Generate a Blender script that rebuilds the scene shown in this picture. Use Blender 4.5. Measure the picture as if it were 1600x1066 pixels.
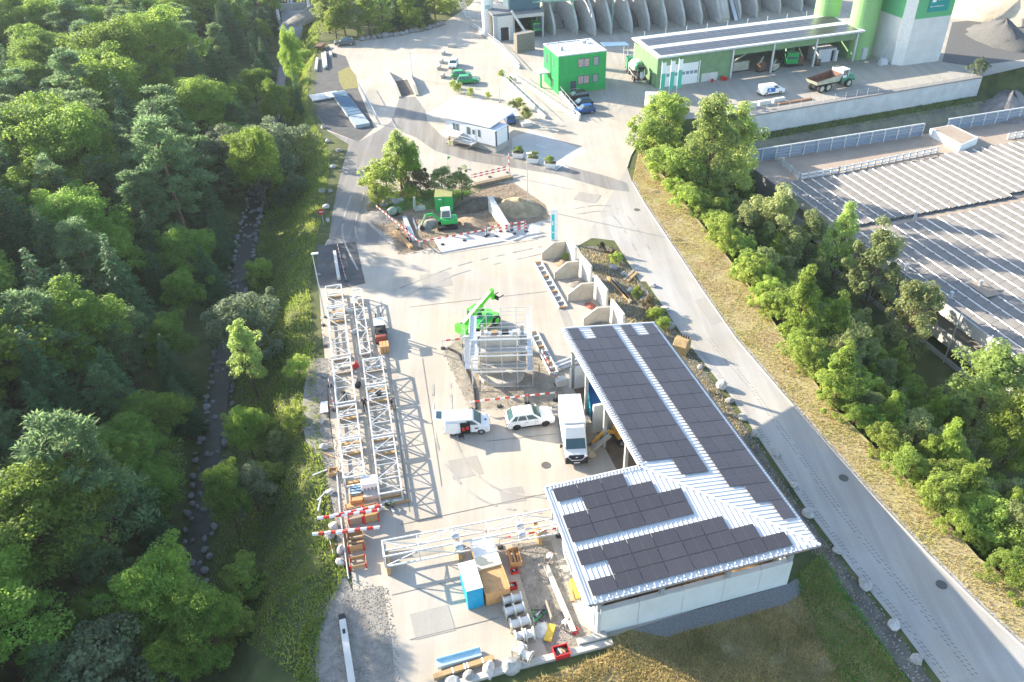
import bpy, bmesh, math, random
import numpy as np
from mathutils import Vector, Matrix
for o in list(bpy.data.objects): bpy.data.objects.remove(o)
SC = bpy.context.scene
COL = SC.collection
R = math.radians
random.seed(7); RNG = np.random.default_rng(7)
# ---------------------------------------------------------------- camera
F = 1244.0; PITCH = R(36.08); ROLL = R(-2.09); CH = 52.0
_c, _s, _cr, _sr = math.cos(PITCH), math.sin(PITCH), math.cos(ROLL), math.sin(ROLL)
_RM = np.array([[_cr, -_sr, 0], [_sr, _cr, 0], [0, 0, 1]])
_dn = _RM @ np.array([0, _c, _s]); _fw = _RM @ np.array([0, -_s, _c]); _rt = _RM @ np.array([1, 0, 0.])
def G(px, py, z=0.0):
    """photo pixel -> point at height z (metres)"""
    d = np.array([(px - 800) / F, (py - 533) / F, 1.0])
    r = np.array([d @ _rt, d @ _fw, -(d @ _dn)])
    t = (z - CH) / r[2]
    return Vector((r[0] * t, r[1] * t, z))
cam = bpy.data.cameras.new('camera'); co = bpy.data.objects.new('camera', cam); COL.objects.link(co)
ax = [Vector((_rt[i], _fw[i], -_dn[i])) for i in range(3)]
m = Matrix.Identity(4)
for i in range(3):
    m[i][0] = ax[0][i]; m[i][1] = -ax[1][i]; m[i][2] = -ax[2][i]
m.translation = Vector((0, 0, CH)); co.matrix_world = m
cam.sensor_width = 36; cam.lens = F / 1600 * 36; cam.clip_end = 3000; cam.clip_start = 0.5
SC.camera = co
# ---------------------------------------------------------------- sky, sun, exposure
SUN_AZ, SUN_EL = 120.0, 20.0          # direction the shadows fall to, elevation
w = bpy.data.worlds.new('World'); SC.world = w; w.use_nodes = True
nt = w.node_tree; nt.nodes.clear()
sky = nt.nodes.new('ShaderNodeTexSky'); sky.sky_type = 'NISHITA'; sky.sun_disc = False
sky.sun_elevation = R(SUN_EL); sky.sun_rotation = R(SUN_AZ + 180); sky.air_density = 1.0; sky.dust_density = 1.2; sky.altitude = 500
bg = nt.nodes.new('ShaderNodeBackground'); bg.inputs[1].default_value = 0.15
ow = nt.nodes.new('ShaderNodeOutputWorld')
nt.links.new(sky.outputs[0], bg.inputs[0]); nt.links.new(bg.outputs[0], ow.inputs[0])
sl = bpy.data.lights.new('sun', 'SUN'); sl.energy = 5.0; sl.angle = R(0.5); sl.color = (1.0, 0.89, 0.72)
so = bpy.data.objects.new('sun', sl); COL.objects.link(so)
sd = Vector((math.sin(R(SUN_AZ)) * math.cos(R(SUN_EL)), math.cos(R(SUN_AZ)) * math.cos(R(SUN_EL)), -math.sin(R(SUN_EL))))
so.rotation_euler = sd.to_track_quat('-Z', 'Y').to_euler(); so.location = (-60, 120, 90)
SC.view_settings.view_transform = 'Standard'; SC.view_settings.look = 'None'
SC.view_settings.exposure = 1.72; SC.view_settings.gamma = 1.0; SC.view_settings.use_curve_mapping = False
SC.render.engine = 'CYCLES'
SC.cycles.max_bounces = 5; SC.cycles.diffuse_bounces = 3; SC.cycles.glossy_bounces = 2; SC.cycles.transmission_bounces = 3; SC.cycles.volume_bounces = 0; SC.cycles.transparent_max_bounces = 4
# ---------------------------------------------------------------- helpers
class MB:
    """collects shapes, builds ONE mesh object"""
    def __init__(s): s.v = []; s.f = []
    def add(s, vs, fs):
        n = len(s.v); s.v += [tuple(p) for p in vs]; s.f += [tuple(i + n for i in f) for f in fs]; return s
    def box(s, x0, y0, z0, x1, y1, z1):
        return s.add([(x0,y0,z0),(x1,y0,z0),(x1,y1,z0),(x0,y1,z0),(x0,y0,z1),(x1,y0,z1),(x1,y1,z1),(x0,y1,z1)],
                     [(3,2,1,0),(4,5,6,7),(0,1,5,4),(1,2,6,5),(2,3,7,6),(3,0,4,7)])
    def cbox(s, cx, cy, cz, sx, sy, sz, rz=0.0):
        c, n = math.cos(rz), math.sin(rz); vs = []
        for z in (cz - sz/2, cz + sz/2):
            for x, y in ((-sx/2,-sy/2),(sx/2,-sy/2),(sx/2,sy/2),(-sx/2,sy/2)):
                vs.append((cx + x*c - y*n, cy + x*n + y*c, z))
        return s.add(vs, [(3,2,1,0),(4,5,6,7),(0,1,5,4),(1,2,6,5),(2,3,7,6),(3,0,4,7)])
    def bar(s, p, q, w, h=None):
        h = h or w; p = Vector(p); q = Vector(q); d = (q - p)
        if d.length < 1e-6: return s
        d.normalize(); up = Vector((0,0,1)) if abs(d.z) < .95 else Vector((1,0,0))
        a = d.cross(up).normalized() * (w/2); b = a.cross(d).normalized() * (h/2)
        return s.add([p-a-b, p+a-b, p+a+b, p-a+b, q-a-b, q+a-b, q+a+b, q-a+b],
                     [(0,1,2,3),(7,6,5,4),(4,5,1,0),(5,6,2,1),(6,7,3,2),(7,4,0,3)])
    def tube(s, p, q, r, n=8, r2=None, cap=True):
        p = Vector(p); q = Vector(q); r2 = r if r2 is None else r2
        d = (q - p).normalized(); up = Vector((0,0,1)) if abs(d.z) < .95 else Vector((1,0,0))
        a = d.cross(up).normalized(); b = d.cross(a)
        vs = []
        for c, rr in ((p, r), (q, r2)):
            for i in range(n):
                t = 2*math.pi*i/n; vs.append(c + a*(math.cos(t)*rr) + b*(math.sin(t)*rr))
        fs = [(i, (i+1) % n, n + (i+1) % n, n + i) for i in range(n)]
        if cap: fs += [tuple(range(n-1, -1, -1)), tuple(range(n, 2*n))]
        return s.add(vs, fs)
    def path(s, pts, r, n=6):
        for a, b in zip(pts, pts[1:]): s.tube(a, b, r, n)
        return s
    def ext(s, poly, axis, a, b):
        def P(u, v, t): return (u, t, v) if axis == 'y' else ((t, u, v) if axis == 'x' else (u, v, t))
        n = len(poly); vs = [P(u, v, a) for u, v in poly] + [P(u, v, b) for u, v in poly]
        return s.add(vs, [tuple(range(n)), tuple(range(2*n-1, n-1, -1))] + [(i, n+i, n+(i+1) % n, (i+1) % n) for i in range(n)])
    def quad(s, *p): return s.add(p, [tuple(range(len(p)))])
    def frust(s, b, t, zb, zt):
        """b,t = (x0,y0,x1,y1) rectangles"""
        return s.add([(b[0],b[1],zb),(b[2],b[1],zb),(b[2],b[3],zb),(b[0],b[3],zb),(t[0],t[1],zt),(t[2],t[1],zt),(t[2],t[3],zt),(t[0],t[3],zt)],
                     [(3,2,1,0),(4,5,6,7),(0,1,5,4),(1,2,6,5),(2,3,7,6),(3,0,4,7)])
    def lathe(s, prof, c=(0,0,0), n=12, axis='z'):
        vs = []
        for r, h in prof:
            for i in range(n):
                t = 2*math.pi*i/n; x, y = r*math.cos(t), r*math.sin(t)
                q = (x, y, h) if axis == 'z' else ((h, x, y) if axis == 'x' else (x, h, y))
                vs.append((q[0]+c[0], q[1]+c[1], q[2]+c[2]))
        fs = []
        for k in range(len(prof)-1):
            for i in range(n): fs.append((k*n+i, k*n+(i+1) % n, (k+1)*n+(i+1) % n, (k+1)*n+i))
        fs += [tuple(range(n-1, -1, -1)), tuple(range((len(prof)-1)*n, len(prof)*n))]
        return s.add(vs, fs)
    def mesh(s, name, mat, smooth=False):
        me = bpy.data.meshes.new(name); me.from_pydata(s.v, [], s.f)
        bm = bmesh.new(); bm.from_mesh(me); bmesh.ops.recalc_face_normals(bm, faces=bm.faces); bm.to_mesh(me); bm.free()
        if smooth: me.polygons.foreach_set('use_smooth', [True]*len(me.polygons))
        if mat: me.materials.append(mat)
        return me
    def build(s, name, mat, parent=None, bevel=0, smooth=False, seg=2):
        return ob(name, s.mesh(name, mat, smooth), parent, bevel, seg)
def ob(name, me, parent=None, bevel=0, seg=2):
    o = bpy.data.objects.new(name, me); COL.objects.link(o)
    if parent: o.parent = parent
    if bevel:
        b = o.modifiers.new('bevel', 'BEVEL'); b.width = bevel; b.segments = seg; b.limit_method = 'ANGLE'; b.angle_limit = R(30)
    return o
def tag(o, label, cat, group=None):
    o['label'] = label; o['category'] = cat
    if group: o['group'] = group
    return o
def thing(name, label, cat, loc=(0,0,0), rz=0.0, group=None):
    o = bpy.data.objects.new(name, None); COL.objects.link(o); o.empty_display_size = .3
    o.location = loc; o.rotation_euler = (0,0,rz)
    return tag(o, label, cat, group)
def solo(mb, name, mat, label, cat, loc=(0,0,0), rz=0.0, group=None, bevel=0, smooth=False):
    o = mb.build(name, mat, None, bevel, smooth); o.location = loc; o.rotation_euler = (0,0,rz)
    return tag(o, label, cat, group)
def dup(root, loc, rz, label=None, group=None, sc=None):
    r = root.copy(); COL.objects.link(r); r.location = loc; r.rotation_euler = (0,0,rz)
    if sc: r.scale = (sc,sc,sc) if not hasattr(sc, '__len__') else sc
    if label: r['label'] = label
    if group: r['group'] = group
    for ch in list(root.children):
        c = ch.copy(); COL.objects.link(c); c.parent = r
        for g in ch.children:
            d = g.copy(); COL.objects.link(d); d.parent = c
    return r
def struct(o): o['kind'] = 'structure'; return o
def stuff(o): o['kind'] = 'stuff'; return o
def ang(p, q): return math.atan2(q.y - p.y, q.x - p.x)
def lerp(a, b, t): return a + (b - a) * t
ORD = 'first second third fourth fifth sixth seventh eighth ninth tenth eleventh twelfth thirteenth fourteenth fifteenth sixteenth seventeenth eighteenth nineteenth twentieth'.split()
# ---------------------------------------------------------------- materials
_MC = {}
def mat(name, col, rough=.7, metal=0.0, var=.12, scale=3.0, bump=0.0, col2=None, spec=.3, detail=5, bscale=None, obj=0.0, trans=0.0, wave=None, alpha=None):
    if name in _MC: return _MC[name]
    m = bpy.data.materials.new(name); m.use_nodes = True; t = m.node_tree; b = t.nodes['Principled BSDF']
    b.inputs['Roughness'].default_value = rough; b.inputs['Metallic'].default_value = metal
    b.inputs['Specular IOR Level'].default_value = spec
    tc = t.nodes.new('ShaderNodeTexCoord'); src = tc.outputs['Object']
    n = t.nodes.new('ShaderNodeTexNoise'); n.inputs['Scale'].default_value = scale; n.inputs['Detail'].default_value = detail; n.inputs['Roughness'].default_value = .62
    t.links.new(src, n.inputs['Vector'])
    r = t.nodes.new('ShaderNodeValToRGB'); r.color_ramp.elements[0].position = .3; r.color_ramp.elements[1].position = .7
    c1 = [max(0, c*(1-var)) for c in col]; c2 = list(col2) if col2 else [min(1, c*(1+var)) for c in col]
    r.color_ramp.elements[0].color = (*c1, 1); r.color_ramp.elements[1].color = (*c2, 1)
    t.links.new(n.outputs['Fac'], r.inputs['Fac'])
    out = r.outputs['Color']
    if obj:
        oi = t.nodes.new('ShaderNodeObjectInfo'); hs = t.nodes.new('ShaderNodeHueSaturation')
        mr = t.nodes.new('ShaderNodeMapRange'); mr.inputs['To Min'].default_value = 1-obj; mr.inputs['To Max'].default_value = 1+obj
        t.links.new(oi.outputs['Random'], mr.inputs['Value']); t.links.new(mr.outputs[0], hs.inputs['Value'])
        mh = t.nodes.new('ShaderNodeMapRange'); mh.inputs['To Min'].default_value = .5-.05*obj; mh.inputs['To Max'].default_value = .5+.05*obj
        mu = t.nodes.new('ShaderNodeMath'); mu.operation = 'FRACT'; mm = t.nodes.new('ShaderNodeMath'); mm.operation = 'MULTIPLY'; mm.inputs[1].default_value = 7.31
        t.links.new(oi.outputs['Random'], mm.inputs[0]); t.links.new(mm.outputs[0], mu.inputs[0]); t.links.new(mu.outputs[0], mh.inputs['Value'])
        t.links.new(mh.outputs[0], hs.inputs['Hue']); t.links.new(out, hs.inputs['Color']); out = hs.outputs['Color']
    t.links.new(out, b.inputs['Base Color'])
    if bump or wave:
        bp = t.nodes.new('ShaderNodeBump'); bp.inputs['Strength'].default_value = bump or .5
        if wave:
            wv = t.nodes.new('ShaderNodeTexWave'); wv.bands_direction = wave[0]; wv.inputs['Scale'].default_value = wave[1]; bp.inputs['Distance'].default_value = wave[2]
            t.links.new(src, wv.inputs['Vector']); t.links.new(wv.outputs['Fac'], bp.inputs['Height'])
        else:
            n2 = t.nodes.new('ShaderNodeTexNoise'); n2.inputs['Scale'].default_value = bscale or scale*6; n2.inputs['Detail'].default_value = 6
            bp.inputs['Distance'].default_value = .05
            t.links.new(src, n2.inputs['Vector']); t.links.new(n2.outputs['Fac'], bp.inputs['Height'])
        t.links.new(bp.outputs[0], b.inputs['Normal'])
    if trans:
        o = t.nodes['Material Output']; tr = t.nodes.new('ShaderNodeBsdfTranslucent'); mx = t.nodes.new('ShaderNodeMixShader'); mx.inputs[0].default_value = trans
        hv = t.nodes.new('ShaderNodeHueSaturation'); hv.inputs['Value'].default_value = 1.9; hv.inputs['Hue'].default_value = .475
        t.links.new(out, hv.inputs['Color']); t.links.new(hv.outputs[0], tr.inputs['Color'])
        t.links.new(b.outputs[0], mx.inputs[1]); t.links.new(tr.outputs[0], mx.inputs[2]); t.links.new(mx.outputs[0], o.inputs['Surface'])
    if alpha is not None: b.inputs['Alpha'].default_value = alpha
    _MC[name] = m
    return m
def bands(name, stops, axis='x', rough=.6, period=None):
    """constant colour bands along an object axis (painted stripes)"""
    if name in _MC: return _MC[name]
    m = bpy.data.materials.new(name); m.use_nodes = True; t = m.node_tree; b = t.nodes['Principled BSDF']; b.inputs['Roughness'].default_value = rough
    tc = t.nodes.new('ShaderNodeTexCoord'); sp = t.nodes.new('ShaderNodeSeparateXYZ'); t.links.new(tc.outputs['Object'], sp.inputs[0])
    v = sp.outputs['XYZ'.index(axis.upper())]
    mu = t.nodes.new('ShaderNodeMath'); mu.operation = 'MULTIPLY'; mu.inputs[1].default_value = 1.0/(period or 1.0); t.links.new(v, mu.inputs[0]); v = mu.outputs[0]
    if period:
        fr = t.nodes.new('ShaderNodeMath'); fr.operation = 'FRACT'; t.links.new(v, fr.inputs[0]); v = fr.outputs[0]
    r = t.nodes.new('ShaderNodeValToRGB'); r.color_ramp.interpolation = 'CONSTANT'
    for i, (p, c) in enumerate(stops):
        e = r.color_ramp.elements[i] if i < 2 else r.color_ramp.elements.new(p)
        e.position = p; e.color = (*c, 1)
    t.links.new(v, r.inputs[0]); t.links.new(r.outputs[0], b.inputs['Base Color'])
    _MC[name] = m
    return m
def pave(name, base, stain=.8, track=.93, crack=.95, ang_=0.0, rough=.88):
    """worn pavement: broad blotches, stretched wheel tracks, oil spots, hairline cracks, grit"""
    m = bpy.data.materials.new(name); m.use_nodes = True; t = m.node_tree; b = t.nodes['Principled BSDF']; b.inputs['Roughness'].default_value = rough; b.inputs['Specular IOR Level'].default_value = .25
    tc = t.nodes.new('ShaderNodeTexCoord')
    def noise(sc, det, vec=None, ro=.6):
        n = t.nodes.new('ShaderNodeTexNoise'); n.inputs['Scale'].default_value = sc; n.inputs['Detail'].default_value = det; n.inputs['Roughness'].default_value = ro
        t.links.new(vec or tc.outputs['Object'], n.inputs['Vector']); return n.outputs['Fac']
    def rng_(v, a, b_, lo, hi):
        r = t.nodes.new('ShaderNodeMapRange'); r.inputs[1].default_value = a; r.inputs[2].default_value = b_; r.inputs[3].default_value = lo; r.inputs[4].default_value = hi; t.links.new(v, r.inputs[0]); return r.outputs[0]
    def mul(x, y):
        n = t.nodes.new('ShaderNodeMath'); n.operation = 'MULTIPLY'; t.links.new(x, n.inputs[0]); t.links.new(y, n.inputs[1]); return n.outputs[0]
    mp = t.nodes.new('ShaderNodeMapping'); mp.inputs['Rotation'].default_value = (0,0,ang_); mp.inputs['Scale'].default_value = (.9,.045,1); t.links.new(tc.outputs['Object'], mp.inputs['Vector'])
    vo = t.nodes.new('ShaderNodeTexVoronoi'); vo.feature = 'DISTANCE_TO_EDGE'; vo.inputs['Scale'].default_value = .16; vo.inputs['Randomness'].default_value = .9
    dn = t.nodes.new('ShaderNodeMapping'); t.links.new(tc.outputs['Object'], dn.inputs['Vector']); t.links.new(dn.outputs[0], vo.inputs['Vector'])
    f = mul(rng_(noise(.07,8), .3, .7, .84, 1.1), rng_(noise(9,6), .25, .75, .9, 1.08))
    f = mul(f, rng_(noise(1.0,5,mp.outputs[0]), .42, .62, track, 1.04)); f = mul(f, rng_(noise(.45,7,None,.7), .62, .74, 1.0, stain)); f = mul(f, rng_(vo.outputs['Distance'], .0, .008, crack, 1.0))
    mx = t.nodes.new('ShaderNodeMix'); mx.data_type = 'RGBA'; mx.blend_type = 'MULTIPLY'; mx.inputs['Factor'].default_value = 1.0
    r = t.nodes.new('ShaderNodeValToRGB'); r.color_ramp.elements[0].position = .35; r.color_ramp.elements[1].position = .65; r.color_ramp.elements[0].color = (*base,1); r.color_ramp.elements[1].color = (base[0]*1.02, base[1]*.97, base[2]*.88, 1); t.links.new(noise(.18,6), r.inputs[0])
    cb = t.nodes.new('ShaderNodeCombineColor')
    for k in range(3): t.links.new(f, cb.inputs[k])
    t.links.new(r.outputs[0], mx.inputs[6]); t.links.new(cb.outputs[0], mx.inputs[7]); t.links.new(mx.outputs[2], b.inputs['Base Color'])
    bp = t.nodes.new('ShaderNodeBump'); bp.inputs['Strength'].default_value = .15; bp.inputs['Distance'].default_value = .03; t.links.new(noise(24,5), bp.inputs['Height']); t.links.new(bp.outputs[0], b.inputs['Normal'])
    _MC[name] = m; return m
CONC = mat('concrete', (.46,.43,.38), .85, var=.14, scale=.6, bump=.15, bscale=14)
CONCL = mat('pale_concrete', (.60,.58,.53), .85, var=.1, scale=.7, bump=.12, bscale=12)
WHITE = mat('white_paint', (.78,.78,.76), .5, var=.04)
GALV = mat('galvanised_steel', (.62,.64,.66), .45, .55, var=.12, scale=5)
STEELW = mat('pale_painted_steel', (.52,.535,.54), .55, .0, var=.22, scale=2.5)
DARK = mat('dark_metal', (.035,.036,.04), .55, .3)
RUBBER = mat('tyre_rubber', (.025,.025,.027), .85)
GLASS = mat('window_glass', (.05,.10,.11), .06, spec=.8, var=.05)
WOOD = mat('raw_timber', (.42,.27,.13), .75, var=.22, scale=8)
WOODP = mat('plywood', (.55,.30,.13), .65, var=.16, scale=2.5)
RED = mat('red_paint', (.55,.03,.03), .5)
GREENP = mat('bright_green_cladding', (.03,.40,.10), .55, var=.14, scale=.8, wave=('X', 2.2, .05), bump=.6)
GREENM = mat('machine_green', (.02,.36,.08), .4, var=.08)
LIMEG = mat('lime_green_paint', (.12,.62,.05), .4, var=.08)
GREEND = mat('muted_green_cladding', (.19,.31,.16), .6, var=.15, scale=.6, wave=('X', 2.2, .05), bump=.6)
GRAVEL = mat('gravel', (.25,.23,.20), .95, var=.35, scale=1.1, bump=.7, bscale=26, detail=12)
DIRT = mat('bare_earth', (.25,.19,.13), .95, var=.3, scale=1.2, bump=.6, bscale=9)
ROCK = mat('grey_rock', (.22,.21,.20), .9, var=.3, scale=2.2, bump=.5, obj=.25)
ROCKP = mat('pale_rock', (.40,.38,.35), .9, var=.3, scale=1.6, bump=.6, obj=.3)
RW = bands('red_white_bands', [(0,(.75,.75,.73)),(.5,(.60,.05,.03))], 'x', .5, 1.0)
# ================================================================ the ground
YE = [G(*p) for p in [(470,1066),(470,1000),(490,940),(530,885),(522,800),(512,720),(500,600),(492,520),(488,440),(496,385),(508,330),(515,280),(520,240),(500,205),(482,160),(486,110),(498,80),(500,40),(500,0)]]
ST = [G(*p, -5) for p in [(285,960),(300,880),(318,800),(328,720),(340,640),(350,560),(366,470),(380,400),(398,320),(422,230),(440,120),(452,30),(455,-20)]]
SHR = [G(*p) for p in [(1012,185),(1002,215),(1015,250),(1050,300),(1090,350),(1150,425),(1190,480),(1240,560),(1300,640),(1380,720),(1450,790),(1530,880),(1600,940),(1700,1040)]]
WT0, WT1 = G(1160,183), G(1532,121)
def pinterp(P, key, val, k):
    P = sorted(P, key=lambda p: p[key]); return np.interp(k, [p[key] for p in P], [p[val] for p in P])
wdir = (WT1 - WT0).normalized(); wnor = Vector((wdir.y, -wdir.x, 0))    # towards the camera side
def segdist(X, Y, P):
    best = np.full(X.shape, 1e9); side = np.zeros(X.shape)
    for a, b in zip(P, P[1:]):
        dx, dy = b.x-a.x, b.y-a.y; L = dx*dx+dy*dy
        t = np.clip(((X-a.x)*dx + (Y-a.y)*dy)/L, 0, 1)
        ex, ey = X-(a.x+t*dx), Y-(a.y+t*dy); d = np.hypot(ex, ey)
        s = dx*ey - dy*ex
        m = d < best; best = np.where(m, d, best); side = np.where(m, s, side)
    return best, side
def height(X, Y):
    X = np.asarray(X, float); Y = np.asarray(Y, float)
    xe = pinterp(YE, 1, 0, Y); xs = pinterp(ST, 1, 0, Y)
    h = np.zeros(X.shape)
    # bank down to the stream, forest slope beyond it
    t = np.clip((xe - 0.5 - X)/np.maximum(xe - xs - 3.0, 2.0), 0, 1)
    h -= 5.2 * (t*t*(3-2*t))
    left = np.clip(xs - 2.6 - X, 0, None)
    h += np.where(left > 0, np.minimum(.28*left, 2.2 + .06*left), 0)
    wav = .35*np.sin(X*.31+1.3)*np.sin(Y*.23) + .2*np.sin(X*.83)*np.cos(Y*.71+.6)
    h += wav*np.clip((xe-1.5-X)/5, 0, 1)*np.clip(np.abs(X-xs)/4-.4, 0, 1)
    # slope down behind the roadside shrubs
    d, sd_ = segdist(X, Y, SHR)
    dn = np.where(sd_ > 0, d, 0)
    dw = (X-WT0.x)*wnor.x + (Y-WT0.y)*wnor.y
    low = np.maximum(-np.minimum(.75*dn, 11.0), np.where(dw > -1.9, -(3.2 + .42*np.clip(dw, 0, None)), 0.0))
    low = np.where(dw <= -1.9, 0, np.maximum(low, -11.0))
    h += np.where((sd_ > 0), low, 0)
    return h
def hz(x, y): return float(height(np.array([x]), np.array([y]))[0])
def GT(px, py, dz=0.0):
    """pixel -> point on the terrain"""
    z = 0.0
    for _ in range(25):
        p = G(px, py, z); z = .5*z + .5*(hz(p.x, p.y) + dz)
    return G(px, py, z)
GRASS_D = mat('ground_grass', (.06,.085,.025), .95, var=.3, scale=.35, col2=(.12,.13,.045), bump=.6, bscale=6)
def grid_mesh(xs, ys):
    X, Y = np.meshgrid(xs, ys); Z = height(X, Y) - .03
    Z = np.where((np.abs(X) > 190) | (Y > 330), Z*.5, Z)
    v = np.stack([X, Y, Z], -1).reshape(-1, 3); nx, ny = len(xs), len(ys)
    i = np.arange((ny-1)*(nx-1)); r, c = i//(nx-1), i % (nx-1); a = r*nx+c
    me = bpy.data.meshes.new('ground'); me.from_pydata(v.tolist(), [], np.stack([a, a+1, a+nx+1, a+nx], -1).tolist())
    me.polygons.foreach_set('use_smooth', [True]*len(me.polygons)); return me
gx = np.concatenate([np.arange(-900,-200,100), np.arange(-200,180,1.25), np.arange(180,900,100)])
gy = np.concatenate([np.arange(-300,10,30), np.arange(10,330,1.25), np.arange(330,1500,100)])
gm = grid_mesh(gx, gy); gm.materials.append(GRASS_D); ground = struct(ob('ground', gm))
def sheet(name, px, z, m, kind='structure'):
    pts = [G(*p) for p in px]; me = bpy.data.meshes.new(name)
    me.from_pydata([(p.x, p.y, z) for p in pts], [], [tuple(range(len(pts)))])
    bm = bmesh.new(); bm.from_mesh(me); bmesh.ops.triangulate(bm, faces=bm.faces); bmesh.ops.recalc_face_normals(bm, faces=bm.faces)
    if bm.faces[0].normal.z < 0: bmesh.ops.reverse_faces(bm, faces=bm.faces)
    bm.to_mesh(me); bm.free(); me.materials.append(m); o = ob(name, me); o['kind'] = kind
    return o
YARDM = pave('worn_yard_asphalt', (.43,.395,.345), ang_=R(-20))
ROADM = pave('road_asphalt', (.385,.37,.345), .9, .9, .97, R(-18))
ROADL = pave('road_side_lane', (.40,.385,.36), .85, .93, .96, R(-18))
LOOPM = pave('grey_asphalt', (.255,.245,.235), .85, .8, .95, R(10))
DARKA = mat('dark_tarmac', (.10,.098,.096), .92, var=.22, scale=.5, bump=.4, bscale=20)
SLAB = mat('pale_slab', (.50,.48,.44), .85, var=.08, scale=.5)
PLANTM = pave('plant_yard', (.37,.345,.305), .75, .92, .96, R(-70))
YARD = [(747,-8),(735,8),(690,38),(640,52),(560,62),(512,70),(498,95),(492,140),(496,180),(512,205),(545,226),(530,280),(520,330),(514,372),(502,392),(498,440),(503,520),(512,600),(517,660),(524,720),(531,800),(546,860),(552,925),(598,915),(612,1000),(618,1072),(690,1072),(800,1045),(938,1001),(1215,910),(1180,800),(1100,680),(1003,560),(965,505),(930,430),(902,385),(925,372),(960,376),
        (1000,440),(1060,440),(1010,335),(988,285),(980,262),(990,235),(1006,205),(1022,188),(1090,184),(1160,181),(1300,158.5),(1532,120),(1600,100),(1700,60),(1700,-12),(1500,-12)]
sheet('yard_pavement', YARD, .0, YARDM)
sheet('plant_forecourt', [(880,170),(950,185),(1000,200),(1022,190),(1090,185),(1160,181.5),(1300,159),(1532,120.5),(1620,100),(1620,-10),(840,-10),(850,60)], .004, PLANTM)
RL = [(915,372),(960,374),(985,405),(1030,470),(1075,537),(1140,617),(1200,706),(1262,798),(1330,888),(1400,973),(1475,1072)]
RR = [(980,262),(988,285),(1008,320),(1050,383),(1100,458),(1150,530),(1220,612),(1290,692),(1370,782),(1450,867),(1530,947),(1600,1012),(1660,1072)]
sheet('road', RL + RR[::-1] + [(940,330)], .006, ROADM)
def strip(name, line, w, z, m, off=0.0):
    pts = [G(*p) for p in line]; L = []; Rr = []
    for i, p in enumerate(pts):
        d = (pts[min(i+1, len(pts)-1)] - pts[max(i-1, 0)]).normalized(); n = Vector((d.y, -d.x, 0))
        L.append(p + n*off); Rr.append(p + n*(off+w))
    mb = MB()
    for i in range(len(pts)-1):
        mb.quad((L[i].x, L[i].y, z), (L[i+1].x, L[i+1].y, z), (Rr[i+1].x, Rr[i+1].y, z), (Rr[i].x, Rr[i].y, z))
    return struct(mb.build(name, m))
strip('road_side_lane', [(940,340)]+RL[1:], -2.9, .010, ROADL, 0)
# embossed dotted bands along the side lane: small dark setts
SETT = mat('dark_sett', (.13,.125,.12), .9)
def dots(line, off, step, n0):
    pts = [G(*p) for p in line]; mb = MB(); acc = 0
    for a, b in zip(pts, pts[1:]):
        d = (b-a); L = d.length; d.normalize(); n = Vector((d.y, -d.x, 0)); t = acc
        while t < L:
            c = a + d*t + n*off
            if random.random() < .85: mb.cbox(c.x, c.y, .012, .22, .05, .012, math.atan2(d.y, d.x)+.6)
            t += step
        acc = t - L
    return mb
for of in (-.45, -.7, -2.4, -2.75):
    o = dots(RL[4:], of, .34, 0).build('sett_row', SETT); struct(o)
# rain gutter / kerb lines
KERB = mat('kerb_stone', (.42,.40,.37), .9, var=.15, scale=3)
def kerb(name, line, w, h, m=KERB):
    pts = [G(*p) for p in line]; mb = MB()
    for a, b in zip(pts, pts[1:]): mb.bar((a.x, a.y, h/2), (b.x, b.y, h/2), w, h)
    return struct(mb.build(name, m))
kerb('road_kerb', RR[1:], .12, .08)
kerb('road_kerb', [(980,262),(985,245),(1000,220),(1012,195)], .12, .10)
strip('road_edge', RR[1:], -.45, .012, mat('road_edge_band', (.36,.33,.29), .9), 0)
# the loop road on the left, weighbridge lane, aprons and dark patches
sheet('loop_road', [(512,205),(560,222),(590,205),(612,190),(620,205),(606,235),(597,262),(577,300),(571,338),(577,352),(600,372),(612,382),(560,384),(505,392),(514,372),(520,330),(530,280),(545,226)], .004, LOOPM)
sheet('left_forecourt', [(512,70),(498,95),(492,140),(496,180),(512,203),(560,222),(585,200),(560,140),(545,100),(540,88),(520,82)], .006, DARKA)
sheet('asphalt_lane', [(612,190),(624,153),(649,151),(664,172),(668,190),(690,212),(740,231),(800,243),(870,255),(950,276),(980,286),(984,300),(950,296),(870,273),(800,262),(735,252),(680,236),(650,215),(625,205)], .008, LOOPM)
sheet('weighbridge_slab', [(800,216),(830,203),(916,236),(868,266),(800,240)], .012, SLAB)
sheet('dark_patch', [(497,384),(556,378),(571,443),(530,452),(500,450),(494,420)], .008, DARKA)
sheet('dark_patch', [(572,322),(580,350),(612,372),(622,398),(655,392),(675,386),(690,396),(676,372),(800,362),(846,345),(860,342),(852,320),(802,285),(740,290),(640,300),(600,300)], .008, DIRT)
sheet('concrete_pad', [(676,372),(760,362),(846,347),(840,372),(757,382),(690,396)], .012, SLAB)
sheet('gravel_strip', [(494,1072),(492,1010),(506,958),(536,893),(552,925),(598,915),(612,1000),(618,1072)], .006, GRAVEL)
sheet('gravel_strip', [(482,560),(512,560),(512,640),(524,720),(531,800),(546,870),(532,885),(522,800),(505,720),(478,690),(470,650)], .006, GRAVEL)
sheet('gravel_strip', [(800,850),(860,845),(905,975),(955,1005),(860,1030),(838,980),(812,900)], .008, GRAVEL)
sheet('gravel_strip', [(985,984),(1062,960),(1229,914),(1247,902),(1258,925),(1225,945),(1130,972),(1040,996)], .008, mat('grey_gravel', (.22,.215,.21), .95, var=.25, scale=6, bump=.6, bscale=30))
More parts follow.
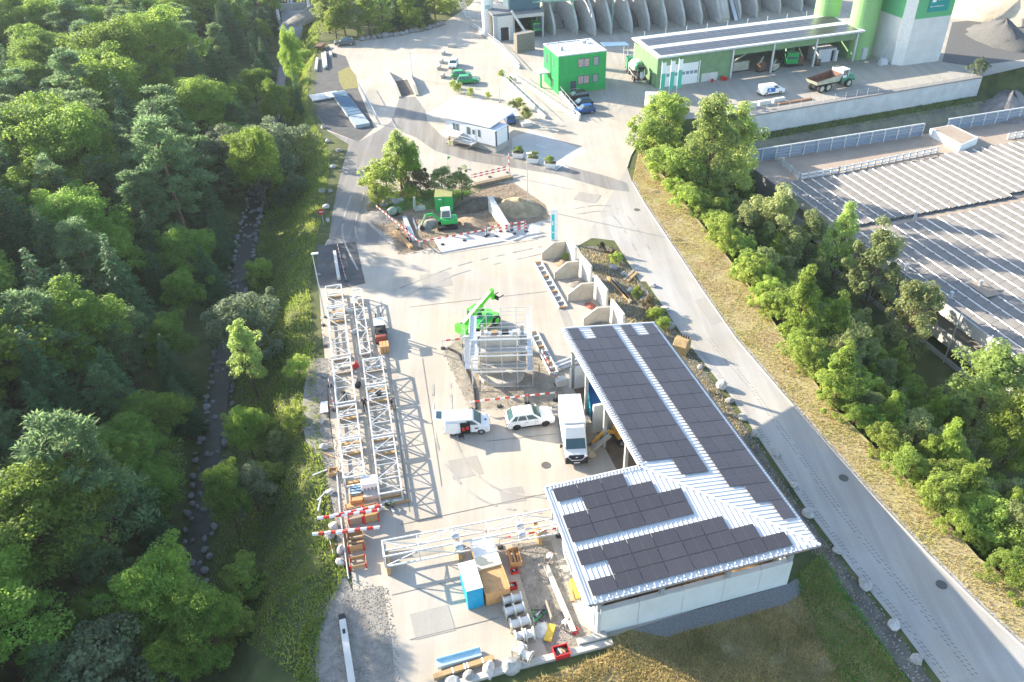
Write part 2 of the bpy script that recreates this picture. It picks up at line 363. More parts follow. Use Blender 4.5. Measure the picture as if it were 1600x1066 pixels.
sheet('gravel_strip', [(905,385),(950,385),(990,425),(1030,480),(1075,545),(1135,625),(1195,712),(1258,805),(1325,893),(1395,980),(1460,1072),(1430,1072),(1330,950),(1270,860),(1200,770),(1040,560),(965,505),(930,430)], .007, mat('verge_earth', (.13,.115,.09), .95, var=.35, scale=.8, bump=.7, bscale=10, col2=(.17,.16,.13)))
sheet('excavation', [(693,548),(722,525),(770,520),(838,530),(850,560),(885,620),(880,632),(735,640),(722,615)], .010, mat('trodden_gravel', (.30,.26,.20), .95, var=.3, scale=1.0, bump=.7, bscale=12))
# painted lines of the weighbridge
LINE = mat('road_marking', (.75,.76,.76), .7, var=.1, scale=4)
for a, b in (((830,241),(888,262)),((868,266),(912,237)),((838,226),(852,231))):
    A, B = G(*a), G(*b); struct(MB().bar((A.x, A.y, .018), (B.x, B.y, .018), .14, .004).build('road_marking', LINE))
# repair patches, joints and tyre marks in the yard
PATCH = pave('patched_asphalt', (.33,.315,.29), .85, .95, .97); JOINT = mat('bitumen_joint', (.17,.16,.15), .85)
for pz, q in enumerate((((655,430),(700,424),(708,446),(662,453)),((700,720),(745,712),(756,740),(708,750)),((780,765),(815,760),(822,782),(785,788)),((1085,470),(1108,462),(1135,500),(1112,508)),((640,860),(690,850),(694,862),(644,872)),((905,300),(940,305),(930,318),(896,312)),((850,430),(862,428),(900,520),(888,522)),((640,960),(700,945),(712,985),(650,1000)))):
    sheet('asphalt_patch', q, .013+.001*pz, PATCH)
for a, b in (((690,398),(842,374)),((640,480),(860,455)),((625,820),(860,770)),((660,560),(690,760)),((612,930),(720,905)),((640,1000),(780,965)),((760,690),(870,678)),((595,470),(640,800))):
    A, B = G(*a), G(*b); struct(MB().bar((A.x, A.y, .024), (B.x, B.y, .024), .05, .004).build('pavement_joint', JOINT))
TYRE = mat('tyre_mark', (.335,.315,.285), .9, var=.3, scale=.7)
def tyre(px, off):
    pts = [G(*p) for p in px]; n = 24; C = []
    for i in range(n+1):
        t = i/n*(len(pts)-1); k = min(int(t), len(pts)-2); f = t-k; p0, p1, p2, p3 = pts[max(k-1,0)], pts[k], pts[k+1], pts[min(k+2,len(pts)-1)]
        C.append(.5*((2*p1)+(p2-p0)*f+(2*p0-5*p1+4*p2-p3)*f*f+(3*p1-p0-3*p2+p3)*f**3))
    mb = MB(); S = []
    for i, c in enumerate(C):
        d = (C[min(i+1,n)]-C[max(i-1,0)]).normalized(); q = Vector((d.y,-d.x,0)); S.append((c+q*(off-.11), c+q*(off+.11)))
    for i in range(n):
        if random.random() < .8: mb.quad((*S[i][0].xy,.026),(*S[i][1].xy,.026),(*S[i+1][1].xy,.026),(*S[i+1][0].xy,.026))
    return struct(mb.build('tyre_mark', TYRE))
for px in (((690,600),(700,700),(760,770),(850,790)),((620,460),(720,420),(850,390)),((900,330),(960,330),(1010,400)),((560,300),(545,360),(570,420)),((940,170),(960,130),(975,100)),((950,180),(980,160),(1040,150))):
    tyre(px, -.9); tyre(px, .9)
# drains and manhole covers
IRON = mat('cast_iron', (.13,.12,.11), .7, .4)
for i, (x, y) in enumerate(((1318,747),(1471,914),(995,328),(853,727),(1026,300))):
    p = G(x, y); m_ = MB().lathe([(.42,.0),(.42,.02),(.36,.022),(.34,.012),(.02,.014)], (0,0,0), 20)
    solo(m_, 'manhole_cover', IRON, ['round iron manhole cover in the shaded road beside the shed hip','round iron manhole cover nearest the camera on the road','small drain cover on the bright road near the verge bend','drain cover in the yard beside the box truck','small cover at the top of the road by the verge corner'][i], 'manhole cover', (p.x, p.y, .012), 0, 'manhole covers')
# stream
WATER = mat('stream_water', (.05,.05,.04), .45, spec=.25, var=.3, scale=1.2, bump=.3, bscale=3)
mb = MB(); L = []
for i, p in enumerate(ST):
    d = (ST[min(i+1, len(ST)-1)] - ST[max(i-1, 0)]).normalized(); n = Vector((d.y, -d.x, 0)); L.append((p - n*1.0, p + n*1.0))
for a, b in zip(L, L[1:]): mb.quad((*a[0].xy, -4.98), (*a[1].xy, -4.98), (*b[1].xy, -4.98), (*b[0].xy, -4.98))
stream = struct(mb.build('stream', WATER))
def rock_mesh(seed, name='boulder'):
    r = random.Random(seed); bm = bmesh.new(); bmesh.ops.create_icosphere(bm, subdivisions=2, radius=1.0)
    ax_ = [Vector((r.uniform(-1,1), r.uniform(-1,1), r.uniform(-1,1))).normalized() for _ in range(9)]; cut = [r.uniform(.62,.9) for _ in ax_]
    for v in bm.verts:
        for a, c in zip(ax_, cut):
            k = v.co.dot(a)
            if k > c: v.co -= a*(k-c)
        v.co *= r.uniform(.97,1.03)
    me = bpy.data.meshes.new(name); bm.to_mesh(me); bm.free(); me.materials.append(ROCK); return me
ROCKS = [rock_mesh(i) for i in range(6)]; ROCKS2 = [rock_mesh(20+i) for i in range(6)]
for r_ in ROCKS2: r_.materials.clear(); r_.materials.append(ROCKP)
def rockobj(name, p, s, parent=None, sink=.25):
    o = ob(name, random.choice(ROCKS if parent else ROCKS2), parent); sx, sy, sz_ = s*random.uniform(.8,1.2), s*random.uniform(.7,1.1), s*random.uniform(.6,.95)
    o.location = (p.x, p.y, p.z + sz_*(1-2*sink)*.5); o.scale = (sx, sy, sz_); o.rotation_euler = (random.uniform(-.2,.2), random.uniform(-.2,.2), random.uniform(0,6.28))
    return o
for i in range(len(ST)-1):
    a, b = ST[i], ST[i+1]; n = int((b-a).length/1.15); d = (b-a).normalized(); q = Vector((d.y, -d.x, 0))
    if i > 8: n = 4
    for k in range(n):
        for sgn in (-1, 1):
            p = a.lerp(b, (k+random.random()*.6)/n) + q*sgn*random.uniform(.95,1.6); p.z = -4.95
            rockobj('stone', p, random.uniform(.22,.5), stream)
        if random.random() < .3:                         # cross sills that make the steps
            for s_ in (-.5, 0.05, .55):
                if random.random() < .75: p = a.lerp(b, (k+random.uniform(-.3,.3))/n) + q*(s_+random.uniform(-.15,.15)); p.z = -5.0; rockobj('stone', p, random.uniform(.18,.42), stream)
# ================================================================ L-shaped shed with solar roof
def pv_material():
    m = bpy.data.materials.new('solar_cells'); m.use_nodes = True; t = m.node_tree; b = t.nodes['Principled BSDF']
    tc = t.nodes.new('ShaderNodeTexCoord'); br = t.nodes.new('ShaderNodeTexBrick'); br.offset = 0; br.inputs['Scale'].default_value = 1
    br.inputs['Brick Width'].default_value = .157; br.inputs['Row Height'].default_value = .0985; br.inputs['Mortar Size'].default_value = .009
    br.inputs['Color1'].default_value = (.040,.037,.046,1); br.inputs['Color2'].default_value = (.046,.042,.050,1); br.inputs['Mortar'].default_value = (.11,.105,.11,1)
    t.links.new(tc.outputs['Object'], br.inputs['Vector']); oi = t.nodes.new('ShaderNodeObjectInfo'); mr = t.nodes.new('ShaderNodeMapRange'); mr.inputs[3].default_value = .93; mr.inputs[4].default_value = 1.1; hs = t.nodes.new('ShaderNodeHueSaturation'); t.links.new(oi.outputs['Random'], mr.inputs[0]); t.links.new(mr.outputs[0], hs.inputs['Value']); t.links.new(br.outputs['Color'], hs.inputs['Color']); t.links.new(hs.outputs[0], b.inputs['Base Color'])
    b.inputs['Roughness'].default_value = .30; b.inputs['Specular IOR Level'].default_value = .5
    return m
PV = pv_material(); PVF = mat('panel_frame', (.16,.155,.16), .4, .2)
def pv_mesh(l, w_):
    mb = MB(); mb.box(-l/2, -w_/2, 0, l/2, w_/2, .035); mb.box(-.014, -w_/2+.01, .03, .014, w_/2-.01, .0375); me = mb.mesh('solar_panel', PV); me.materials.append(PVF)
    for p in me.polygons:
        if p.index >= 6: p.material_index = 1
    return me
SHED = thing('solar_roof_shed', 'large L-shaped concrete shed with white seamed metal roof carrying dark solar panels', 'shed', (21.753, 37.379, 0), R(14.17))
ROOFW = mat('white_roof_sheet', (.66,.655,.64), .45, 0.0, var=.07, scale=1.2)
zl, zh, W_, LX, LY = 5.5, 6.9, 9.9, 17.7, 29.56
rn = MB(); t_ = .10
for poly in ([(-LX,0,zl),(0,0,zl),(-W_,W_,zh),(-LX,W_,zh)], [(0,0,zl),(0,LY,zl),(-W_,LY,zh),(-W_,W_,zh)]):
    n = len(poly); rn.add(poly + [(x,y,z-t_) for x,y,z in poly], [(0,1,2,3),(7,6,5,4)] + [(i,(i+1)%4,4+(i+1)%4,4+i) for i in range(4)])
roof = rn.build('roof', ROOFW, SHED)
sl_ = (zh-zl)/W_; TH = math.atan(sl_)
seam = MB()
x = -LX + .2
while x < -.3:
    ytop = min(W_, -x); seam.bar((x, .02, zl+.03), (x, ytop-.05, zl+sl_*(ytop-.05)+.02), .03, .045); x += .39
y = .4
while y < LY:
    xt = -min(W_, y); seam.bar((-.02, y, zl+.03), (xt+.05, y, zl-sl_*(xt+.05)+.02), .03, .045); y += .39
seam.build('standing_seam', ROOFW, roof)
MB().bar((-W_, W_, zh+.04), (0, 0, zl+.04), .24, .05).build('hip_cap', ROOFW, roof)
for nm, a, b in (('gutter',(-LX-.02,-.06,zl-.05),(.12,-.06,zl-.05)),('gutter',(.10,-.1,zl-.1),(.10,LY,zl-.1))):
    MB().bar(a, b, .14, .10).build(nm, mat('gutter_metal', (.16,.155,.15), .5, .4), roof)
for a, b in (((-LX,W_+.06,zh-.03),(-W_,W_+.06,zh-.03)),((-W_-.06,W_,zh-.03),(-W_-.06,LY,zh-.03)),((-LX-.06,0,zl-.03),(-LX-.06,W_,zh-.03)),((0,LY+.06,zl-.03),(-W_,LY+.06,zh-.03))):
    MB().bar(a, b, .12, .22).build('verge_trim', ROOFW, roof)
# snow guards along the two ridges edges: rows of small brackets
sg = MB()
for i in range(27): x = -LX+.3+i*.28; sg.box(x, W_-.28, zh-.02, x+.1, W_-.05, zh+.07)
for i in range(70): y = W_+.1+i*.28; sg.box(-W_+.05, y, zh-.02, -W_+.28, y+.1, zh+.07)
for i in range(100): y = .6+i*.285; sg.box(-.3, y, zl, -.1, y+.1, zl+.09)
stuff(sg.build('roof_bracket', ROOFW, roof))
hk = MB()
for i in range(30):
    x = -LX+.4+i*.56; hk.box(x-.03, .18, zl, x+.03, .42, zl+.13)
stuff(hk.build('snow_hook', ROOFW, roof))
PM = pv_mesh(1.86, 1.17)
def panel(cx, cy, wing):
    z = zl + sl_*(cy if wing == 'n' else -cx) + .10
    o = ob('solar_panel', PM, SHED); o.location = (cx, cy, z)
    if wing == 'n': o.rotation_euler = (TH, 0, 0)
    else: o.rotation_euler = Matrix.Rotation(TH, 3, 'Y').to_euler() if False else (Matrix.Rotation(TH, 3, 'Y') @ Matrix.Rotation(R(90), 3, 'Z')).to_euler()
    return o
bx_ = [-17.28 + 1.911*k for k in range(9)]
rows = [(.45,1.64,range(0,8)),(1.64,2.84,range(1,7)),(2.84,4.04,range(0,6)),(4.74,5.94,range(0,5)),(5.94,7.14,range(0,5)),(7.14,8.34,range(1,4)),(8.34,9.55,range(0,3))]
for a0, a1, ks in rows:
    for k in ks: panel((bx_[k]+bx_[k+1])/2, (a0+a1)/2, 'n')
cl = [-9.45 + 1.19*k for k in range(5)]; cr_ = [-3.88 + 1.19*k for k in range(4)]
for r_ in range(15):
    yt = 29.34 - 1.905*r_; yc = yt - .9525
    for k in range(4):
        if r_ == 0 and k == 1: continue
        if r_ > 10 or (r_ == 10 and k < 2): continue
        panel((cl[k]+cl[k+1])/2, yc, 'u')
    for k in range(3):
        if r_ == 0 and k == 1: continue
        if r_ > 13 or (r_ == 12 and k < 1) or (r_ == 13 and k < 2): continue
        panel((cr_[k]+cr_[k+1])/2, yc, 'u')
# walls
WALLC = mat('shed_concrete_wall', (.66,.66,.63), .85, var=.08, scale=.5, bump=.08, bscale=12)
for x0, x1 in ((-16.6,-13.4),(-13.38,-9.9),(-9.88,-6.6),(-6.58,-3.6),(-3.58,-1.0)):
    MB().box(x0, 1.05, 0, x1, 1.5, 2.72).build('wall_panel', WALLC, SHED, .02)
for y0, y1 in ((1.52,5.2),(5.22,9.1)):
    MB().add([(-16.6,y0,0),(-16.3,y0,0),(-16.3,y1,0),(-16.6,y1,0),(-16.6,y0,zl+sl_*y0-.2),(-16.3,y0,zl+sl_*y0-.2),(-16.3,y1,zl+sl_*y1-.2),(-16.6,y1,zl+sl_*y1-.2)],
             [(3,2,1,0),(4,5,6,7),(0,1,5,4),(1,2,6,5),(2,3,7,6),(3,0,4,7)]).build('wall_panel', WALLC, SHED)
for i in range(7): MB().box(-1.3, 1.35+i*3.9, 0, -1.0, 1.35+i*3.9+3.88, 2.2).build('wall_panel', WALLC, SHED, .02)
MB().box(-9.3, 28.4, 0, -1.4, 28.7, 2.6).build('wall_panel', WALLC, SHED)
MB().box(-9.4, 21.5, 0, -5.5, 21.8, 3.4).build('partition_wall', WALLC, SHED)
POSTC = mat('grey_post', (.33,.34,.34), .7)
for x in (-16.45,-11.6,-6.3,-1.15): MB().box(x-.16, 1.14, 2.72, x+.16, 1.44, zl-.02).build('post', POSTC, SHED)
for y in (9.3,14.5,19.5,24.5,28.55): MB().box(-9.2, y-.15, 0, -8.9, y+.15, zh-.25).build('post', POSTC, SHED)
for y in (5,10,15,20,25,28.55): MB().box(-1.28, y-.14, 2.2, -1.02, y+.14, zl-.03).build('post', POSTC, SHED)
for x in (-16.2,-12.9,-9.5): MB().box(x-.15, 8.9, 0, x+.15, 9.2, zh-.3).build('post', POSTC, SHED)
MB().path([(-16.75,-.05,zl-.2),(-16.9,.9,4.4),(-16.85,1.0,.05)], .06, 8).build('downpipe', STEELW, SHED)
MB().path([(-16.4,.95,3.2),(-16.4,.96,.05)], .05, 8).build('downpipe', STEELW, SHED)
SHM = SHED.matrix_world
def SH(x, y, z=0):
    c, s = math.cos(R(14.17)), math.sin(R(14.17)); return Vector((21.753 + x*c - y*s, 37.379 + x*s + y*c, z))
# goods under the eave; brown heaps and dark floor added to shade the gap
def heap(name, label, cat, c, rx, ry, h, m, seed=0, n=14, group=None, parent=None):
    r = random.Random(seed); V = []; Fc = []; rings = 6
    for k in range(rings+1):
        f = k/rings
        for i in range(n):
            t = 2*math.pi*i/n; rr = (1-f)**.85*(1+r.uniform(-.13,.13)); z = h*f**.9*(1+r.uniform(-.1,.1)) if 0 < k else 0
            V.append((rx*rr*math.cos(t), ry*rr*math.sin(t), z))
    for k in range(rings):
        for i in range(n): Fc.append((k*n+i, k*n+(i+1)%n, (k+1)*n+(i+1)%n, (k+1)*n+i))
    Fc.append(tuple(range(rings*n, rings*n+n)))
    mb = MB(); mb.add(V, Fc)
    return solo(mb, name, m, label, cat, c, r.uniform(0,3), group, smooth=True)
ORANGE = mat('orange_scrap', (.45,.14,.04), .85, var=.5, scale=5, bump=.8, bscale=12, col2=(.5,.35,.2))
fl = [SH(x, y) for x, y in ((-16.2,1.4),(-1.4,1.4),(-1.4,28.3),(-9,28.3),(-9,9.2),(-16.2,9.2))]
struct(MB().quad(*[(p.x, p.y, .014) for p in fl]).build('shed_floor_shade', mat('shaded_floor_brown', (.15,.115,.08), .95, var=.3, scale=.8)))  # added dark sheet; the shade inside the shed is put into its colour
for i, (x, y, rx, ry, h, cm) in enumerate(((-14.6,3.0,1.9,1.5,2.6,DIRT),(-12.0,3.2,1.7,1.6,2.9,mat('heap_filler_brown', (.16,.09,.05), .9, var=.4, scale=4)),(-6.6,3.0,1.6,1.4,2.5,mat('heap_filler_brown', (.16,.09,.05))),(-2.4,3.6,1.2,1.6,2.5,DIRT),(-13.5,6.5,2.2,1.8,2.2,DIRT))):
    heap('gap_darkening_heap', 'brown heap added to darken the gap behind the front wall, %s from the left' % ORD[i], 'heap', SH(x, y), rx, ry, h, cm, 200+i)  # brown heaps added so that the gap under the eave looks dark
heap('scrap_heap', 'heap of orange brown scrap under the shed eave behind the front wall', 'heap', SH(-9.2, 3.4), 2.6, 1.8, 3.2, ORANGE, 3)
heap('wood_chip_heap', 'pale brown chip heap under the right end of the shed eave', 'heap', SH(-4.0, 3.2), 2.0, 1.6, 3.0, WOOD, 5)
# ================================================================ trees
def leafmat(name, c, tr=.32, var=.42, sc=1.3):
    return mat(name, c, .6, spec=.25, var=var, scale=sc, obj=.22, trans=tr)
LM = dict(hedge=leafmat('hedge_leaves', (.24,.33,.065), .52), spruce=leafmat('spruce_needles', (.075,.165,.07), .46), pine=leafmat('pine_needles', (.12,.205,.09), .5), broad=leafmat('broad_leaves', (.15,.26,.045), .55),
          poplar=leafmat('poplar_leaves', (.26,.35,.11), .52), willow=leafmat('willow_leaves', (.15,.20,.11), .42), shrub=leafmat('shrub_leaves', (.25,.34,.075), .52),
          dull=leafmat('dull_leaves', (.22,.27,.11), .5), dry=leafmat('dry_leaves', (.16,.13,.06), .3))
BARK = mat('bark', (.13,.085,.055), .9, var=.3, scale=6, bump=.5); BARKR = mat('pine_bark', (.15,.095,.065), .9, var=.3, scale=5, bump=.5)
def leaf_quads(C, N, L, Wd, rng, spin=None):
    """C centres, N leaf normals, length, width arrays -> verts, faces"""
    n = len(C); a = rng.normal(size=(n,3)) if spin is None else spin
    T = a - (a*N).sum(1, keepdims=True)*N; T /= np.linalg.norm(T, axis=1, keepdims=True)+1e-9
    B = np.cross(N, T); L = L.reshape(-1,1); Wd = Wd.reshape(-1,1)
    fold = N*Wd*.25
    V = np.stack([C - T*L*.5, C + B*Wd*.5 + fold, C + T*L*.5, C - B*Wd*.5 + fold], 1).reshape(-1,3)
    i = np.arange(n)*4
    return V, np.stack([i, i+1, i+2, i+3], 1)
def np_mesh(name, V, Fq, m):
    me = bpy.data.meshes.new(name); me.vertices.add(len(V)); me.vertices.foreach_set('co', V.astype(np.float32).ravel())
    nf = len(Fq); me.loops.add(nf*4); me.polygons.add(nf)
    me.loops.foreach_set('vertex_index', Fq.astype(np.int32).ravel()); me.polygons.foreach_set('loop_start', np.arange(nf, dtype=np.int32)*4)
    me.update(calc_edges=True); me.materials.append(m); return me
def broadleaf(seed, h=11., rx=4., z0=.22, ncl=75, per=95, leaf=.34, mtl='broad', lean=0.12, cr=1.25, top=1.0, trunk_r=.2):
    rng = np.random.default_rng(seed)
    cz = h*(z0+1)/2; rz_ = h*(1-z0)/2
    d = rng.normal(size=(ncl,3)); d /= np.linalg.norm(d, axis=1, keepdims=True)
    d[:,2] = np.where(d[:,2] < -.55, -d[:,2], d[:,2])
    rad = rng.uniform(.4,1,ncl)**.55; rad[rng.random(ncl) < .14] *= 1.22
    ph = rng.uniform(0,6.28,4); az_ = np.arctan2(d[:,1], d[:,0])
    lob = 1 + .24*np.sin(3*az_+ph[0]+d[:,2]*2) + .2*np.sin(2*az_+ph[1]+d[:,2]*4) + .12*np.sin(6*d[:,2]+ph[2]+az_)
    taper = np.where(d[:,2] > 0, 1 - (1-top)*d[:,2], 1.0)
    c = np.stack([d[:,0]*rx*rad*lob*taper, d[:,1]*rx*rad*lob*taper, cz + d[:,2]*rz_*rad*(.9+.1*lob)], 1)
    crr = cr*rng.uniform(.4,1.1,ncl)
    e = rng.normal(size=(ncl,per,3)); e /= np.linalg.norm(e, axis=2, keepdims=True)
    e[...,2] = np.where(rng.random((ncl,per)) < .55, np.abs(e[...,2]), e[...,2])
    rr = rng.uniform(.35,1,(ncl,per,1))**.5
    C = (c[:,None,:] + e*rr*crr[:,None,None]*np.array([1,1,.8])).reshape(-1,3)
    N = e.reshape(-1,3)*.7 + np.array([0,0,.5]) + rng.normal(size=(ncl*per,3))*.45; N /= np.linalg.norm(N, axis=1, keepdims=True)
    s = rng.uniform(.6,1.25,ncl*per)*leaf
    V, Q = leaf_quads(C, N, s*1.25, s, rng)
    crown = np_mesh('crown', V, Q, LM[mtl])
    mb = MB(); tip = Vector((lean*rng.normal(), lean*rng.normal(), h*.72))
    pts = [Vector((0,0,-.6)), Vector((tip.x*.3, tip.y*.3, h*.3)), tip]; rs = [trunk_r*1.2, trunk_r*.8, trunk_r*.25]
    for k in range(2): mb.tube(pts[k], pts[k+1], rs[k], 8, rs[k+1])
    for k in rng.choice(ncl, min(ncl, 22), replace=False):
        q = Vector(c[k]); st = Vector((tip.x*.5, tip.y*.5, max(h*.18, q.z - .55*math.hypot(q.x, q.y) - h*.1))); mb.tube(st, q, trunk_r*.35, 5, .02)
    return crown, mb.mesh('trunk', BARK)
def spruce(seed, h=17., r=3.1, mtl='spruce', z0=.08, droop=.28, per=26):
    rng = np.random.default_rng(seed); Cs=[]; Ns=[]; Ts=[]; Ls=[]; Ws=[]; mb = MB(); mb.tube((0,0,-.6), (0,0,h*.97), .26, 8, .02)
    nl = int(h*2.1); 
    for l in range(nl):
        f = (l+rng.random()*.5)/nl; z = h*(z0+(1-z0)*f); R_ = r*(1-f)**.82*rng.uniform(.85,1.12)+.12
        nb = max(4, int(9*(1-f)+4)); a0 = rng.uniform(0,6.28)
        for b in range(nb):
            a = a0 + 6.283*b/nb + rng.normal()*.15; Lb = R_*rng.uniform(.72,1.12); n = max(3, int(per*Lb/r))
            t = rng.uniform(.12,1,n)**.75; dirv = np.array([math.cos(a), math.sin(a), 0]); side = np.array([-dirv[1], dirv[0], 0])
            zz = .18*Lb*t - droop*Lb*t*t*1.4
            wsp = rng.uniform(-1,1,n)*(.10+.34*(1-t))*Lb*.75
            P = np.array([0,0,z]) + dirv*(Lb*t)[:,None] + side*wsp[:,None]; P[:,2] += zz + rng.normal(size=n)*.07 - np.abs(wsp)*.18
            Cs.append(P); nn = np.array([0,0,1.]) + rng.normal(size=(n,3))*.38 + dirv*.25; Ns.append(nn/np.linalg.norm(nn, axis=1, keepdims=True))
            Ts.append(dirv + side*(np.sign(wsp)*.75)[:,None] + rng.normal(size=(n,3))*.2)
            Ls.append(rng.uniform(.4,.75,n)*(.6+.4*Lb/r)); Ws.append(rng.uniform(.13,.26,n))
            if l % 3 == 0 and b % 2 == 0: mb.tube((0,0,z), tuple(np.array([0,0,z-.1*Lb])+dirv*Lb*.8), .035, 4, .01)
    V, Q = leaf_quads(np.concatenate(Cs), np.concatenate(Ns), np.concatenate(Ls), np.concatenate(Ws), rng, np.concatenate(Ts))
    return np_mesh('crown', V, Q, LM[mtl]), mb.mesh('trunk', BARK)
def pine(seed, h=16., r=3.2, z0=.2):
    rng = np.random.default_rng(seed); ncl = 78; per = 115
    f = rng.random(ncl)**.8; z = h*(z0+(1-z0)*f); a = rng.uniform(0,6.283,ncl); R_ = r*np.sqrt(rng.uniform(.1,1,ncl))*(1-f**2.2*.8)*(.55+.45*np.minimum(1,(f+.12)*3))
    c = np.stack([R_*np.cos(a), R_*np.sin(a), z+.12*R_], 1); crr = rng.uniform(.5,1.0,ncl)
    e = rng.normal(size=(ncl,per,3)); e /= np.linalg.norm(e, axis=2, keepdims=True)
    C = (c[:,None,:] + e*(rng.uniform(.2,1,(ncl,per,1))**.6)*crr[:,None,None]*np.array([1,1,.5])).reshape(-1,3)
    N = rng.normal(size=(ncl*per,3)); N[:,2] += .5; N /= np.linalg.norm(N, axis=1, keepdims=True)
    T = e.reshape(-1,3) + np.array([0,0,.6]) + rng.normal(size=(ncl*per,3))*.3
    V, Q = leaf_quads(C, N, rng.uniform(.32,.6,ncl*per), rng.uniform(.07,.15,ncl*per), rng, T)
    mb = MB(); mb.tube((0,0,-.6), (.1,0,h*.55), .24, 8, .16); mb.tube((.1,0,h*.55), (.2,.1,h*.97), .16, 8, .02)
    for k in range(ncl):
        if k % 2 == 0: mb.tube((.1,0,max(h*.25, c[k][2]-.35*R_[k])), tuple(c[k]), .05, 5, .015)
    return np_mesh('crown', V, Q, LM['pine']), mb.mesh('trunk', BARKR)
PROTO = {}
def proto(kind):
    if kind in PROTO: return PROTO[kind]
    P = []
    if kind == 'spruce': P = [spruce(100+i, 17, 3.2-.25*i, per=30) for i in range(3)]
    if kind == 'pine': P = [pine(120+i, 16, 3.4-.3*i) for i in range(3)]
    if kind == 'broad': P = [broadleaf(140+i, 12, 4.2-.3*i, ncl=150, per=200, leaf=.17) for i in range(4)]
    if kind == 'poplar': P = [broadleaf(160+i, 11, 2.5, .1, 105, 150, .17, 'poplar', cr=.85, top=.45) for i in range(2)]
    if kind == 'willow': P = [broadleaf(170+i, 7, 3.2, .1, 80, 150, .19, 'willow', cr=1.0) for i in range(2)]
    if kind == 'shrub': P = [broadleaf(180+i, 4.2, 2.3, .0, 64, 130, .15, 'shrub', cr=.75, trunk_r=.09) for i in range(4)]
    if kind == 'dull': P = [broadleaf(190+i, 6.5, 2.2, .05, 70, 130, .15, 'dull', cr=.7, top=.5, trunk_r=.12) for i in range(3)]
    if kind == 'hedge': P = [broadleaf(210+i, 7, 2.3-.15*i, .0, 105, 140, .15, 'hedge', cr=.7, top=.55-.06*i, trunk_r=.12) for i in range(5)]
    if kind == 'dry': P = [broadleaf(195+i, 3.5, 1.7, .0, 34, 80, .2, 'dry', cr=.7, trunk_r=.07) for i in range(1)]
    PROTO[kind] = P; return P
TREEH = dict(hedge=7, spruce=17, pine=16, broad=12, poplar=11, willow=7, shrub=4.2, dull=6.5, dry=3.5)
def tree(kind, x, y, h, label, group=None, wid=1.0, z=None, cat=None):
    P = proto(kind); cr, tk = random.choice(P); s = h/TREEH[kind]
    cat = cat or ('shrub' if kind in ('shrub','dry') else 'tree')
    nm = dict(hedge='hedge_tree', spruce='spruce_tree', pine='pine_tree', broad='broadleaf_tree', poplar='poplar_tree', willow='willow_tree', shrub='leafy_shrub', dull='young_tree', dry='dry_shrub')[kind]
    t = thing(nm, label, cat, (x, y, (hz(x, y) if z is None else z)-.05), random.uniform(0,6.28), group)
    t.scale = (s*wid*random.uniform(.92,1.08), s*wid*random.uniform(.92,1.08), s)
    ob('crown', cr, t); ob('trunk', tk, t)
    return t
def treepx(kind, tx, ty, bx, by, label, group=None, wid=1.0, z=None):
    """base pixel (bx,by) on the terrain, crown top at image row ty -> height"""
    b = GT(bx, by) if z is None else G(bx, by, z)
    # height so that the top projects near row ty
    lo, hi = .5, 40
    for _ in range(40):
        h = (lo+hi)/2; q = np.array([b.x, b.y, b.z+h-CH]); cc = q[0]*_rt + q[1]*_fw - q[2]*_dn; py = 533 + F*cc[1]/cc[2]
        if py > ty: lo = h
        else: hi = h
    return tree(kind, b.x, b.y, lo, label, group, wid, b.z)
# forest on the far side of the stream
KL = dict(spruce='dark green spruce in the dense forest left of the stream', pine='blue-green pine in the dense forest left of the stream', broad='bushy green broadleaf tree in the dense forest left of the stream')
occ = []
def free(x, y, d):
    return all((x-a)**2+(y-b)**2 > d*d for a, b in occ)
def edge_x(y): return float(pinterp(ST, 1, 0, np.array([y]))[0])
LEV = [(45,'bottom left corner'),(62,'the timber crates'),(78,'the truss rows'),(98,'the scaffold tower'),(125,'the dig'),(160,'the weigh hut'),(200,'the green office'),(999,'the top frame edge')]
def level(y): return next(n for q, n in LEV if y < q)
def flabel(k, h, dist, y):
    sz = 'tall' if h > 13 else ('mid-height' if h > 9.5 else 'low'); pos = 'on the stream edge' if dist < 8 else ('behind the stream-edge row' if dist < 18 else ('deep in the left forest' if dist < 36 else 'far left in the forest'))
    return '%s %s %s, level with %s' % (sz, {'spruce':'dark spruce','pine':'blue-green pine','broad':'bushy broadleaf tree'}[k], pos, level(y))
for x_, y_, h_, k_ in ((-46.5,103,19,'pine'),(-48.5,109,19.5,'spruce'),(-35.5,46,17,'pine'),(-50,115,19,'pine')):
    occ.append((x_, y_)); tree(k_, x_, y_, h_, 'very tall %s above its neighbours by the stream, %s' % (k_, 'upper one level with the dig' if y_ > 110 else ('lower one level with the dig' if y_ > 60 else 'level with the lower gravel strip')), None, {'spruce':1.3,'pine':1.4,'broad':1.1}[k_])
yy = 20.0; cnt = 0
while yy < 262:
    xs_ = edge_x(yy); step = 4.5 if yy < 75 else (5.1 if yy < 120 else 7.4)
    x = xs_ - 3.3 - random.uniform(0,1.4)
    while x > -max(62, .62*yy + 46):
        px, py = x + random.uniform(-1.5,1.5), yy + random.uniform(-1.6,1.6)
        dist = xs_ - px
        if free(px, py, step*.62):
            occ.append((px, py)); u = random.random()
            k = 'broad' if u < .30 else ('pine' if u < .62 else 'spruce')
            hgt = (random.uniform(7,10) if dist < 9 else (random.uniform(9,14.5) if dist < 20 else random.uniform(11,19)))*(1.0 if k != 'broad' else .9)
            tree(k, px, py, hgt, flabel(k, hgt, dist, py), {'spruce':'forest spruces left of the stream','pine':'forest pines left of the stream','broad':'forest broadleaf trees left of the stream'}[k], {'spruce':1.4,'pine':1.4,'broad':1.15}[k]*random.uniform(.85,1.15)); cnt += 1
        x -= step*random.uniform(.85,1.2)
    yy += step
print('forest trees', cnt)
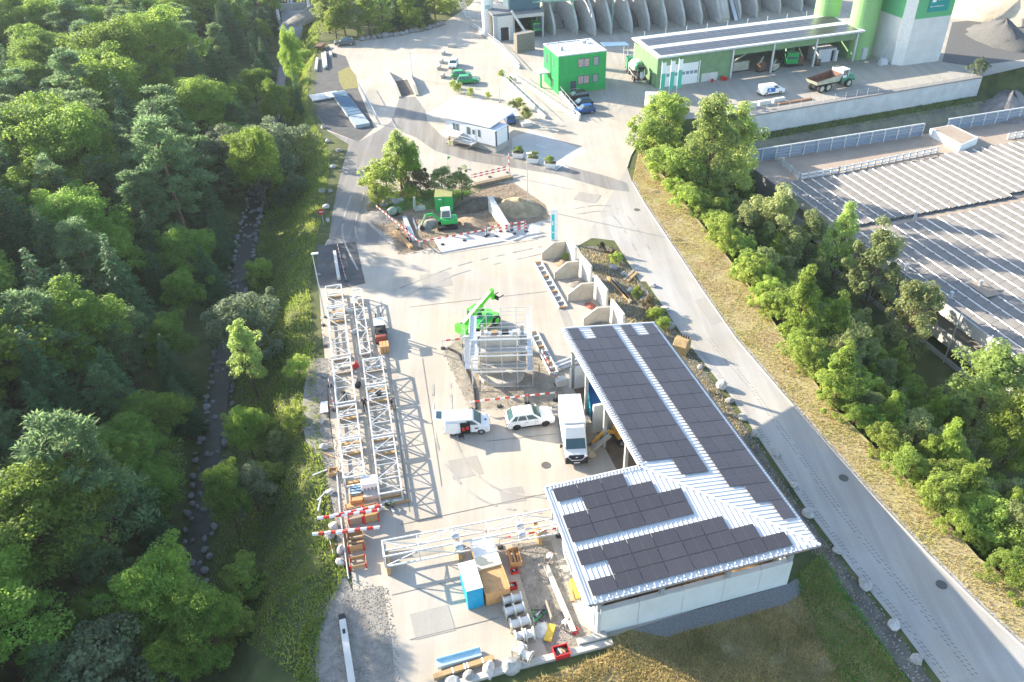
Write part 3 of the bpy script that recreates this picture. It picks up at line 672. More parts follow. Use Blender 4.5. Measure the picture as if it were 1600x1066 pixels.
# trees on the near bank, between stream and yard
for k, tx, ty, bx, by, lab, wd in [
    ('willow',400,470,395,560,'silvery willow leaning over the stream beside the truss rows',1.0),('poplar',400,505,402,620,'slim yellow-tipped tree right of the stream below the silvery willow',.75),
    ('broad',405,640,398,720,'bright green tree on the bank level with the box truck',.7),('broad',385,735,372,830,'bushy green tree on the bank beside the stacked timber crates',.7),
    ('willow',410,735,405,800,'small grey-green willow in the bank brush above the red and white barriers',.7),('broad',300,885,290,1010,'large light green tree hiding the lower end of the stream',.95),
    ('broad',372,935,350,1040,'green tree on the bank beside the lower gravel strip',.8),('willow',200,1010,190,1110,'pale silvery shrub at the bottom edge of the forest',1.0),
    ('willow',440,200,432,290,'grey-green willow on the bank beside the loop road',1.0),('broad',470,50,468,160,'tall light green tree at the stream mouth beside the parked dark car',.55),('broad',445,130,440,215,'green tree on the bank left of the white panels',.7),
    ('willow',365,210,362,300,'broad grey-green willow over the upper stream',1.25),('broad',430,205,420,330,'light green tree on the bank above the open stream',.8),('broad',310,1000,300,1085,'green tree at the bottom edge right of the silvery shrub',.8),
    ('shrub',465,640,462,668,'low green bush at the gravel edge left of the trusses',1.0),('shrub',470,560,468,590,'yellowish bush on the bank beside the lamp post foot',.9),('spruce',462,95,470,180,'slim sunlit spruce beside the white panels',.6)]:
    treepx(k, tx, ty, bx, by, lab, None, wd)
# ================================================================ vehicles
def paint(name, c, rough=.28, metal=0.0): return mat('paint_'+name, c, rough, metal, var=.03, spec=.5)
LAMP = mat('lamp_lens', (.75,.76,.78), .15, spec=.6); TAIL = mat('tail_lens', (.35,.02,.02), .2, spec=.5); RIM = mat('wheel_rim', (.45,.46,.47), .35, .7); RIMD = mat('dark_rim', (.05,.05,.055), .4, .5)
BLKP = mat('black_plastic', (.03,.03,.032), .6)
_wm = {}
def wheel(parent, x, y, r, w_, rim=RIM, name='wheel'):
    k = (round(r,3), round(w_,3), rim.name)
    if k not in _wm:
        t = MB().lathe([(r*.62,-w_/2),(r*.95,-w_/2),(r,-w_*.36),(r,w_*.36),(r*.95,w_/2),(r*.62,w_/2)], (0,0,0), 20, 'y').mesh('wheel', RUBBER, False)
        rm = MB().lathe([(r*.62,-w_*.5-.004),(r*.62,w_*.5+.004)], (0,0,0), 16, 'y')
        for i in range(5):
            a = 6.283*i/5
            for s in (-1,1): rm.cbox(math.cos(a)*r*.3, s*(w_*.5+.012), math.sin(a)*r*.3, .08, .02, .08)
        rm.lathe([(r*.16,-w_*.5-.03),(r*.16,w_*.5+.03)], (0,0,0), 10, 'y')
        _wm[k] = (t, rm.mesh('rim', rim))
    o = ob(name, _wm[k][0], parent); o.location = (x, y, r); ob('rim', _wm[k][1], o)
    return o
def arch(cx, r, z0, n=7): return [(cx + r*math.cos(math.pi*i/(n-1)), z0 + r*math.sin(math.pi*i/(n-1))) for i in range(n)]
def car(name, label, cat, loc, rz, pm, L=4.4, W=1.82, H=1.5, style='hatch', group=None, rim=RIM):
    """heading +x; windows, lights, wheels, mirrors are parts"""
    t = thing(name, label, cat, loc, rz, group); wr = .33 if style != 'suv' else .37; zb = .22
    xr, xf = -L*.30, L*.305; belt = H*.62; hood = {'van':.60,'suv':.60}.get(style, .58)*H
    low = [(-L/2+.05,zb+.12),(-L/2+.02,H*.45),(-L/2+.1,belt)]
    low += [(L*.22 if style != 'van' else L*.27, belt), (L*.40, hood*.97), (L*.47, hood*.86), (L/2, H*.40), (L/2-.05, zb+.1)]
    low += arch(xf, wr*1.2, zb) + arch(xr, wr*1.2, zb)
    body = MB().ext(low, 'y', -W/2, W/2).build('body', pm, t, .09, seg=3)
    if style == 'van': bb, tt = (-L/2+.08, L*.33), (-L/2+.16, L*.13)
    elif style == 'suv': bb, tt = (-L/2+.10, L*.235), (-L*.33, L*.04)
    elif style == 'wagon': bb, tt = (-L/2+.08, L*.22), (-L*.38, L*.03)
    else: bb, tt = (-L/2+.12, L*.235), (-L*.34, L*.05)
    hw, tw = W/2*.965, W/2*.76 if style != 'van' else W/2*.86
    MB().frust((bb[0],-hw,bb[1],hw), (tt[0],-tw,tt[1],tw), belt-.02, H).build('cabin', pm, t, .07, seg=3)
    def lp(fx, fz, s):      # point on the tapered side
        xb = lerp(bb[0], bb[1], fx); xt = lerp(tt[0], tt[1], fx); y = lerp(hw, tw, fz)+.012
        return (lerp(xb, xt, fz), s*y, lerp(belt, H, fz))
    nw = {'van':[(.70,.93)],'wagon':[(.05,.25),(.28,.58),(.61,.93)]}.get(style, [(.08,.24),(.27,.57),(.60,.92)])
    for s in (-1,1):
        for a, b in nw:
            MB().quad(lp(a,.14,s), lp(b,.14,s), lp(b-.01,.82,s), lp(a+.01,.82,s)).build('side_window', GLASS, t)
    def cross(fx0, fx1, name):
        pts = []
        for f, zz in ((fx0,.10),(fx1,.86)):
            xb = bb[1] if name == 'windscreen' else bb[0]; xt = tt[1] if name == 'windscreen' else tt[0]
            x = lerp(xb, xt, zz) + (.015 if name == 'windscreen' else -.015); y = lerp(hw, tw, zz)*.9; z = lerp(belt, H, zz)
            pts.append(((x,-y,z),(x,y,z)))
        MB().quad(pts[0][0], pts[0][1], pts[1][1], pts[1][0]).build(name, GLASS, t)
    cross(0,0,'windscreen')
    if style != 'van': cross(0,0,'rear_window')
    for s in (-1,1):
        MB().cbox(L/2-.10, s*W*.37, H*.47, .2, .34, .13).build('headlight', LAMP, t, .03)
        MB().cbox(-L/2+.06, s*W*.41, H*.50, .1, .2, .22).build('tail_light', TAIL, t, .02)
        MB().cbox(L*.17, s*(W/2+.09), belt+.08, .14, .2, .13).build('mirror', pm, t, .03)
    MB().cbox(L/2-.03, 0, H*.27, .1, W*.72, .2).build('grille', BLKP, t, .02)
    MB().cbox(-L/2+.05, 0, .30, .1, W*.86, .22).build('rear_bumper', BLKP, t, .03)
    for s in (-1,1):
        for fx in (-.13,.09,.24): MB().box(L*fx-.008,s*(W/2+.002)-.004,.42,L*fx+.008,s*(W/2+.002)+.004,belt-.05).build('door_seam', BLKP, t)
        for fx in (-.08,.13): MB().box(L*fx-.1,s*(W/2+.012)-.012,belt-.2,L*fx+.08,s*(W/2+.012)+.012,belt-.16).build('door_handle', BLKP if style == 'suv' else pm, t)
        MB().box(-L*.2,s*(W/2+.004)-.01,.24,L*.2,s*(W/2+.004)+.01,.38).build('sill_trim', BLKP, t)
    MB().box(L/2+.012,-.26,H*.24,L/2+.026,.26,H*.24+.11).build('number_plate', WHITE, t)
    for x in (xr, xf):
        for s in (-1,1): wheel(t, x, s*(W/2-.11), wr, .22, rim)
    return t
def by_wheels(r, f, W, side):
    """near-side wheel contact pixels (rear, front); side=+1: centre lies left of heading"""
    a, b = G(*r), G(*f); d = (b-a).normalized(); n = Vector((-d.y, d.x, 0))*side
    c = (a+b)/2 + n*(W/2-.1); return (c.x, c.y, .012), math.atan2(d.y, d.x)
WP = paint('white', (.82,.82,.80))
# white SUV in the yard
loc, rz = by_wheels((806,672),(854,665.5), 1.88, 1)
car('suv', 'white SUV with black wheels parked in the yard between van and box truck', 'car', loc, rz, WP, 4.65, 1.88, 1.66, 'suv', rim=RIMD)
# white van, tailgate up, side door slid open
loc, rz = by_wheels((706,681),(755,678), 1.83, 1)
van = car('panel_van', 'small white panel van with tailgate raised and side door open', 'van', loc, rz, WP, 4.4, 1.83, 1.88, 'van')
MB().add([(-2.1,-.75,1.84),(-2.1,.75,1.84),(-3.15,.72,2.05),(-3.15,-.72,2.05),(-2.1,-.75,1.90),(-2.1,.75,1.90),(-3.15,.72,2.11),(-3.15,-.72,2.11)],
         [(3,2,1,0),(4,5,6,7),(0,1,5,4),(1,2,6,5),(2,3,7,6),(3,0,4,7)]).build('tailgate', WP, van, .02)
MB().quad((-2.35,-.55,1.96),(-2.35,.55,1.96),(-2.85,.5,2.062),(-2.85,-.5,2.062)).build('tailgate_window', GLASS, van)
MB().cbox(-.15, -.915, .98, .95, .03, 1.25).build('door_opening_shade', mat('van_interior_shade', (.02,.018,.018), .9), van)  # flat dark panel stands for the shade inside the open door
for x, z in ((-.35,.8),(.05,.95)): MB().cbox(x, -.935, z, .3, .03, .4).build('tool_crate', RED, van, .01)
MB().cbox(-1.3, -.95, 1.0, 1.05, .05, 1.3).build('sliding_door', WP, van, .03)
emb = BLKP
MB().cbox(.9, -.925, .85, .35, .02, .14).build('door_logo', emb, van); MB().lathe([(.11,0),(.11,.015)], (1.78,0,1.10), 14).build('badge', BLKP, van)
# box truck facing the camera
pf, pr = G(901,728), G(887,599,3.15); pr.z = 0; dv = (pf-pr); TL = 6.4; dv.normalize()
c = pf - dv*(TL/2)
TR = thing('box_truck', 'white box truck with black front bumper facing the camera beside the shed', 'truck', (c.x, c.y, .012), math.atan2(dv.y, dv.x))
MB().box(-3.2,-1.06,.75,.85,1.06,3.15).build('cargo_box', WP, TR, .05)
MB().box(-3.2,-1.0,.45,2.3,1.0,.72).build('chassis', DARK, TR, .03)
MB().frust((.87,-.98,1.95,.98),(.87,-.95,1.35,.95),2.15,3.0).build('wind_deflector', WP, TR, .12, seg=4)
MB().ext([(.87,.5),(.87,2.2),(1.75,2.2),(2.45,1.35),(3.05,1.15),(3.2,.85),(3.2,.5)], 'y', -1.0, 1.0).build('cab', WP, TR, .12, seg=4)
MB().quad((1.79,-.86,2.17),(1.79,.86,2.17),(2.47,.9,1.40),(2.47,-.9,1.40)).build('windscreen', GLASS, TR)
MB().box(2.6,-1.03,.28,3.27,1.03,.98).build('bumper', BLKP, TR, .08, seg=3)
MB().quad((3.05,-.85,1.18),(3.05,.85,1.18),(3.22,.8,.9),(3.22,-.8,.9)).build('grille', BLKP, TR)
MB().lathe([(.12,0),(.10,.02)], (3.17,0,.98), 4, 'x').build('badge', LAMP, TR)
MB().bar((3.15,-.85,1.12),(3.30,-.45,.80),.05).bar((3.15,.85,1.12),(3.30,.45,.80),.05).bar((3.30,-.45,.80),(3.30,.45,.80),.05).build('chrome_trim', LAMP, TR)
MB().box(3.275,-.26,.40,3.29,.26,.52).build('number_plate', WHITE, TR)
for s in (-1,1):
    MB().cbox(3.0, s*.84, 1.08, .3, .26, .2).build('headlight', LAMP, TR, .03)
    MB().bar((2.1,s*1.0,1.5),(2.15,s*1.28,1.55),.05).cbox(2.15, s*1.32, 1.55, .14, .2, .34).build('mirror', BLKP, TR)
    MB().quad((1.2,s*1.012,1.4),(2.25,s*1.012,1.4),(1.72,s*1.012,2.08),(1.2,s*1.012,2.08)).build('side_window', GLASS, TR)
    wheel(TR, 2.35, s*.86, .36, .24); wheel(TR, -1.9, s*.86, .36, .28)
MB().box(1.0,-.5,2.72,1.012,.5,2.95).build('logo_panel', mat('pale_blue_print', (.35,.48,.68), .6), TR)
for i in range(8): MB().box(1.50,-.48+i*.12,2.50-.0,1.515,-.42+i*.12,2.68).build('logo_letter', mat('blue_print', (.16,.27,.55), .6), TR)
# cars beside the office and in the car park
GP = paint('green', (.02,.32,.08)); BLU = paint('blue', (.03,.09,.28)); DKB = paint('dark_blue', (.02,.035,.08)); BLK = paint('black', (.02,.02,.022)); GRY = paint('slate_grey', (.10,.13,.15), .3, .4)
def car2(lab, r, f, W, side, pm, L, H, style, group=None):
    loc, rz = by_wheels(r, f, W, side); return car('car', lab, 'car', loc, rz, pm, L, W, H, style, group)
car2('blue hatchback parked nearest the road beside the green office', (925.5,177.5),(905,180.5), 1.7, -1, BLU, 3.9, 1.55, 'hatch')
car2('dark blue car parked between the blue hatchback and the black estate', (921,167),(901,170), 1.78, -1, DKB, 4.2, 1.48, 'hatch')
car2('black estate car parked closest to the green office wall', (916,155),(889,159), 1.8, -1, BLK, 4.7, 1.48, 'wagon')
car2('bright green pickup-like van nearest the planted bed in the car park', (722,132.5),(741,131.5), 1.75, 1, GP, 4.3, 1.6, 'wagon')
car2('bright green car behind the other green car in the car park', (712,124),(731,122.5), 1.75, 1, GP, 4.2, 1.55, 'hatch')
car2('white compact car standing end-on in the car park', (706,98),(700,111), 1.75, 1, WP, 4.1, 1.5, 'hatch')
car2('slate grey SUV parked by the bushes at the top left', (552,71),(526,73), 1.85, -1, GRY, 4.75, 1.68, 'suv')
loc = G(796,190); car('car', 'blue car half hidden behind the white weigh hut', 'car', (loc.x, loc.y, .01), R(100), BLU, 4.0, 1.7, 1.5, 'hatch')
# white van with blue side panel on the plant forecourt
loc, rz = by_wheels((1193,151),(1222,147), 1.85, 1); V2 = car('panel_van', 'white van with blue lettered side panel on the plant forecourt', 'van', loc, rz, WP, 4.9, 1.85, 1.9, 'van')
MB().cbox(-.55, -.945, 1.05, 1.7, .02, .8).build('side_panel', mat('blue_panel', (.03,.16,.42), .5), V2)
MB().bar((-1.1,-.96,.75),(-.85,-.96,1.3),.09).bar((-.85,-.96,1.3),(-.6,-.96,.75),.09).build('side_logo', WHITE, V2)
# ---------------------------------------------------------------- mixer trucks, lorry, dump truck
def mixer(label, loc, rz, cabm, drummat, L=8.2, detail=True):
    t = thing('mixer_truck', label, 'truck', loc, rz)
    MB().box(L/2-1.9,-1.2,.6,L/2,1.2,2.9).build('cab', cabm, t, .15, seg=3)
    MB().quad((L/2+.02,-1.05,1.75),(L/2+.02,1.05,1.75),(L/2-.02,.98,2.65),(L/2-.02,-.98,2.65)).build('windscreen', GLASS, t)
    for s in (-1,1): MB().quad((L/2-1.1,s*1.215,1.75),(L/2-.15,s*1.215,1.75),(L/2-.2,s*1.2,2.55),(L/2-1.1,s*1.2,2.55)).build('side_window', GLASS, t)
    MB().box(-L/2+.2,-.55,.75,L/2-1.6,.55,1.05).build('chassis', DARK, t)
    MB().box(L/2-.05,-1.2,.35,L/2+.08,1.2,.8).build('bumper', DARK, t, .03)
    MB().box(L/2-2.4,-1.0,1.05,L/2-1.95,1.0,2.2).build('water_tank', STEELW, t, .05)
    d = MB().lathe([(.35,-3.1),(.75,-2.9),(1.12,-1.9),(1.22,-.9),(1.15,.3),(.8,1.5),(.45,2.2)], (0,0,0), 20, 'x').build('drum', drummat, t, smooth=True)
    d.location = (-.55,0,2.35); d.rotation_euler = (0, R(-12)+math.pi, math.pi) if False else (0, R(10), 0)
    d.scale = (-1,1,1)
    MB().frust((-L/2-.1,-.45,-L/2+.7,.45),(-L/2-.35,-.75,-L/2+.8,.75),2.7,3.35).build('hopper', DARK, t)
    MB().bar((-L/2-.1,0,2.3),(-L/2-.75,.1,1.2),.5,.12).build('chute', STEELW, t)
    MB().bar((-L/2+.5,-.7,1.0),(-L/2+.3,-.7,2.8),.1).bar((-L/2+.5,.7,1.0),(-L/2+.3,.7,2.8),.1).build('drum_frame', STEELW, t)
    MB().bar((-L/2-.05,-1.15,.55),(-L/2-.05,1.15,.55),.12).build('rear_guard', STEELW, t)
    for s in (-1,1):
        MB().cbox(-L/2+.15, s*.95, .95, .1, .35, .18).build('tail_light', TAIL, t)
        MB().cbox(-.6, s*1.13, 1.12, 5.0, .06, .1).build('mudguard', STEELW, t)
        for x in (L/2-1.3, L/2-2.9, -1.7, -3.05): wheel(t, x, s*1.0, .5, .32, RIM)
    return t
DRG = bands('green_white_drum', [(0,(.7,.72,.70)),(.25,(.05,.33,.13)),(.62,(.7,.72,.70)),(.8,(.5,.5,.5))], 'x', .4, 5.3)
CABG = paint('truck_green', (.04,.30,.10)); CABW = paint('cab_cream', (.62,.64,.58))
a, b = G(1003,136), G(975,95); c = (a+b)/2; mixer('concrete mixer truck with green and white drum parked beside the green office', (c.x+.3, c.y-2.0, .01), ang(a, b), CABG, DRG, 9.2)
a, b = G(1003,193), G(1030,168); c = (a+b)/2; mixer('concrete mixer truck half hidden behind the roadside bushes', (c.x, c.y, .01), ang(a, b)+.35, CABW, mat('grey_drum', (.6,.6,.58), .5))
a, b = G(1205,70), G(1228,101); c = G(1237,107) + (a-b).normalized()*4.4; mixer('green mixer truck parked inside the open bay of the long hall', (c.x, c.y, .012), ang(a, b), GP, mat('worn_green_drum', (.10,.22,.13), .5))
# green lorry in the plant building
a, b = G(826,28), G(841,57); d = ang(a, b)
t = thing('green_lorry', 'green lorry with long green body standing in the plant doorway', 'truck', (b.x, b.y, .012), d)
MB().box(-1.9,-1.2,.6,0,1.2,3.0).build('cab', GP, t, .12); MB().quad((.02,-1.0,1.8),(.02,1.0,1.8),(.01,1.0,2.7),(.01,-1.0,2.7)).build('windscreen', GLASS, t)
MB().frust((-8,-1.2,-2.1,1.2),(-8.1,-1.35,-2.0,1.35),1.2,3.1).build('body', CABG, t, .05); MB().box(-8,-.5,.7,-1.5,.5,1.15).build('chassis', DARK, t)
MB().box(-.02,-1.15,.45,.1,1.15,1.2).build('bumper', DARK, t)
for s in (-1,1):
    MB().cbox(.04, s*.9, 1.35, .08, .3, .2).build('headlight', LAMP, t)
    for x in (-1.2,-5.2,-6.6): wheel(t, x, s*1.0, .5, .32)
# articulated dump truck
a, b = G(1268,148), G(1338,132); d = ang(a, b); c = (a+b)/2; rot = d
t = thing('dump_truck', 'green and grey articulated dump truck with rusty open bed on the plant forecourt', 'truck', (c.x-.3, c.y+1.0, .012), rot)
DTG = paint('dump_green', (.03,.22,.13), .45); BEDM = mat('worn_bed_paint', (.42,.42,.33), .7, var=.25, scale=1.5); RUSTM = mat('rusty_steel', (.16,.085,.06), .85, var=.35, scale=2)
MB().add([(-5,-1.3,1.6),(.4,-1.3,1.5),(.4,1.3,1.5),(-5,1.3,1.6),(-5.4,-1.5,2.3),(.9,-1.5,2.9),(.9,1.5,2.9),(-5.4,1.5,2.3)], [(3,2,1,0),(0,1,5,4),(1,2,6,5),(2,3,7,6),(3,0,4,7)]).build('bed', BEDM, t)
MB().add([(-4.9,-1.2,1.7),(.3,-1.2,1.62),(.3,1.2,1.62),(-4.9,1.2,1.7),(-5.3,-1.42,2.31),(.8,-1.42,2.91),(.8,1.42,2.91),(-5.3,1.42,2.31)], [(0,1,2,3),(4,5,1,0),(5,6,2,1),(6,7,3,2),(7,4,0,3)]).build('bed_lining', RUSTM, t)
MB().ext([(.85,-1.4),(1.0,0),(.85,1.4)], 'z', 2.9, 3.45).build('headboard', WHITE, t)
MB().box(1.3,-1.15,1.2,2.9,.9,1.9).build('cab_base', DTG, t, .06); MB().frust((1.35,-1.0,2.85,.75),(1.5,-.9,2.75,.65),1.9,3.2).build('cab', GLASS, t, .04)
MB().box(1.3,-1.05,3.2,3.0,.8,3.36).build('cab_roof', WHITE, t, .05)
for x, y in ((1.42,-.95),(2.78,-.95),(1.42,.7),(2.78,.7)): MB().bar((x,y,1.9),(x,y,3.2),.1).build('cab_pillar', WHITE, t)
MB().box(1.4,-1.12,1.9,2.3,-1.02,2.3).build('door', WHITE, t)
MB().frust((2.9,-1.1,4.6,1.0),(2.9,-1.0,4.3,.9),1.15,2.15).build('bonnet', DTG, t, .08); MB().box(4.5,-1.1,.9,4.72,1.0,1.4).build('bumper', DTG, t, .04)
MB().box(-4.6,-.5,.85,4.2,.5,1.45).build('chassis', DARK, t); MB().bar((1.15,.8,1.8),(1.15,.8,3.3),.2).build('exhaust', DARK, t)
for x in (-3.7,-2.1,3.0):
    for s in (-1,1): wheel(t, x, s*1.15, .78, .55, BEDM)
# ---------------------------------------------------------------- telehandler behind the scaffold
a, b = G(728,527), G(770,499); d = ang(a, b); c = (a+b)/2
TEL = thing('telehandler', 'lime green telehandler with raised boom and forks behind the scaffold tower', 'telehandler', (c.x, c.y, .012), d)
MB().box(-2.5,-1.0,.55,2.4,1.0,1.15).build('chassis', LIMEG, TEL, .08); MB().box(-3.0,-.95,.7,-2.4,.95,1.75).build('counterweight', LIMEG, TEL, .1)
MB().box(-1.0,-1.15,1.15,1.2,-.35,1.75).build('engine_cover', GREENM, TEL, .08)
MB().frust((-.8,.25,.9,1.15),(-.7,.3,.6,1.1),1.15,2.45).build('cab', GLASS, TEL, .04); MB().box(-.78,.22,2.452,.75,1.16,2.55).build('cab_roof', LIMEG, TEL, .04)
tip = G(768,456,5.2); M_ = Matrix.Rotation(-d, 3, 'Z') @ (tip - Vector((c.x, c.y, .012))); p0 = Vector((-2.4,-.1,1.9))
MB().bar(p0, p0.lerp(M_, .62), .5, .6).build('boom', LIMEG, TEL, .04); MB().bar(p0.lerp(M_, .55), M_, .36, .42).build('boom_extension', LIMEG, TEL, .03)
MB().bar(M_ + Vector((0,0,.35)), M_ + Vector((.15,0,-1.0)), .4, .35).build('fork_head', LIMEG, TEL, .03)
MB().bar(M_ + Vector((.3,-.7,-.75)), M_ + Vector((.3,.7,-.75)), .1, .5).build('fork_carriage', DARK, TEL)
for s in (-.4,.4): MB().bar(M_ + Vector((.35,s,-1.0)), M_ + Vector((1.5,s,-1.0)), .12, .05).build('fork', DARK, TEL)
MB().bar((0,-.1,1.3), p0.lerp(M_, .35), .16).build('lift_cylinder', STEELW, TEL)
for x in (-1.7,1.7):
    for s in (-1,1): wheel(TEL, x, s*1.02, .6, .42, LIMEG)
# ---------------------------------------------------------------- mini excavator in the dig
a, b = G(716,357), G(672,361); d = ang(a, b); c = G(700,354)
EX = thing('mini_excavator', 'green mini excavator with white cab and folded arm standing in the dig', 'excavator', (c.x, c.y, .012), d)
for s in (-1,1):
    MB().ext([(-1.3,.1),(-1.15,.0),(1.15,.0),(1.3,.1),(1.3,.4),(1.1,.5),(-1.1,.5),(-1.3,.4)], 'y', s*.95-.2, s*.95+.2).build('track', RUBBER, EX, .04)
MB().box(-.8,-.75,.3,.8,.75,.6).build('undercarriage', DARK, EX); MB().lathe([(.55,.6),(.55,.72)], (0,0,0), 16).build('slew_ring', DARK, EX)
MB().box(-1.35,-.95,.72,.9,.95,1.35).build('house', GREENM, EX, .15, seg=3)
MB().frust((-.55,-.95,.9,.15),(-.5,-.9,.75,.1),1.35,2.6).build('cab', WHITE, EX, .08, seg=3)
MB().quad((.93,-.85,1.45),(.93,.05,1.45),(.79,.02,2.45),(.79,-.82,2.45)).build('windscreen', GLASS, EX)
MB().quad((-.4,.165,1.5),(.75,.165,1.5),(.65,.12,2.4),(-.38,.12,2.4)).build('side_window', GLASS, EX); MB().quad((-.4,-.965,1.5),(.75,-.965,1.5),(.65,-.92,2.4),(-.38,-.92,2.4)).build('side_window', GLASS, EX)
MB().bar((.9,.35,1.1),(2.0,.4,2.3),.28,.32).bar((2.0,.4,2.3),(2.9,.4,2.2),.26,.3).build('boom', GREENM, EX, .03)
MB().bar((2.9,.4,2.25),(3.6,.4,.75),.2,.24).build('dipper_arm', mat('pale_green', (.25,.42,.22), .5), EX, .02)
MB().ext([(3.2,.1),(3.7,.05),(3.95,.35),(3.75,.75),(3.45,.7),(3.35,.4)], 'y', .1, .7).build('bucket', DARK, EX)
MB().box(1.35,-1.1,.05,1.5,1.1,.5).build('dozer_blade', DARK, EX)
# ---------------------------------------------------------------- forklift with load beside the trusses
a, b = G(598,548), G(592,488); d = ang(a, b); c = G(596,528)
FK = thing('forklift', 'dark forklift carrying red timber crates beside the right truss row', 'forklift', (c.x, c.y, .012), d)
MB().box(-1.1,-.62,.25,.9,.62,1.1).build('body', DARK, FK, .08); MB().box(-1.5,-.6,.35,-1.05,.6,1.2).build('counterweight', mat('rust_red_paint', (.32,.08,.05), .6), FK, .08)
for x, y in ((-.6,-.55),(-.6,.55),(.75,-.55),(.75,.55)): MB().bar((x,y,1.1),(x,y,2.15),.07).build('cage_post', DARK, FK)
MB().box(-.7,-.6,2.15,.85,.6,2.22).build('overhead_guard', STEELW, FK); MB().cbox(-.2,0,1.25,.5,.5,.3).build('seat', BLKP, FK, .05)
for s in (-.3,.3): MB().bar((1.0,s,.15),(1.0,s,2.6),.12,.14).build('mast', DARK, FK); MB().bar((1.1,s,.2),(2.2,s,.2),.14,.06).build('fork', DARK, FK)
for x in (-.95,.65):
    for s in (-1,1): wheel(FK, x, s*.55, .3, .24)
cr = thing('timber_crate', 'pale slatted crate on the forks of the dark forklift', 'crate', (c.x+math.cos(d)*1.75, c.y+math.sin(d)*1.75, .26), d)
for i in range(4): MB().box(-.5,-.55+i*.29,.0,.5,-.33+i*.29,1.0).build('board', STEELW, cr)
a, b = G(603,560), G(600,536); cr = thing('timber_crate', 'red-brown crate standing behind the forklift', 'crate', ((a.x+b.x)/2, (a.y+b.y)/2, .012), ang(a, b))
for i in range(3): MB().box(-.55,-.5+i*.34,.0,.55,-.2+i*.34,.9).build('board', WOODP, cr)
# ---------------------------------------------------------------- blue skip and backhoe under the shed roof
a, b = G(921,652), G(916,612); d = ang(a, b); c = G(938,640)
SK = thing('blue_skip', 'open blue waste skip with greenery inside, half under the shed roof', 'skip', (c.x, c.y, .012), d)
BLS = mat('skip_blue', (.02,.16,.42), .5, var=.1); TEAL = mat('skip_teal', (.02,.42,.50), .5)
MB().add([(-1.9,-1.1,.15),(1.9,-1.1,.15),(1.9,1.1,.15),(-1.9,1.1,.15),(-2.2,-1.2,1.7),(2.2,-1.2,1.7),(2.2,1.2,1.7),(-2.2,1.2,1.7),(-2.1,-1.1,1.7),(2.1,-1.1,1.7),(2.1,1.1,1.7),(-2.1,1.1,1.7),(-2.1,-1.1,.9),(2.1,-1.1,.9),(2.1,1.1,.9),(-2.1,1.1,.9)],
         [(3,2,1,0),(0,1,5,4),(1,2,6,5),(2,3,7,6),(3,0,4,7),(4,5,9,8),(5,6,10,9),(6,7,11,10),(7,4,8,11),(8,9,13,12),(9,10,14,13),(10,11,15,14),(11,8,12,15),(12,13,14,15)]).build('tub', BLS, SK)
for x in (-1.4,-.5,.4,1.3): MB().bar((x,1.12,.3),(x*1.1,1.23,1.65),.14,.08).build('rib', TEAL, SK)
MB().bar((-2.2,1.22,1.68),(2.2,1.22,1.68),.12).build('rim_bar', TEAL, SK)
BHY = mat('backhoe_yellow', (.52,.28,.05), .6, var=.2); c = G(978,684)
BH = thing('backhoe_loader', 'worn yellow backhoe arm and wheels sticking out from under the shed roof', 'backhoe', (c.x, c.y, .012), R(200))
MB().box(-1.6,-.8,.6,1.2,.8,1.4).build('body', BHY, BH, .1); MB().frust((-1.4,-.7,.2,.7),(-1.2,-.62,.0,.62),1.4,2.7).build('cab', GLASS, BH, .05)
MB().bar((1.2,.1,1.2),(2.5,.3,2.0),.28,.3).bar((2.5,.3,2.0),(3.6,.2,.9),.25,.28).build('boom', BHY, BH, .03)
MB().bar((2.2,.9,1.9),(3.9,.8,.6),.3,.34).build('dipper_arm', mat('worn_grey_steel', (.28,.26,.23), .7), BH); MB().ext([(3.6,.05),(4.2,0),(4.6,.3),(4.4,.7),(3.9,.6)], 'y', .4, 1.2).build('bucket', mat('dusty_steel', (.45,.38,.27), .8), BH)
for s in (-1,1): wheel(BH, -.9, s*.85, .72, .45); wheel(BH, .9, s*.85, .45, .35)
# ================================================================ yard objects
# concrete storage bays
STAINC = mat('stained_concrete', (.50,.44,.35), .88, var=.18, scale=.9, bump=.15, bscale=12)
for i, (fl, fr, ttop) in enumerate([((846.4,405.5),(883,402),379.6),((866,437),(903.6,433.6),409),((887,471),(927,468),443),((911,509),(952,506),480)]):
    a, b = G(*fl), G(*fr); L = (b-a).length; d = ang(a, b); hgt = 2.35
    solo(MB().ext([(0,0),(L,0),(L,hgt),(L*.52,hgt),(0,1.05)], 'y', -.14, .14), 'bay_divider', STAINC,
         'stained concrete bay divider with sloping top, %s from the blue pylon' % ORD[i], 'divider wall', (a.x, a.y, .012), d, 'bay dividers', .03)
for i, (p, q) in enumerate([((885,369),(900,386)),((907,397),(924,416)),((930.5,430),(949,453)),((956,467),(975,491))]):
    a, b = G(*p, 3.0), G(*q, 3.0); L = (b-a).length; d = ang(a, b)
    solo(MB().box(0,-.13,-3.0+.012,L,.13,0), 'bay_rear_wall', CONCL, 'upright white concrete slab behind the bays, %s from the blue pylon' % ORD[i], 'wall slab', (a.x, a.y, 3.0), d, 'bay rear slabs', .02)
for i, (x, y, c_) in enumerate(((880,413,DIRT),(905,445,GRAVEL),(922,478,mat('red_rubble', (.36,.12,.09), .9, var=.5, scale=6)),(938,512,GRAVEL))):
    p = G(x, y); heap('bay_heap', ['brown earth heap in the first storage bay','grey rubble heap in the second storage bay','small red rubble heap in the third storage bay','dark gravel heap in the fourth storage bay'][i], 'heap', (p.x, p.y, .012), 1.5-.7*(i==2), .9-.3*(i==2), .6-.2*(i==2), c_, 20+i)
tree('shrub', *G(884,408).xy, 1.3, 'small weeds growing in the first storage bay', None, .5)
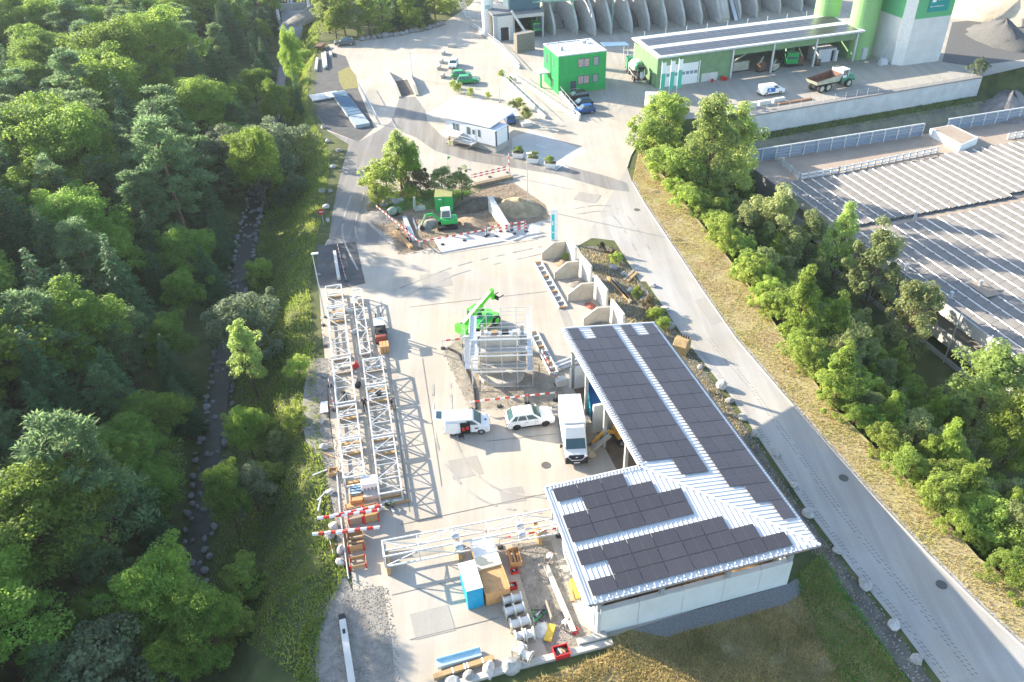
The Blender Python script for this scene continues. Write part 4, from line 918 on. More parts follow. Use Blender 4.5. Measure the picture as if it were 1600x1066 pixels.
# pylon sign
p = G(866,376); t = thing('sign_pylon', 'tall turquoise and white sign pylon at the corner of the bays', 'sign', (p.x, p.y, .012), R(-10))
CY = mat('turquoise_sign', (.02,.52,.55), .4)
MB().box(-.45,-.1,0,.45,.1,4.6).build('panel', WHITE, t, .02); MB().box(-.35,-.115,.2,.05,-.102,3.9).build('colour_field', CY, t)
MB().box(-.25,-.125,2.3,-.1,-.118,2.9).box(-.3,-.125,1.2,-.05,-.118,1.35).build('sign_mark', WHITE, t)
# flat lattice frames
def lattice_flat(label, p0, p1, wd, n, z=.012, hgt=.28):
    a, b = G(*p0), G(*p1); L = (b-a).length; t = thing('lattice_girder', label, 'steel frame', (a.x, a.y, z), ang(a, b))
    for s in (-1,1): MB().box(0,s*wd/2-.07,.0,L,s*wd/2+.07,hgt).build('side_rail', STEELW, t)
    for i in range(n+1):
        x = L*i/n; MB().box(min(max(x-.06,0.0),L-.12),-wd/2+.07,.04,min(max(x+.06,.12),L),wd/2-.07,hgt-.05).build('rung', STEELW if i % 3 else WOODP, t)
    return t
lattice_flat('flat white steel lattice frame lying in front of the storage bays', (840,411), (880,482), .95, 9)
lattice_flat('flat white lattice frame lying right of the scaffold tower', (833,520), (866,585), .85, 8)
a, b = G(873,580), G(912,566); t = thing('beam_bundle', 'bundle of grey-blue steel formwork beams beside the shed roof edge', 'beams', (a.x, a.y, .012), ang(a, b))
for i in range(4): MB().bar((0,i*.28,.2+.16*(i%2)),(3.4,i*.28+.1,.2+.16*(i%2)),.2,.28).build('beam', GALV, t)
MB().bar((.3,-.2,.05),(.3,1.2,.05),.1).bar((2.8,-.2,.05),(2.8,1.2,.05),.1).build('support', WOOD, t)
a, b = G(866,600), G(876,598); solo(MB().box(-.5,-.3,0,.6,.3,.9), 'concrete_block', CONCL, 'pale concrete block behind the box truck roof', 'block', (*G(876,602).xy, .012), .3, bevel=.03)
# ---------------------------------------------------------------- scaffold tower round a concrete mock-up
FL, FR = G(739,609), G(833,606.5); d = ang(FL, FR); SW = (FR-FL).length; SD = 4.3; SH_ = 7.2
SCF = thing('scaffold_tower', 'tall silver scaffold tower with white guard rails around the concrete stair mock-up', 'scaffold', (FL.x, FL.y, .012), d)
nx, ny = 4, 3; levels = [0.3, 2.2, 4.2, 6.2]
for i in range(nx+1):
    for j in range(ny+1):
        if 0 < i < nx and 0 < j < ny: continue
        MB().tube((SW*i/nx, SD*j/ny, 0), (SW*i/nx, SD*j/ny, SH_), .035, 6).build('standard', GALV, SCF)
for zz in levels + [3.2, 2.7, 5.2, 4.7, 7.1, 6.65]:
    for j in (0, ny): MB().tube((0,SD*j/ny,zz),(SW,SD*j/ny,zz),.028,6).build('ledger', STEELW, SCF)
    for i in (0, nx): MB().tube((SW*i/nx,0,zz),(SW*i/nx,SD,zz),.028,6).build('transom', STEELW, SCF)
for zz in levels[1:]:
    MB().box(.05,.05,zz-.05,.6,SD-.05,zz).build('deck', GALV, SCF); MB().box(SW-.5,.05,zz-.05,SW-.05,SD-.05,zz).build('deck', GALV, SCF)
    if zz < 6: MB().box(.6,SD-.7,zz-.05,SW-.5,SD-.05,zz).build('deck', GALV, SCF)
    MB().box(.0,-.03,zz,SW,.0,zz+.16).build('toe_board', WHITE, SCF); MB().box(-.03,0,zz,.0,SD,zz+.16).build('toe_board', WHITE, SCF)
for k in range(3):
    z0, z1 = levels[k], levels[k+1]
    MB().tube((0,SD,z0),(SW/nx,SD,z1),.022,5).build('brace', GALV, SCF); MB().tube((SW,0,z0),(SW,SD/2,z1),.022,5).build('brace', GALV, SCF); MB().tube((0,0,z0),(0,SD/2,z1),.022,5).build('brace', GALV, SCF)
for k in range(3):
    z0, z1 = levels[k], levels[k+1]; f = k % 2
    MB().bar((-.45,SD*.15 if f else SD*.85,z0),(-.45,SD*.85 if f else SD*.15,z1),.55,.06).build('stair_flight', GALV, SCF)
    for q in (-.72,-.18): MB().tube((q,SD*.15 if f else SD*.85,z0+.95),(q,SD*.85 if f else SD*.15,z1+.95),.022,5).build('stair_rail', STEELW, SCF)
for y in (0, SD/2, SD): MB().tube((-.78,y,0),(-.78,y,SH_),.03,6).build('standard', GALV, SCF)
for i in range(4): MB().box(.9+i*1.1,SD-.65,levels[2]+.01,1.6+i*1.1,SD-.2,levels[2]+.35).build('equipment_box', [WHITE, WOOD, DARK, GALV][i], SCF)
for i in range(5): MB().box(.1,.35+i*.62,levels[1]+.02,.6,.60+i*.62,levels[1]+.5).build('equipment_box', WHITE, SCF)
MK = thing('concrete_mock_up', 'stacked concrete floors and walls standing inside the scaffold tower', 'concrete structure', (FL.x, FL.y, .012), d)
ov = [(.6+2.35*(1+math.cos(t_)), 1.9+1.7*math.sin(t_)) for t_ in [6.283*i/18 for i in range(18)]]
MB().ext([(x, y) for x, y in ov], 'z', 0, .5).build('base_slab', CONC, MK, .04)
MB().box(.9,1.9,.5,3.4,2.15,1.75).build('wall', STAINC, MK, .02); MB().box(3.45,2.75,.5,SW-.75,3.0,1.2).build('wall', CONC, MK, .02)
for k, zz in enumerate((2.1,4.05)):
    MB().box(.75,.7+.2*k,zz-.2,SW-.65,SD-.8,zz).build('floor_slab', CONC, MK, .03)
    if k < 2: MB().box(.95,1.75,zz,SW-1.5,2.0,zz+1.3).build('wall', STAINC if k == 0 else CONC, MK, .02); MB().box(SW-1.45,2.0,zz,SW-1.2,SD-.85,zz+1.1).build('wall', CONC, MK, .02)
for x in (1.0, SW-1.1): MB().box(x,3.1,.5,x+.3,3.4,5.68).build('column', CONC, MK)
# cable and kerb of the excavation
cb = [G(*p) for p in ((700,545),(716,553),(722,565),(735,592),(741,610),(744,640))]
solo(MB().path([(q.x, q.y, .10) for q in cb], .12, 6), 'drain_hose', DARK, 'dark hose running along the left side of the scaffold excavation', 'hose')
# ---------------------------------------------------------------- red and white barriers
RWc = RW
def barrier(label, p0, p1, n=1, z=.95, hh=.2, posts=True):
    a, b = G(*p0), G(*p1); L = (b-a).length; t = thing('barrier', label, 'barrier', (a.x, a.y, .012), ang(a, b), 'red and white site barriers')
    for k in range(n): MB().box(0,-.02,z-k*.42,L,.02,z-k*.42+hh).build('board', RWc, t)
    m_ = max(2, int(L/2.6)+1) if posts else 0
    for i in range(m_):
        x = .08+(L-.16)*i/(m_-1); MB().bar((x,.045,0),(x,.045,z+.3),.05).build('post', GALV, t); MB().box(x-.22,-.18,0,x+.22,.25,.1).build('foot', DARK, t, .02)
    return t
barrier('double red and white barrier on the far edge of the dig', (736,284), (794,270), 2)
barrier('red and white barrier slanting along the left side of the dig', (589,332), (655,388))
barrier('long red and white barrier along the front of the dig', (656,389), (760,370))
barrier('red and white barrier left of the scaffold tower', (691,545), (726,541))
barrier('red and white barrier in front of the scaffold tower behind the cars', (735,641), (869,626))
barrier('red and white barrier right of the scaffold tower', (846,560), (869,602))
for i, (p, q) in enumerate((((762,368),(783,362)),((775,370),(800,360)),((792,362),(822,357)),((803,366),(823,362)))):
    barrier('short red and white barrier right of the dig front, %s from the left' % ORD[i], p, q, 2 if i % 2 else 1)
barrier('red and white barrier board standing in the gravel left of the trusses', (504,508), (508,542))
barrier('double red and white fence beside the left truss row by the workers', (515,603), (523,642), 2, .7, .25)
barrier('red and white barrier along the cross truss beside the orange container', (780,856), (874,838), 1)
barrier('short red and white board lying in the grass edge below the barrier poles', (516,848), (521,868), 1, .1, .2, False)
barrier('red and white board leaning on the timber stack in the dig', (632,356), (640,378), 2, .5, .2)
def stripe_pole(label, p0, z0, p1, z1, r=.14):
    a, b = G(*p0, z0), G(*p1, z1); L = (b-a).length; o = MB().tube((0,0,0),(L,0,0),r,10).build('barrier_pole', RWc)
    o.location = a; o.rotation_euler = (b-a).to_track_quat('X','Z').to_euler(); return tag(o, label, 'pole', 'long red and white poles')
stripe_pole('long red and white pole lying across the upper timber crates', (496,810), 1.3, (592,797), 1.3); stripe_pole('red and white pole lying beside the other on the upper crates', (520,806), 1.35, (597,790), 1.35)
stripe_pole('long red and white pole jutting from the lower timber crates', (488,835), 1.2, (594,824), 1.2); stripe_pole('shorter red and white pole lying on the lower crates', (525,833), 1.35, (580,825), 1.35)
p = G(796,276); o = MB().tube((0,0,0),(3.6,0,0),.07,8).build('boom_barrier', RWc); o.location = (p.x, p.y, .3); o.rotation_euler = (0, R(-90), 0); tag(o, 'upright red and white barrier arm opposite the weigh hut', 'barrier arm')
# ---------------------------------------------------------------- lattice trusses
def truss(label, pa, pb, zt, wd, hgt, n, group, base=None):
    """pa,pb: pixels of the top centre line ends at height zt"""
    a, b = G(*pa, zt), G(*pb, zt); L = (b-a).length; z0 = zt-hgt
    t = thing('lattice_truss', label, 'steel truss', (a.x, a.y, 0), ang(a, b), group); r = .06
    for s in (-1,1):
        for z in (z0, zt): MB().bar((0,s*wd/2,z),(L,s*wd/2,z),r*2).build('chord', STEELW, t)
    for i in range(n+1):
        x = min(max(L*i/n, r), L-r); fr = MB(); e = i in (0,n); q = r*(2.2 if e else 1.1)
        fr.bar((x,-wd/2+r,zt),(x,wd/2-r,zt),q); fr.bar((x,-wd/2+r,z0),(x,wd/2-r,z0),q)
        for s in (-1,1): fr.bar((x,s*wd/2,z0+r),(x,s*wd/2,zt-r),q)
        fr.build('end_frame' if e else 'cross_frame', STEELW, t)
    for i in range(n):
        x0, x1 = L*i/n+.1, L*(i+1)/n-.1; f = 1 if i % 2 else -1
        MB().bar((x0,-f*(wd/2-.05),zt+.01),(x1,f*(wd/2-.05),zt+.01),r*.95).build('top_brace', STEELW, t)
        for s in (-1,1):
            MB().bar((x0,s*wd/2+.01,z0+.08 if f*s > 0 else zt-.08),(x1,s*wd/2+.01,zt-.08 if f*s > 0 else z0+.08),r*1.0).build('side_brace', STEELW, t)
    for x in ((L*.12, L*.88) if base is None else base):
        if z0 > .1: MB().box(x-.15,-wd/2-.15,.012,x+.15,wd/2+.15,z0-r).build('timber_support', WOOD, t)
    return t
def LRow(y): return (lerp(520.5,553,(y-446)/299), y)
for i, (y0, y1, n) in enumerate(((446,478,2),(480,556,4),(560,629,3),(633,684,3),(686,745,3))):
    truss('pale steel lattice truss, %s section from the top in the left row' % ORD[i], LRow(y0), LRow(y1), 1.4, 1.85, 1.1, n, 'truss sections left row')
truss('narrow lattice truss at the top of the right row beside the forklift', (557,452), (571,553), 1.3, 1.05, 1.0, 6, 'truss sections right row')
def RRow(y): return (lerp(587,610,(y-601)/169), y)
for i, (y0, y1, n) in enumerate(((560,600,2),(603,680,4),(683,770,4))):
    truss('pale steel lattice truss of the right row, %s below the narrow one' % ORD[i], RRow(y0), RRow(y1), 1.4, 1.95, 1.15, n, 'truss sections right row')
truss('long pale lattice truss raised across the lower yard reaching under the shed roof', (597,858), (868,806), 2.15, 1.6, 1.2, 5, None, base=(.25, 6.0, 12.6))
# splice brackets on the cross truss
for i, (x, y) in enumerate(((711,838),(717,855),(812,822),(815,836))):
    p = G(x, y, 2.2); solo(MB().box(-.3,-.3,0,.3,.3,.28).bar((-.35,-.2,.3),(.35,.2,.45),.08).bar((0,-.35,.2),(0,.35,.5),.08), 'splice_bracket', STEELW,
        'bolted pale splice bracket on the cross truss, %s from the left' % ORD[i], 'bracket', (p.x, p.y, 2.18), .2, 'truss brackets')
# small gear lying in trusses
for i, (x, y, m_) in enumerate(((548,487,STEELW),(556,520,STEELW),(556,574,RED),(560,603,BLKP),(592,617,BLKP))):
    p = G(x, y); solo(MB().box(-.4,-.25,0,.3,.25,.35).bar((-.5,-.1,.38),(.5,.2,.42),.12), 'gear_box', m_, ['pale box of fittings inside the left truss near its top','pale clamp bundle inside the left truss, second section','red tool case inside the left truss, third section','black bag inside the left truss by the standing worker','black case inside the right truss by the worker'][i], 'gear', (p.x, p.y, .012), .5*i, None, .02)
# ---------------------------------------------------------------- timber crates, pallets and boxes
def crate(label, px, rz, lx, ly, h, frame=RED, slats=4, open_=True, z=.012, m_=WOOD):
    p = G(*px, z); t = thing('timber_crate', label, 'crate', (p.x, p.y, z), rz, 'timber crates at the left yard edge')
    for s in (-1,1):
        MB().box(-lx/2,s*ly/2-.03,.12,lx/2,s*ly/2+.03,h).build('side_board', m_, t); MB().box(s*lx/2-.03,-ly/2+.035,.12,s*lx/2+.03,ly/2-.035,h).build('end_board', m_, t)
    for x in (-lx/2+.05, lx/2-.05):
        for y in (-ly/2+.0, ly/2-.0): MB().box(x-.06,y-.06,.0,x+.06,y+.06,h+.02).build('corner_post', frame, t)
    for i in range(slats):
        y = -ly/2+.08+(ly-.3)*i/max(1,slats-1); MB().box(-lx/2+.04,y,h-.10 if not open_ else h*.5,lx/2-.04,y+.16,h-.05 if not open_ else h*.5+.06).build('slat', m_, t)
    return t
GW = mat('grey_timber', (.30,.26,.21), .85, var=.2, scale=6)
crate('grey slatted timber crate with red frame below the left truss row', (556,812), R(14), 1.25, 1.2, .85, open_=False, m_=GW)
crate('brown slatted timber crate with red frame beside the grey one', (580,808), R(14), 1.25, 1.25, .95, open_=False)
crate('open timber crate with stacked boards below the barrier poles', (557,850), R(12), 1.3, 1.6, .8, slats=4)
crate('empty open timber frame, lowest of the crates by the yard edge', (560,882), R(12), 1.3, .9, .5, slats=0)
crate('small square planter crate in the gravel left of the trusses', (521,741), R(5), .7, .7, .5, WOOD, 1)
crate('crate of blue and white striped sacks behind the timber crates', (557,772), R(8), 1.0, .95, .6, WOOD, 3, False, m_=mat('blue_white_sacks', (.35,.5,.62), .7, var=.5, scale=7))
crate('timber crate under the blue and white sacks by the left truss end', (558,784), R(8), 1.05, .6, .5, WOOD, 3, False, m_=WOODP)
p = G(580,765); t = thing('generator', 'white louvred generator box between the truss row ends', 'generator', (p.x, p.y, .012), R(10))
MB().box(-.75,-.55,.1,.75,.55,1.25).build('housing', WHITE, t, .04); MB().box(-.7,-.6,.0,.7,.6,.12).build('skid', DARK, t)
for i in range(4): MB().box(-.6+i*.32,-.562,.35,-.38+i*.32,-.552,.8).build('louvre', mat('grey_grille', (.3,.3,.3), .6), t)
solo(MB().box(-.7,-.45,0,.7,.45,.5), 'concrete_weight', CONC, 'grey concrete block in front of the white generator', 'block', (*G(581,776).xy, .012), R(10), bevel=.03)
a = G(556,790); solo(MB().box(-.9,-.3,0,.9,.3,.06).box(-.8,-.2,.06,.85,.25,.11), 'board_stack', WOODP, 'thin plywood boards lying behind the slatted crates', 'boards', (a.x, a.y, .012), R(12))
p = G(606,793); t = thing('scrap_pile', 'small pile of green and grey clamps right of the slatted crates', 'scrap pile', (p.x, p.y, .012), 0)
for i in range(9): MB().cbox(random.uniform(-.6,.6), random.uniform(-.5,.5), .12+.12*(i%3), .45, .18, .16, random.uniform(0,3)).build('clamp', [GALV, mat('moss_green_paint', (.12,.2,.1), .6), DARK][i%3], t)
a, b = G(605,790), G(640,783); solo(MB().bar((0,0,.1),((b-a).length,0,.1),.25,.2), 'timber_beam', WOOD, 'timber beam under the lower end of the right truss row', 'beam', (a.x, a.y, .012), ang(a, b))
# pale sheet material beside left truss
p = G(507,640); solo(MB().cbox(0,0,.3,.7,1.7,.06).cbox(.1,-.2,.36,.6,1.4,.05,.1).cbox(0,.1,.13,.5,1.2,.24), 'sheet_stack', GALV, 'stack of pale sheets in the gravel beside the left truss row', 'sheets', (p.x, p.y, .02), R(8))
for i, (x, y) in enumerate(((512,712),(506,702),(500,740),(505,775),(500,790))):
    a = G(x, y); solo(MB().bar((-.7,0,.06),(.7,.1,.06),.12,.1), 'plank', WOOD if i < 2 else GALV, ['short pale plank in the gravel left of the trusses','second short plank in the gravel left of the trusses','steel pipe by the small planter crate','steel pipe lying below the planter crate','thin rod lying near the yard edge rail'][i], 'plank', (a.x, a.y, .012), R(-35+30*i))
rl = [G(*p) for p in ((527,742),(532,800),(538,850),(545,905))]; solo(MB().path([(q.x,q.y,.35) for q in rl], .05, 6).path([(q.x,q.y,.05) for q in rl], .06, 6), 'edge_rail', GALV, 'low steel edge rail along the left yard edge beside the crates', 'rail')
# containers in the lower yard
def box_container(name, label, cat, quad_top, z, mtop, mside, doors=None):
    """quad_top: pixels of roof corners (near-left, near-right, far-right, far-left) at height z"""
    P = [G(*q, z) for q in quad_top]; c = sum(P, Vector())/4; d = ang(P[0], P[1]); lx = ((P[1]-P[0]).length+(P[2]-P[3]).length)/2; ly = ((P[3]-P[0]).length+(P[2]-P[1]).length)/2
    t = thing(name, label, cat, (c.x, c.y, .012), d)
    MB().box(-lx/2,-ly/2,.0,lx/2,ly/2,z-.06).build('body', mside, t, .03); MB().box(-lx/2-.03,-ly/2-.03,z-.06,lx/2+.03,ly/2+.03,z).build('roof', mtop, t, .02)
    return t, lx, ly
BB = mat('booth_blue', (.01,.30,.52), .45)
t, lx, ly = box_container('blue_cabin', 'narrow blue cabin with white roof in the lower yard', 'cabin', ((729.5,924),(754.5,917.5),(741,876),(715.5,880)), 2.3, WHITE, BB)
for i in range(3): MB().box(-lx/2+.12+i*lx/3.2,-ly/2-.012,.15,-lx/2+.12+(i+.75)*lx/3.2,-ly/2-.002,2.05).build('door_panel', BB, t)
t, lx, ly = box_container('plywood_container', 'orange plywood container with open slanted lid beside the blue cabin', 'container', ((757.5,929.5),(796,919),(778,866.5),(742.5,874)), 1.45, WOODP, WOODP)
MB().box(-lx/2-.05,ly*.16,1.47,lx/2+.05,ly/2+.05,1.62).build('lid', mat('pale_plywood', (.72,.60,.42), .6, var=.08), t, .02); MB().box(-lx/2+.1,-ly/2+.1,1.452,lx/2-.1,ly*.12,1.47).build('top_panel', WOODP, t)
for s in (-1,1): MB().box(s*lx/2-.06,-ly/2,1.45,s*lx/2+.06,ly*.14,1.56).build('rim', WOODP, t)
t, lx, ly = box_container('site_box', 'white-topped plywood box behind the orange container under the cross truss', 'container', ((742,872),(776,864),(770,838),(735,846)), 1.5, mat('white_sheet_roof', (.8,.78,.72), .6), WOODP)
# cable reels
reel_d = mat('reel_drum', (.62,.60,.56), .7, var=.15, scale=4); TAN = mat('reel_timber', (.50,.42,.30), .8, var=.15)
base_r = None
for i, (x, y) in enumerate(((794,944),(807,941),(797,961),(811,957),(806,981),(819,977),(814,1000),(826,997))):
    p = G(x, y); lab = 'white cable reel on a timber frame, row %d from the orange container, %s' % (i//2+1, 'left' if i % 2 == 0 else 'right')
    if base_r is None:
        base_r = thing('cable_reel', lab, 'cable reel', (p.x, p.y, .012), R(14), 'cable reels'); 
        MB().lathe([(.30,-.34),(.30,.34)], (0,0,.5), 16, 'x').build('winding', reel_d, base_r, smooth=False)
        for s in (-1,1): MB().lathe([(.44,s*.36-.03),(.44,s*.36+.03)], (0,0,.5), 18, 'x').build('flange', WHITE, base_r)
        for s in (-1,1):
            for q in (-1,1): MB().bar((s*.42,q*.38,0),(s*.42,q*.38,.75),.08).build('frame_post', TAN, base_r)
            MB().bar((s*.42,-.38,.72),(s*.42,.38,.72),.08).build('frame_rail', TAN, base_r)
    else: dup(base_r, (p.x, p.y, .012), R(14)+random.uniform(-.1,.1), lab)
dup(base_r, (*G(812,1022).xy, .012), R(60), 'tilted white cable reel on its frame near the lower kerb wall'); dup(base_r, (*G(822,1030).xy, .012), R(-30), 'dark-slatted cable reel frame beside the boulder at the lower kerb wall')
# boulders at the lower kerb
for i, (x, y, s) in enumerate(((800,1043,.85),(733,1058,.6),(765,1049,.7),(706,1064,.55))):
    p = G(x, y); p.z = .0; o = rockobj('boulder', p, s, None, .15); tag(o, ['large pale boulder beside the tilted reels','grey boulder under the brown beam','dark round boulder right of the blue profile','grey boulder at the bottom frame edge'][i], 'boulder')
# profiles
a, b = G(683,1041), G(752,1022); t = thing('steel_profile', 'long light blue steel profile lying in the lower yard', 'steel profile', (a.x, a.y, .012), ang(a, b)); L = (b-a).length
BLP = mat('light_blue_steel', (.42,.60,.68), .4, .2); MB().box(0,-.32,.1,L,.32,.22).build('web', BLP, t, .01); MB().box(0,-.36,.1,L,-.30,.42).build('flange', BLP, t); MB().box(0,.30,.1,L,.36,.42).build('flange', BLP, t)
a, b = G(678,1062), G(772,1031); t = thing('timber_beam', 'long brown wrapped beam lying beside the light blue profile', 'beam', (a.x, a.y, .012), ang(a, b)); L = (b-a).length
MB().box(0,-.2,.08,L,.2,.4).build('beam', WOOD, t, .02)
for k in (.3,.5,.55,.8): MB().box(L*k,-.215,.07,L*k+.1,.215,.415).build('strap', WHITE, t)
a, b = G(536,973), G(551,1072); t = thing('concrete_beam', 'long pale concrete beam lying in the lower gravel strip', 'beam', (a.x, a.y, .012), ang(a, b)); L = (b-a).length
MB().box(0,-.24,0,L,.24,.45).build('beam', CONCL, t, .02); MB().box(.9,-.1,.452,1.3,.1,.47).build('lifting_eye', DARK, t); MB().box(-.5,-.25,0,-.05,.25,.4).build('end_block', DARK, t)
a, b = G(523,395), G(530,438); t = thing('concrete_beam', 'pale concrete post lying in the dark patch above the left truss row', 'beam', (a.x, a.y, .012), ang(a, b)); L = (b-a).length
MB().box(0,-.2,0,L,.2,.35).build('beam', CONCL, t, .02)
barrier('red and white board along the dark patch above the trusses', (528,388), (541,440), 1, .4, .2)
# right lower corner: dug strip with workers, planks, red boxes
a, b = G(853,885), G(897,990); solo(MB().box(0,-.2,0,(b-a).length,.2,.28), 'foundation_beam', CONC, 'long pale concrete foundation beam in the dug strip beside the shed', 'foundation', (a.x, a.y, .012), ang(a, b), bevel=.02)
def plank(label, p0, p1, m_, w_=.3, h=.12, z=.012, nm='plank', cat='plank'):
    a, b = G(*p0, z), G(*p1, z); return solo(MB().box(0,-w_/2,0,(b-a).length,w_/2,h), nm, m_, label, cat, (a.x, a.y, z), ang(a, b), bevel=.01)
YEL = mat('yellow_formwork', (.62,.42,.06), .6, var=.15, scale=3)
plank('yellow formwork panel lying in the dug strip', (855,1003), (863,977), YEL, .55, .15); plank('grey board standing beside the yellow formwork panel', (862,972), (853,945), GW, .12, .6)
plank('short yellow board beside the foundation beam and shed wall', (904,936), (893,906), YEL, .35, .12); plank('pale plank beside the short yellow board', (895,940), (889,910), WOOD, .3, .1)
def redbox(label, px, rz, s=1.0):
    p = G(*px); t = thing('tool_box', label, 'tool box', (p.x, p.y, .012), rz)
    for q in (-1,1): MB().box(-.55*s,q*.4*s-.03,0,.55*s,q*.4*s+.03,.5*s).build('side', RED, t); MB().box(q*.55*s-.03,-.4*s+.031,0,q*.55*s+.03,.4*s-.031,.5*s).build('end', RED, t)
    for i in range(4): MB().cbox(-.3*s+.2*s*i, .05, .3*s, .14*s, .5*s, .2*s, .3*i).build('tool', [DARK, GALV, WOOD, DARK][i], t)
    return t
redbox('open red tool box full of tools by the lower kerb wall', (877,1022), R(14), 1.0); redbox('small red box below the tool crate beside the gravel strip', (804,894), R(14), .5); redbox('red box beside the orange container', (801,918), R(14), .6); redbox('small red tool beside the foundation beam end', (898,987), R(60), .45)
crate('wooden crate of dark tools beside the cross truss and orange container', (804,875), R(100), 1.5, .85, .6, WOODP, 3, True, m_=WOODP)
p = G(846,985); heap('sand_bag_heap', 'pale grey sand sacks beside the yellow formwork panel', 'sacks', (p.x, p.y, .012), .8, .6, .4, CONCL, 44)
p = G(842,965); t = thing('tool_pile', 'pile of dark hoses and tools in the dug strip', 'tool pile', (p.x, p.y, .012), 0)
for i in range(8): MB().tube((random.uniform(-.6,.6),random.uniform(-.6,.6),.1),(random.uniform(-.6,.6),random.uniform(-.6,.6),.3),.05,6).build('hose', [DARK, GALV, GREENM][i%3], t)
# low kerb wall along the bottom of the yard
kw = [G(*p) for p in ((690,1078),(780,1050),(850,1032),(905,1018),(957,1005))]
t = thing('kerb_wall', 'low pale concrete kerb wall along the bottom edge of the yard', 'wall', (0,0,0))
for a, b in zip(kw, kw[1:]): MB().bar((a.x,a.y,.12),(b.x,b.y,.12),.5,.28).build('segment', CONC, t, .02)
p = G(925,1001); solo(MB().box(-1.1,-.25,0,1.1,.25,.4), 'concrete_block', CONC, 'grey concrete block at the shed corner by the kerb wall', 'block', (p.x, p.y, .012), R(14), bevel=.03)
# small dark step at the van
p = G(721,686); solo(MB().box(-.25,-.2,.35,.25,.2,.4).bar((-.22,-.18,0),(-.2,-.18,.35),.04).bar((.22,-.18,0),(.2,-.18,.35),.04).bar((-.22,.18,0),(-.2,.18,.35),.04).bar((.22,.18,0),(.2,.18,.35),.04), 'step_stool', DARK, 'small dark step stool beside the open van door', 'stool', (p.x, p.y, .012), .3)
# ---------------------------------------------------------------- things in the dig by the loop road
t, lx, ly = box_container('green_container', 'green steel site container with rust-streaked roof in the dig', 'container', ((679,308),(707,307),(706,295),(680,295.5)), 2.5, mat('pale_green_roof', (.20,.45,.14), .6, var=.35, scale=2, col2=(.45,.28,.12)), GREENP)
MB().box(-lx*.3,-ly/2-.012,2.0,-lx*.12,-ly/2-.002,2.15).build('door_label', WHITE, t); MB().box(-.01,-ly/2-.03,.1,.03,-ly/2-.002,2.3).build('door_seam', DARK, t)
a, b = G(767,330), G(794,362); L = (b-a).length
solo(MB().ext([(0,0),(L,0),(L,.9),(0,2.3)], 'y', -.35, .35), 'wall_block', CONCL, 'long pale precast concrete wall tapering down in the dig', 'concrete wall', (a.x, a.y, .012), ang(a, b), bevel=.03)
plank('long pale steel plank in the dig left of the excavator', (632,341), (647,377), GALV, .55, .35); plank('thin blue-grey bar beside the pale steel plank', (645,340), (652,360), mat('blue_grey_steel', (.2,.25,.32), .5), .15, .12)
plank('thick brown timber beam in front of the dig', (617,363), (643,389), WOOD, .55, .4)
p = G(614,337); t = thing('concrete_mixer', 'small green cement mixer drum lying in the dig', 'cement mixer', (p.x, p.y, .012), R(215))
o = MB().lathe([(.25,-.7),(.5,-.5),(.62,0),(.55,.35),(.4,.7),(.34,.72),(.33,.4)], (0,0,.7), 16, 'x').build('drum', mat('dusty_green', (.22,.28,.22), .6), t, smooth=True); MB().box(-.9,-.5,0,.3,.5,.25).build('frame', DARK, t); MB().box(-1.3,-.4,.2,-.7,.4,.9).build('motor_box', mat('moss_green_paint', (.12,.2,.1), .6), t)
p = G(656,327); t = thing('concrete_blocks', 'leaning grey concrete slab beside the green container', 'slab', (p.x, p.y, .012), R(15)); MB().box(-.8,-.5,0,.8,.5,.35).build('block', CONC, t); MB().bar((-.8,-.3,.3),(-.6,.2,1.9),.15,1.0).build('leaning_slab', CONC, t)
for i, (x, y, s) in enumerate(((607,317,.85),(617,318,.8),(600,322,.55),(626,314,.6))): p = G(x, y); o = rockobj('boulder', p, s, None, .15); tag(o, 'pale boulder beside the loop road bushes, %s in size' % ['largest','second','smallest','third'][i], 'boulder')
heap('earth_heap', 'brown earth heap right of the mini excavator', 'heap', (*G(740,350).xy, .01), 3.2, 1.5, .8, DIRT, 31); heap('earth_heap', 'sunlit earth bank behind the precast wall', 'heap', (*G(812,325).xy, .01), 3.0, 3.4, 1.5, mat('dry_earth', (.36,.28,.17), .95, var=.3, scale=1.4, bump=.6, bscale=9), 32)
heap('gravel_heap', 'low grey gravel heap by the loop road edge', 'heap', (*G(592,338).xy, .01), 2.6, 2.2, .5, GRAVEL, 33); heap('earth_heap', 'dark earth bank behind the mini excavator', 'heap', (*G(745,322).xy, .01), 4.2, 2.0, 1.2, mat('dark_earth', (.13,.105,.08), .95, var=.3, scale=1.4, bump=.6), 34)
heap('gravel_heap', 'grey gravel heap beside the excavator bucket', 'heap', (*G(668,352).xy, .01), 2.0, 1.2, .6, GRAVEL, 35)
a, b = G(742,292), G(800,279); solo(MB().box(0,-.4,0,(b-a).length,.4,1.4), 'retaining_wall', mat('timber_lagging', (.22,.17,.11), .9, var=.3, scale=1.5), 'brown timber lagging along the far edge of the dig', 'wall', (a.x, a.y, -.9), ang(a, b))
for k, (kd, tx, ty, bx, by, lab, wd) in enumerate([('poplar',622,207,628,295,'tall yellow-green tree beside the loop road',1.15),('broad',655,225,648,300,'dense dark green tree right of the yellow-green one',.62),('shrub',603,252,605,300,'dark green bush at the left of the dig trees',1.3),('shrub',592,290,592,322,'small green bush at the loop road corner',.8),
    ('dry',656,268,657,303,'brownish dry shrub left of the green container',1.0),('dull',695,261,692,305,'grey-green shrub behind the green container',1.3),('dull',722,265,722,312,'grey-green shrub right of the green container',1.15),('shrub',640,285,642,308,'low dark shrub behind the pale boulders',1.0)]):
    treepx(kd, tx, ty, bx, by, lab, None, wd, 0)
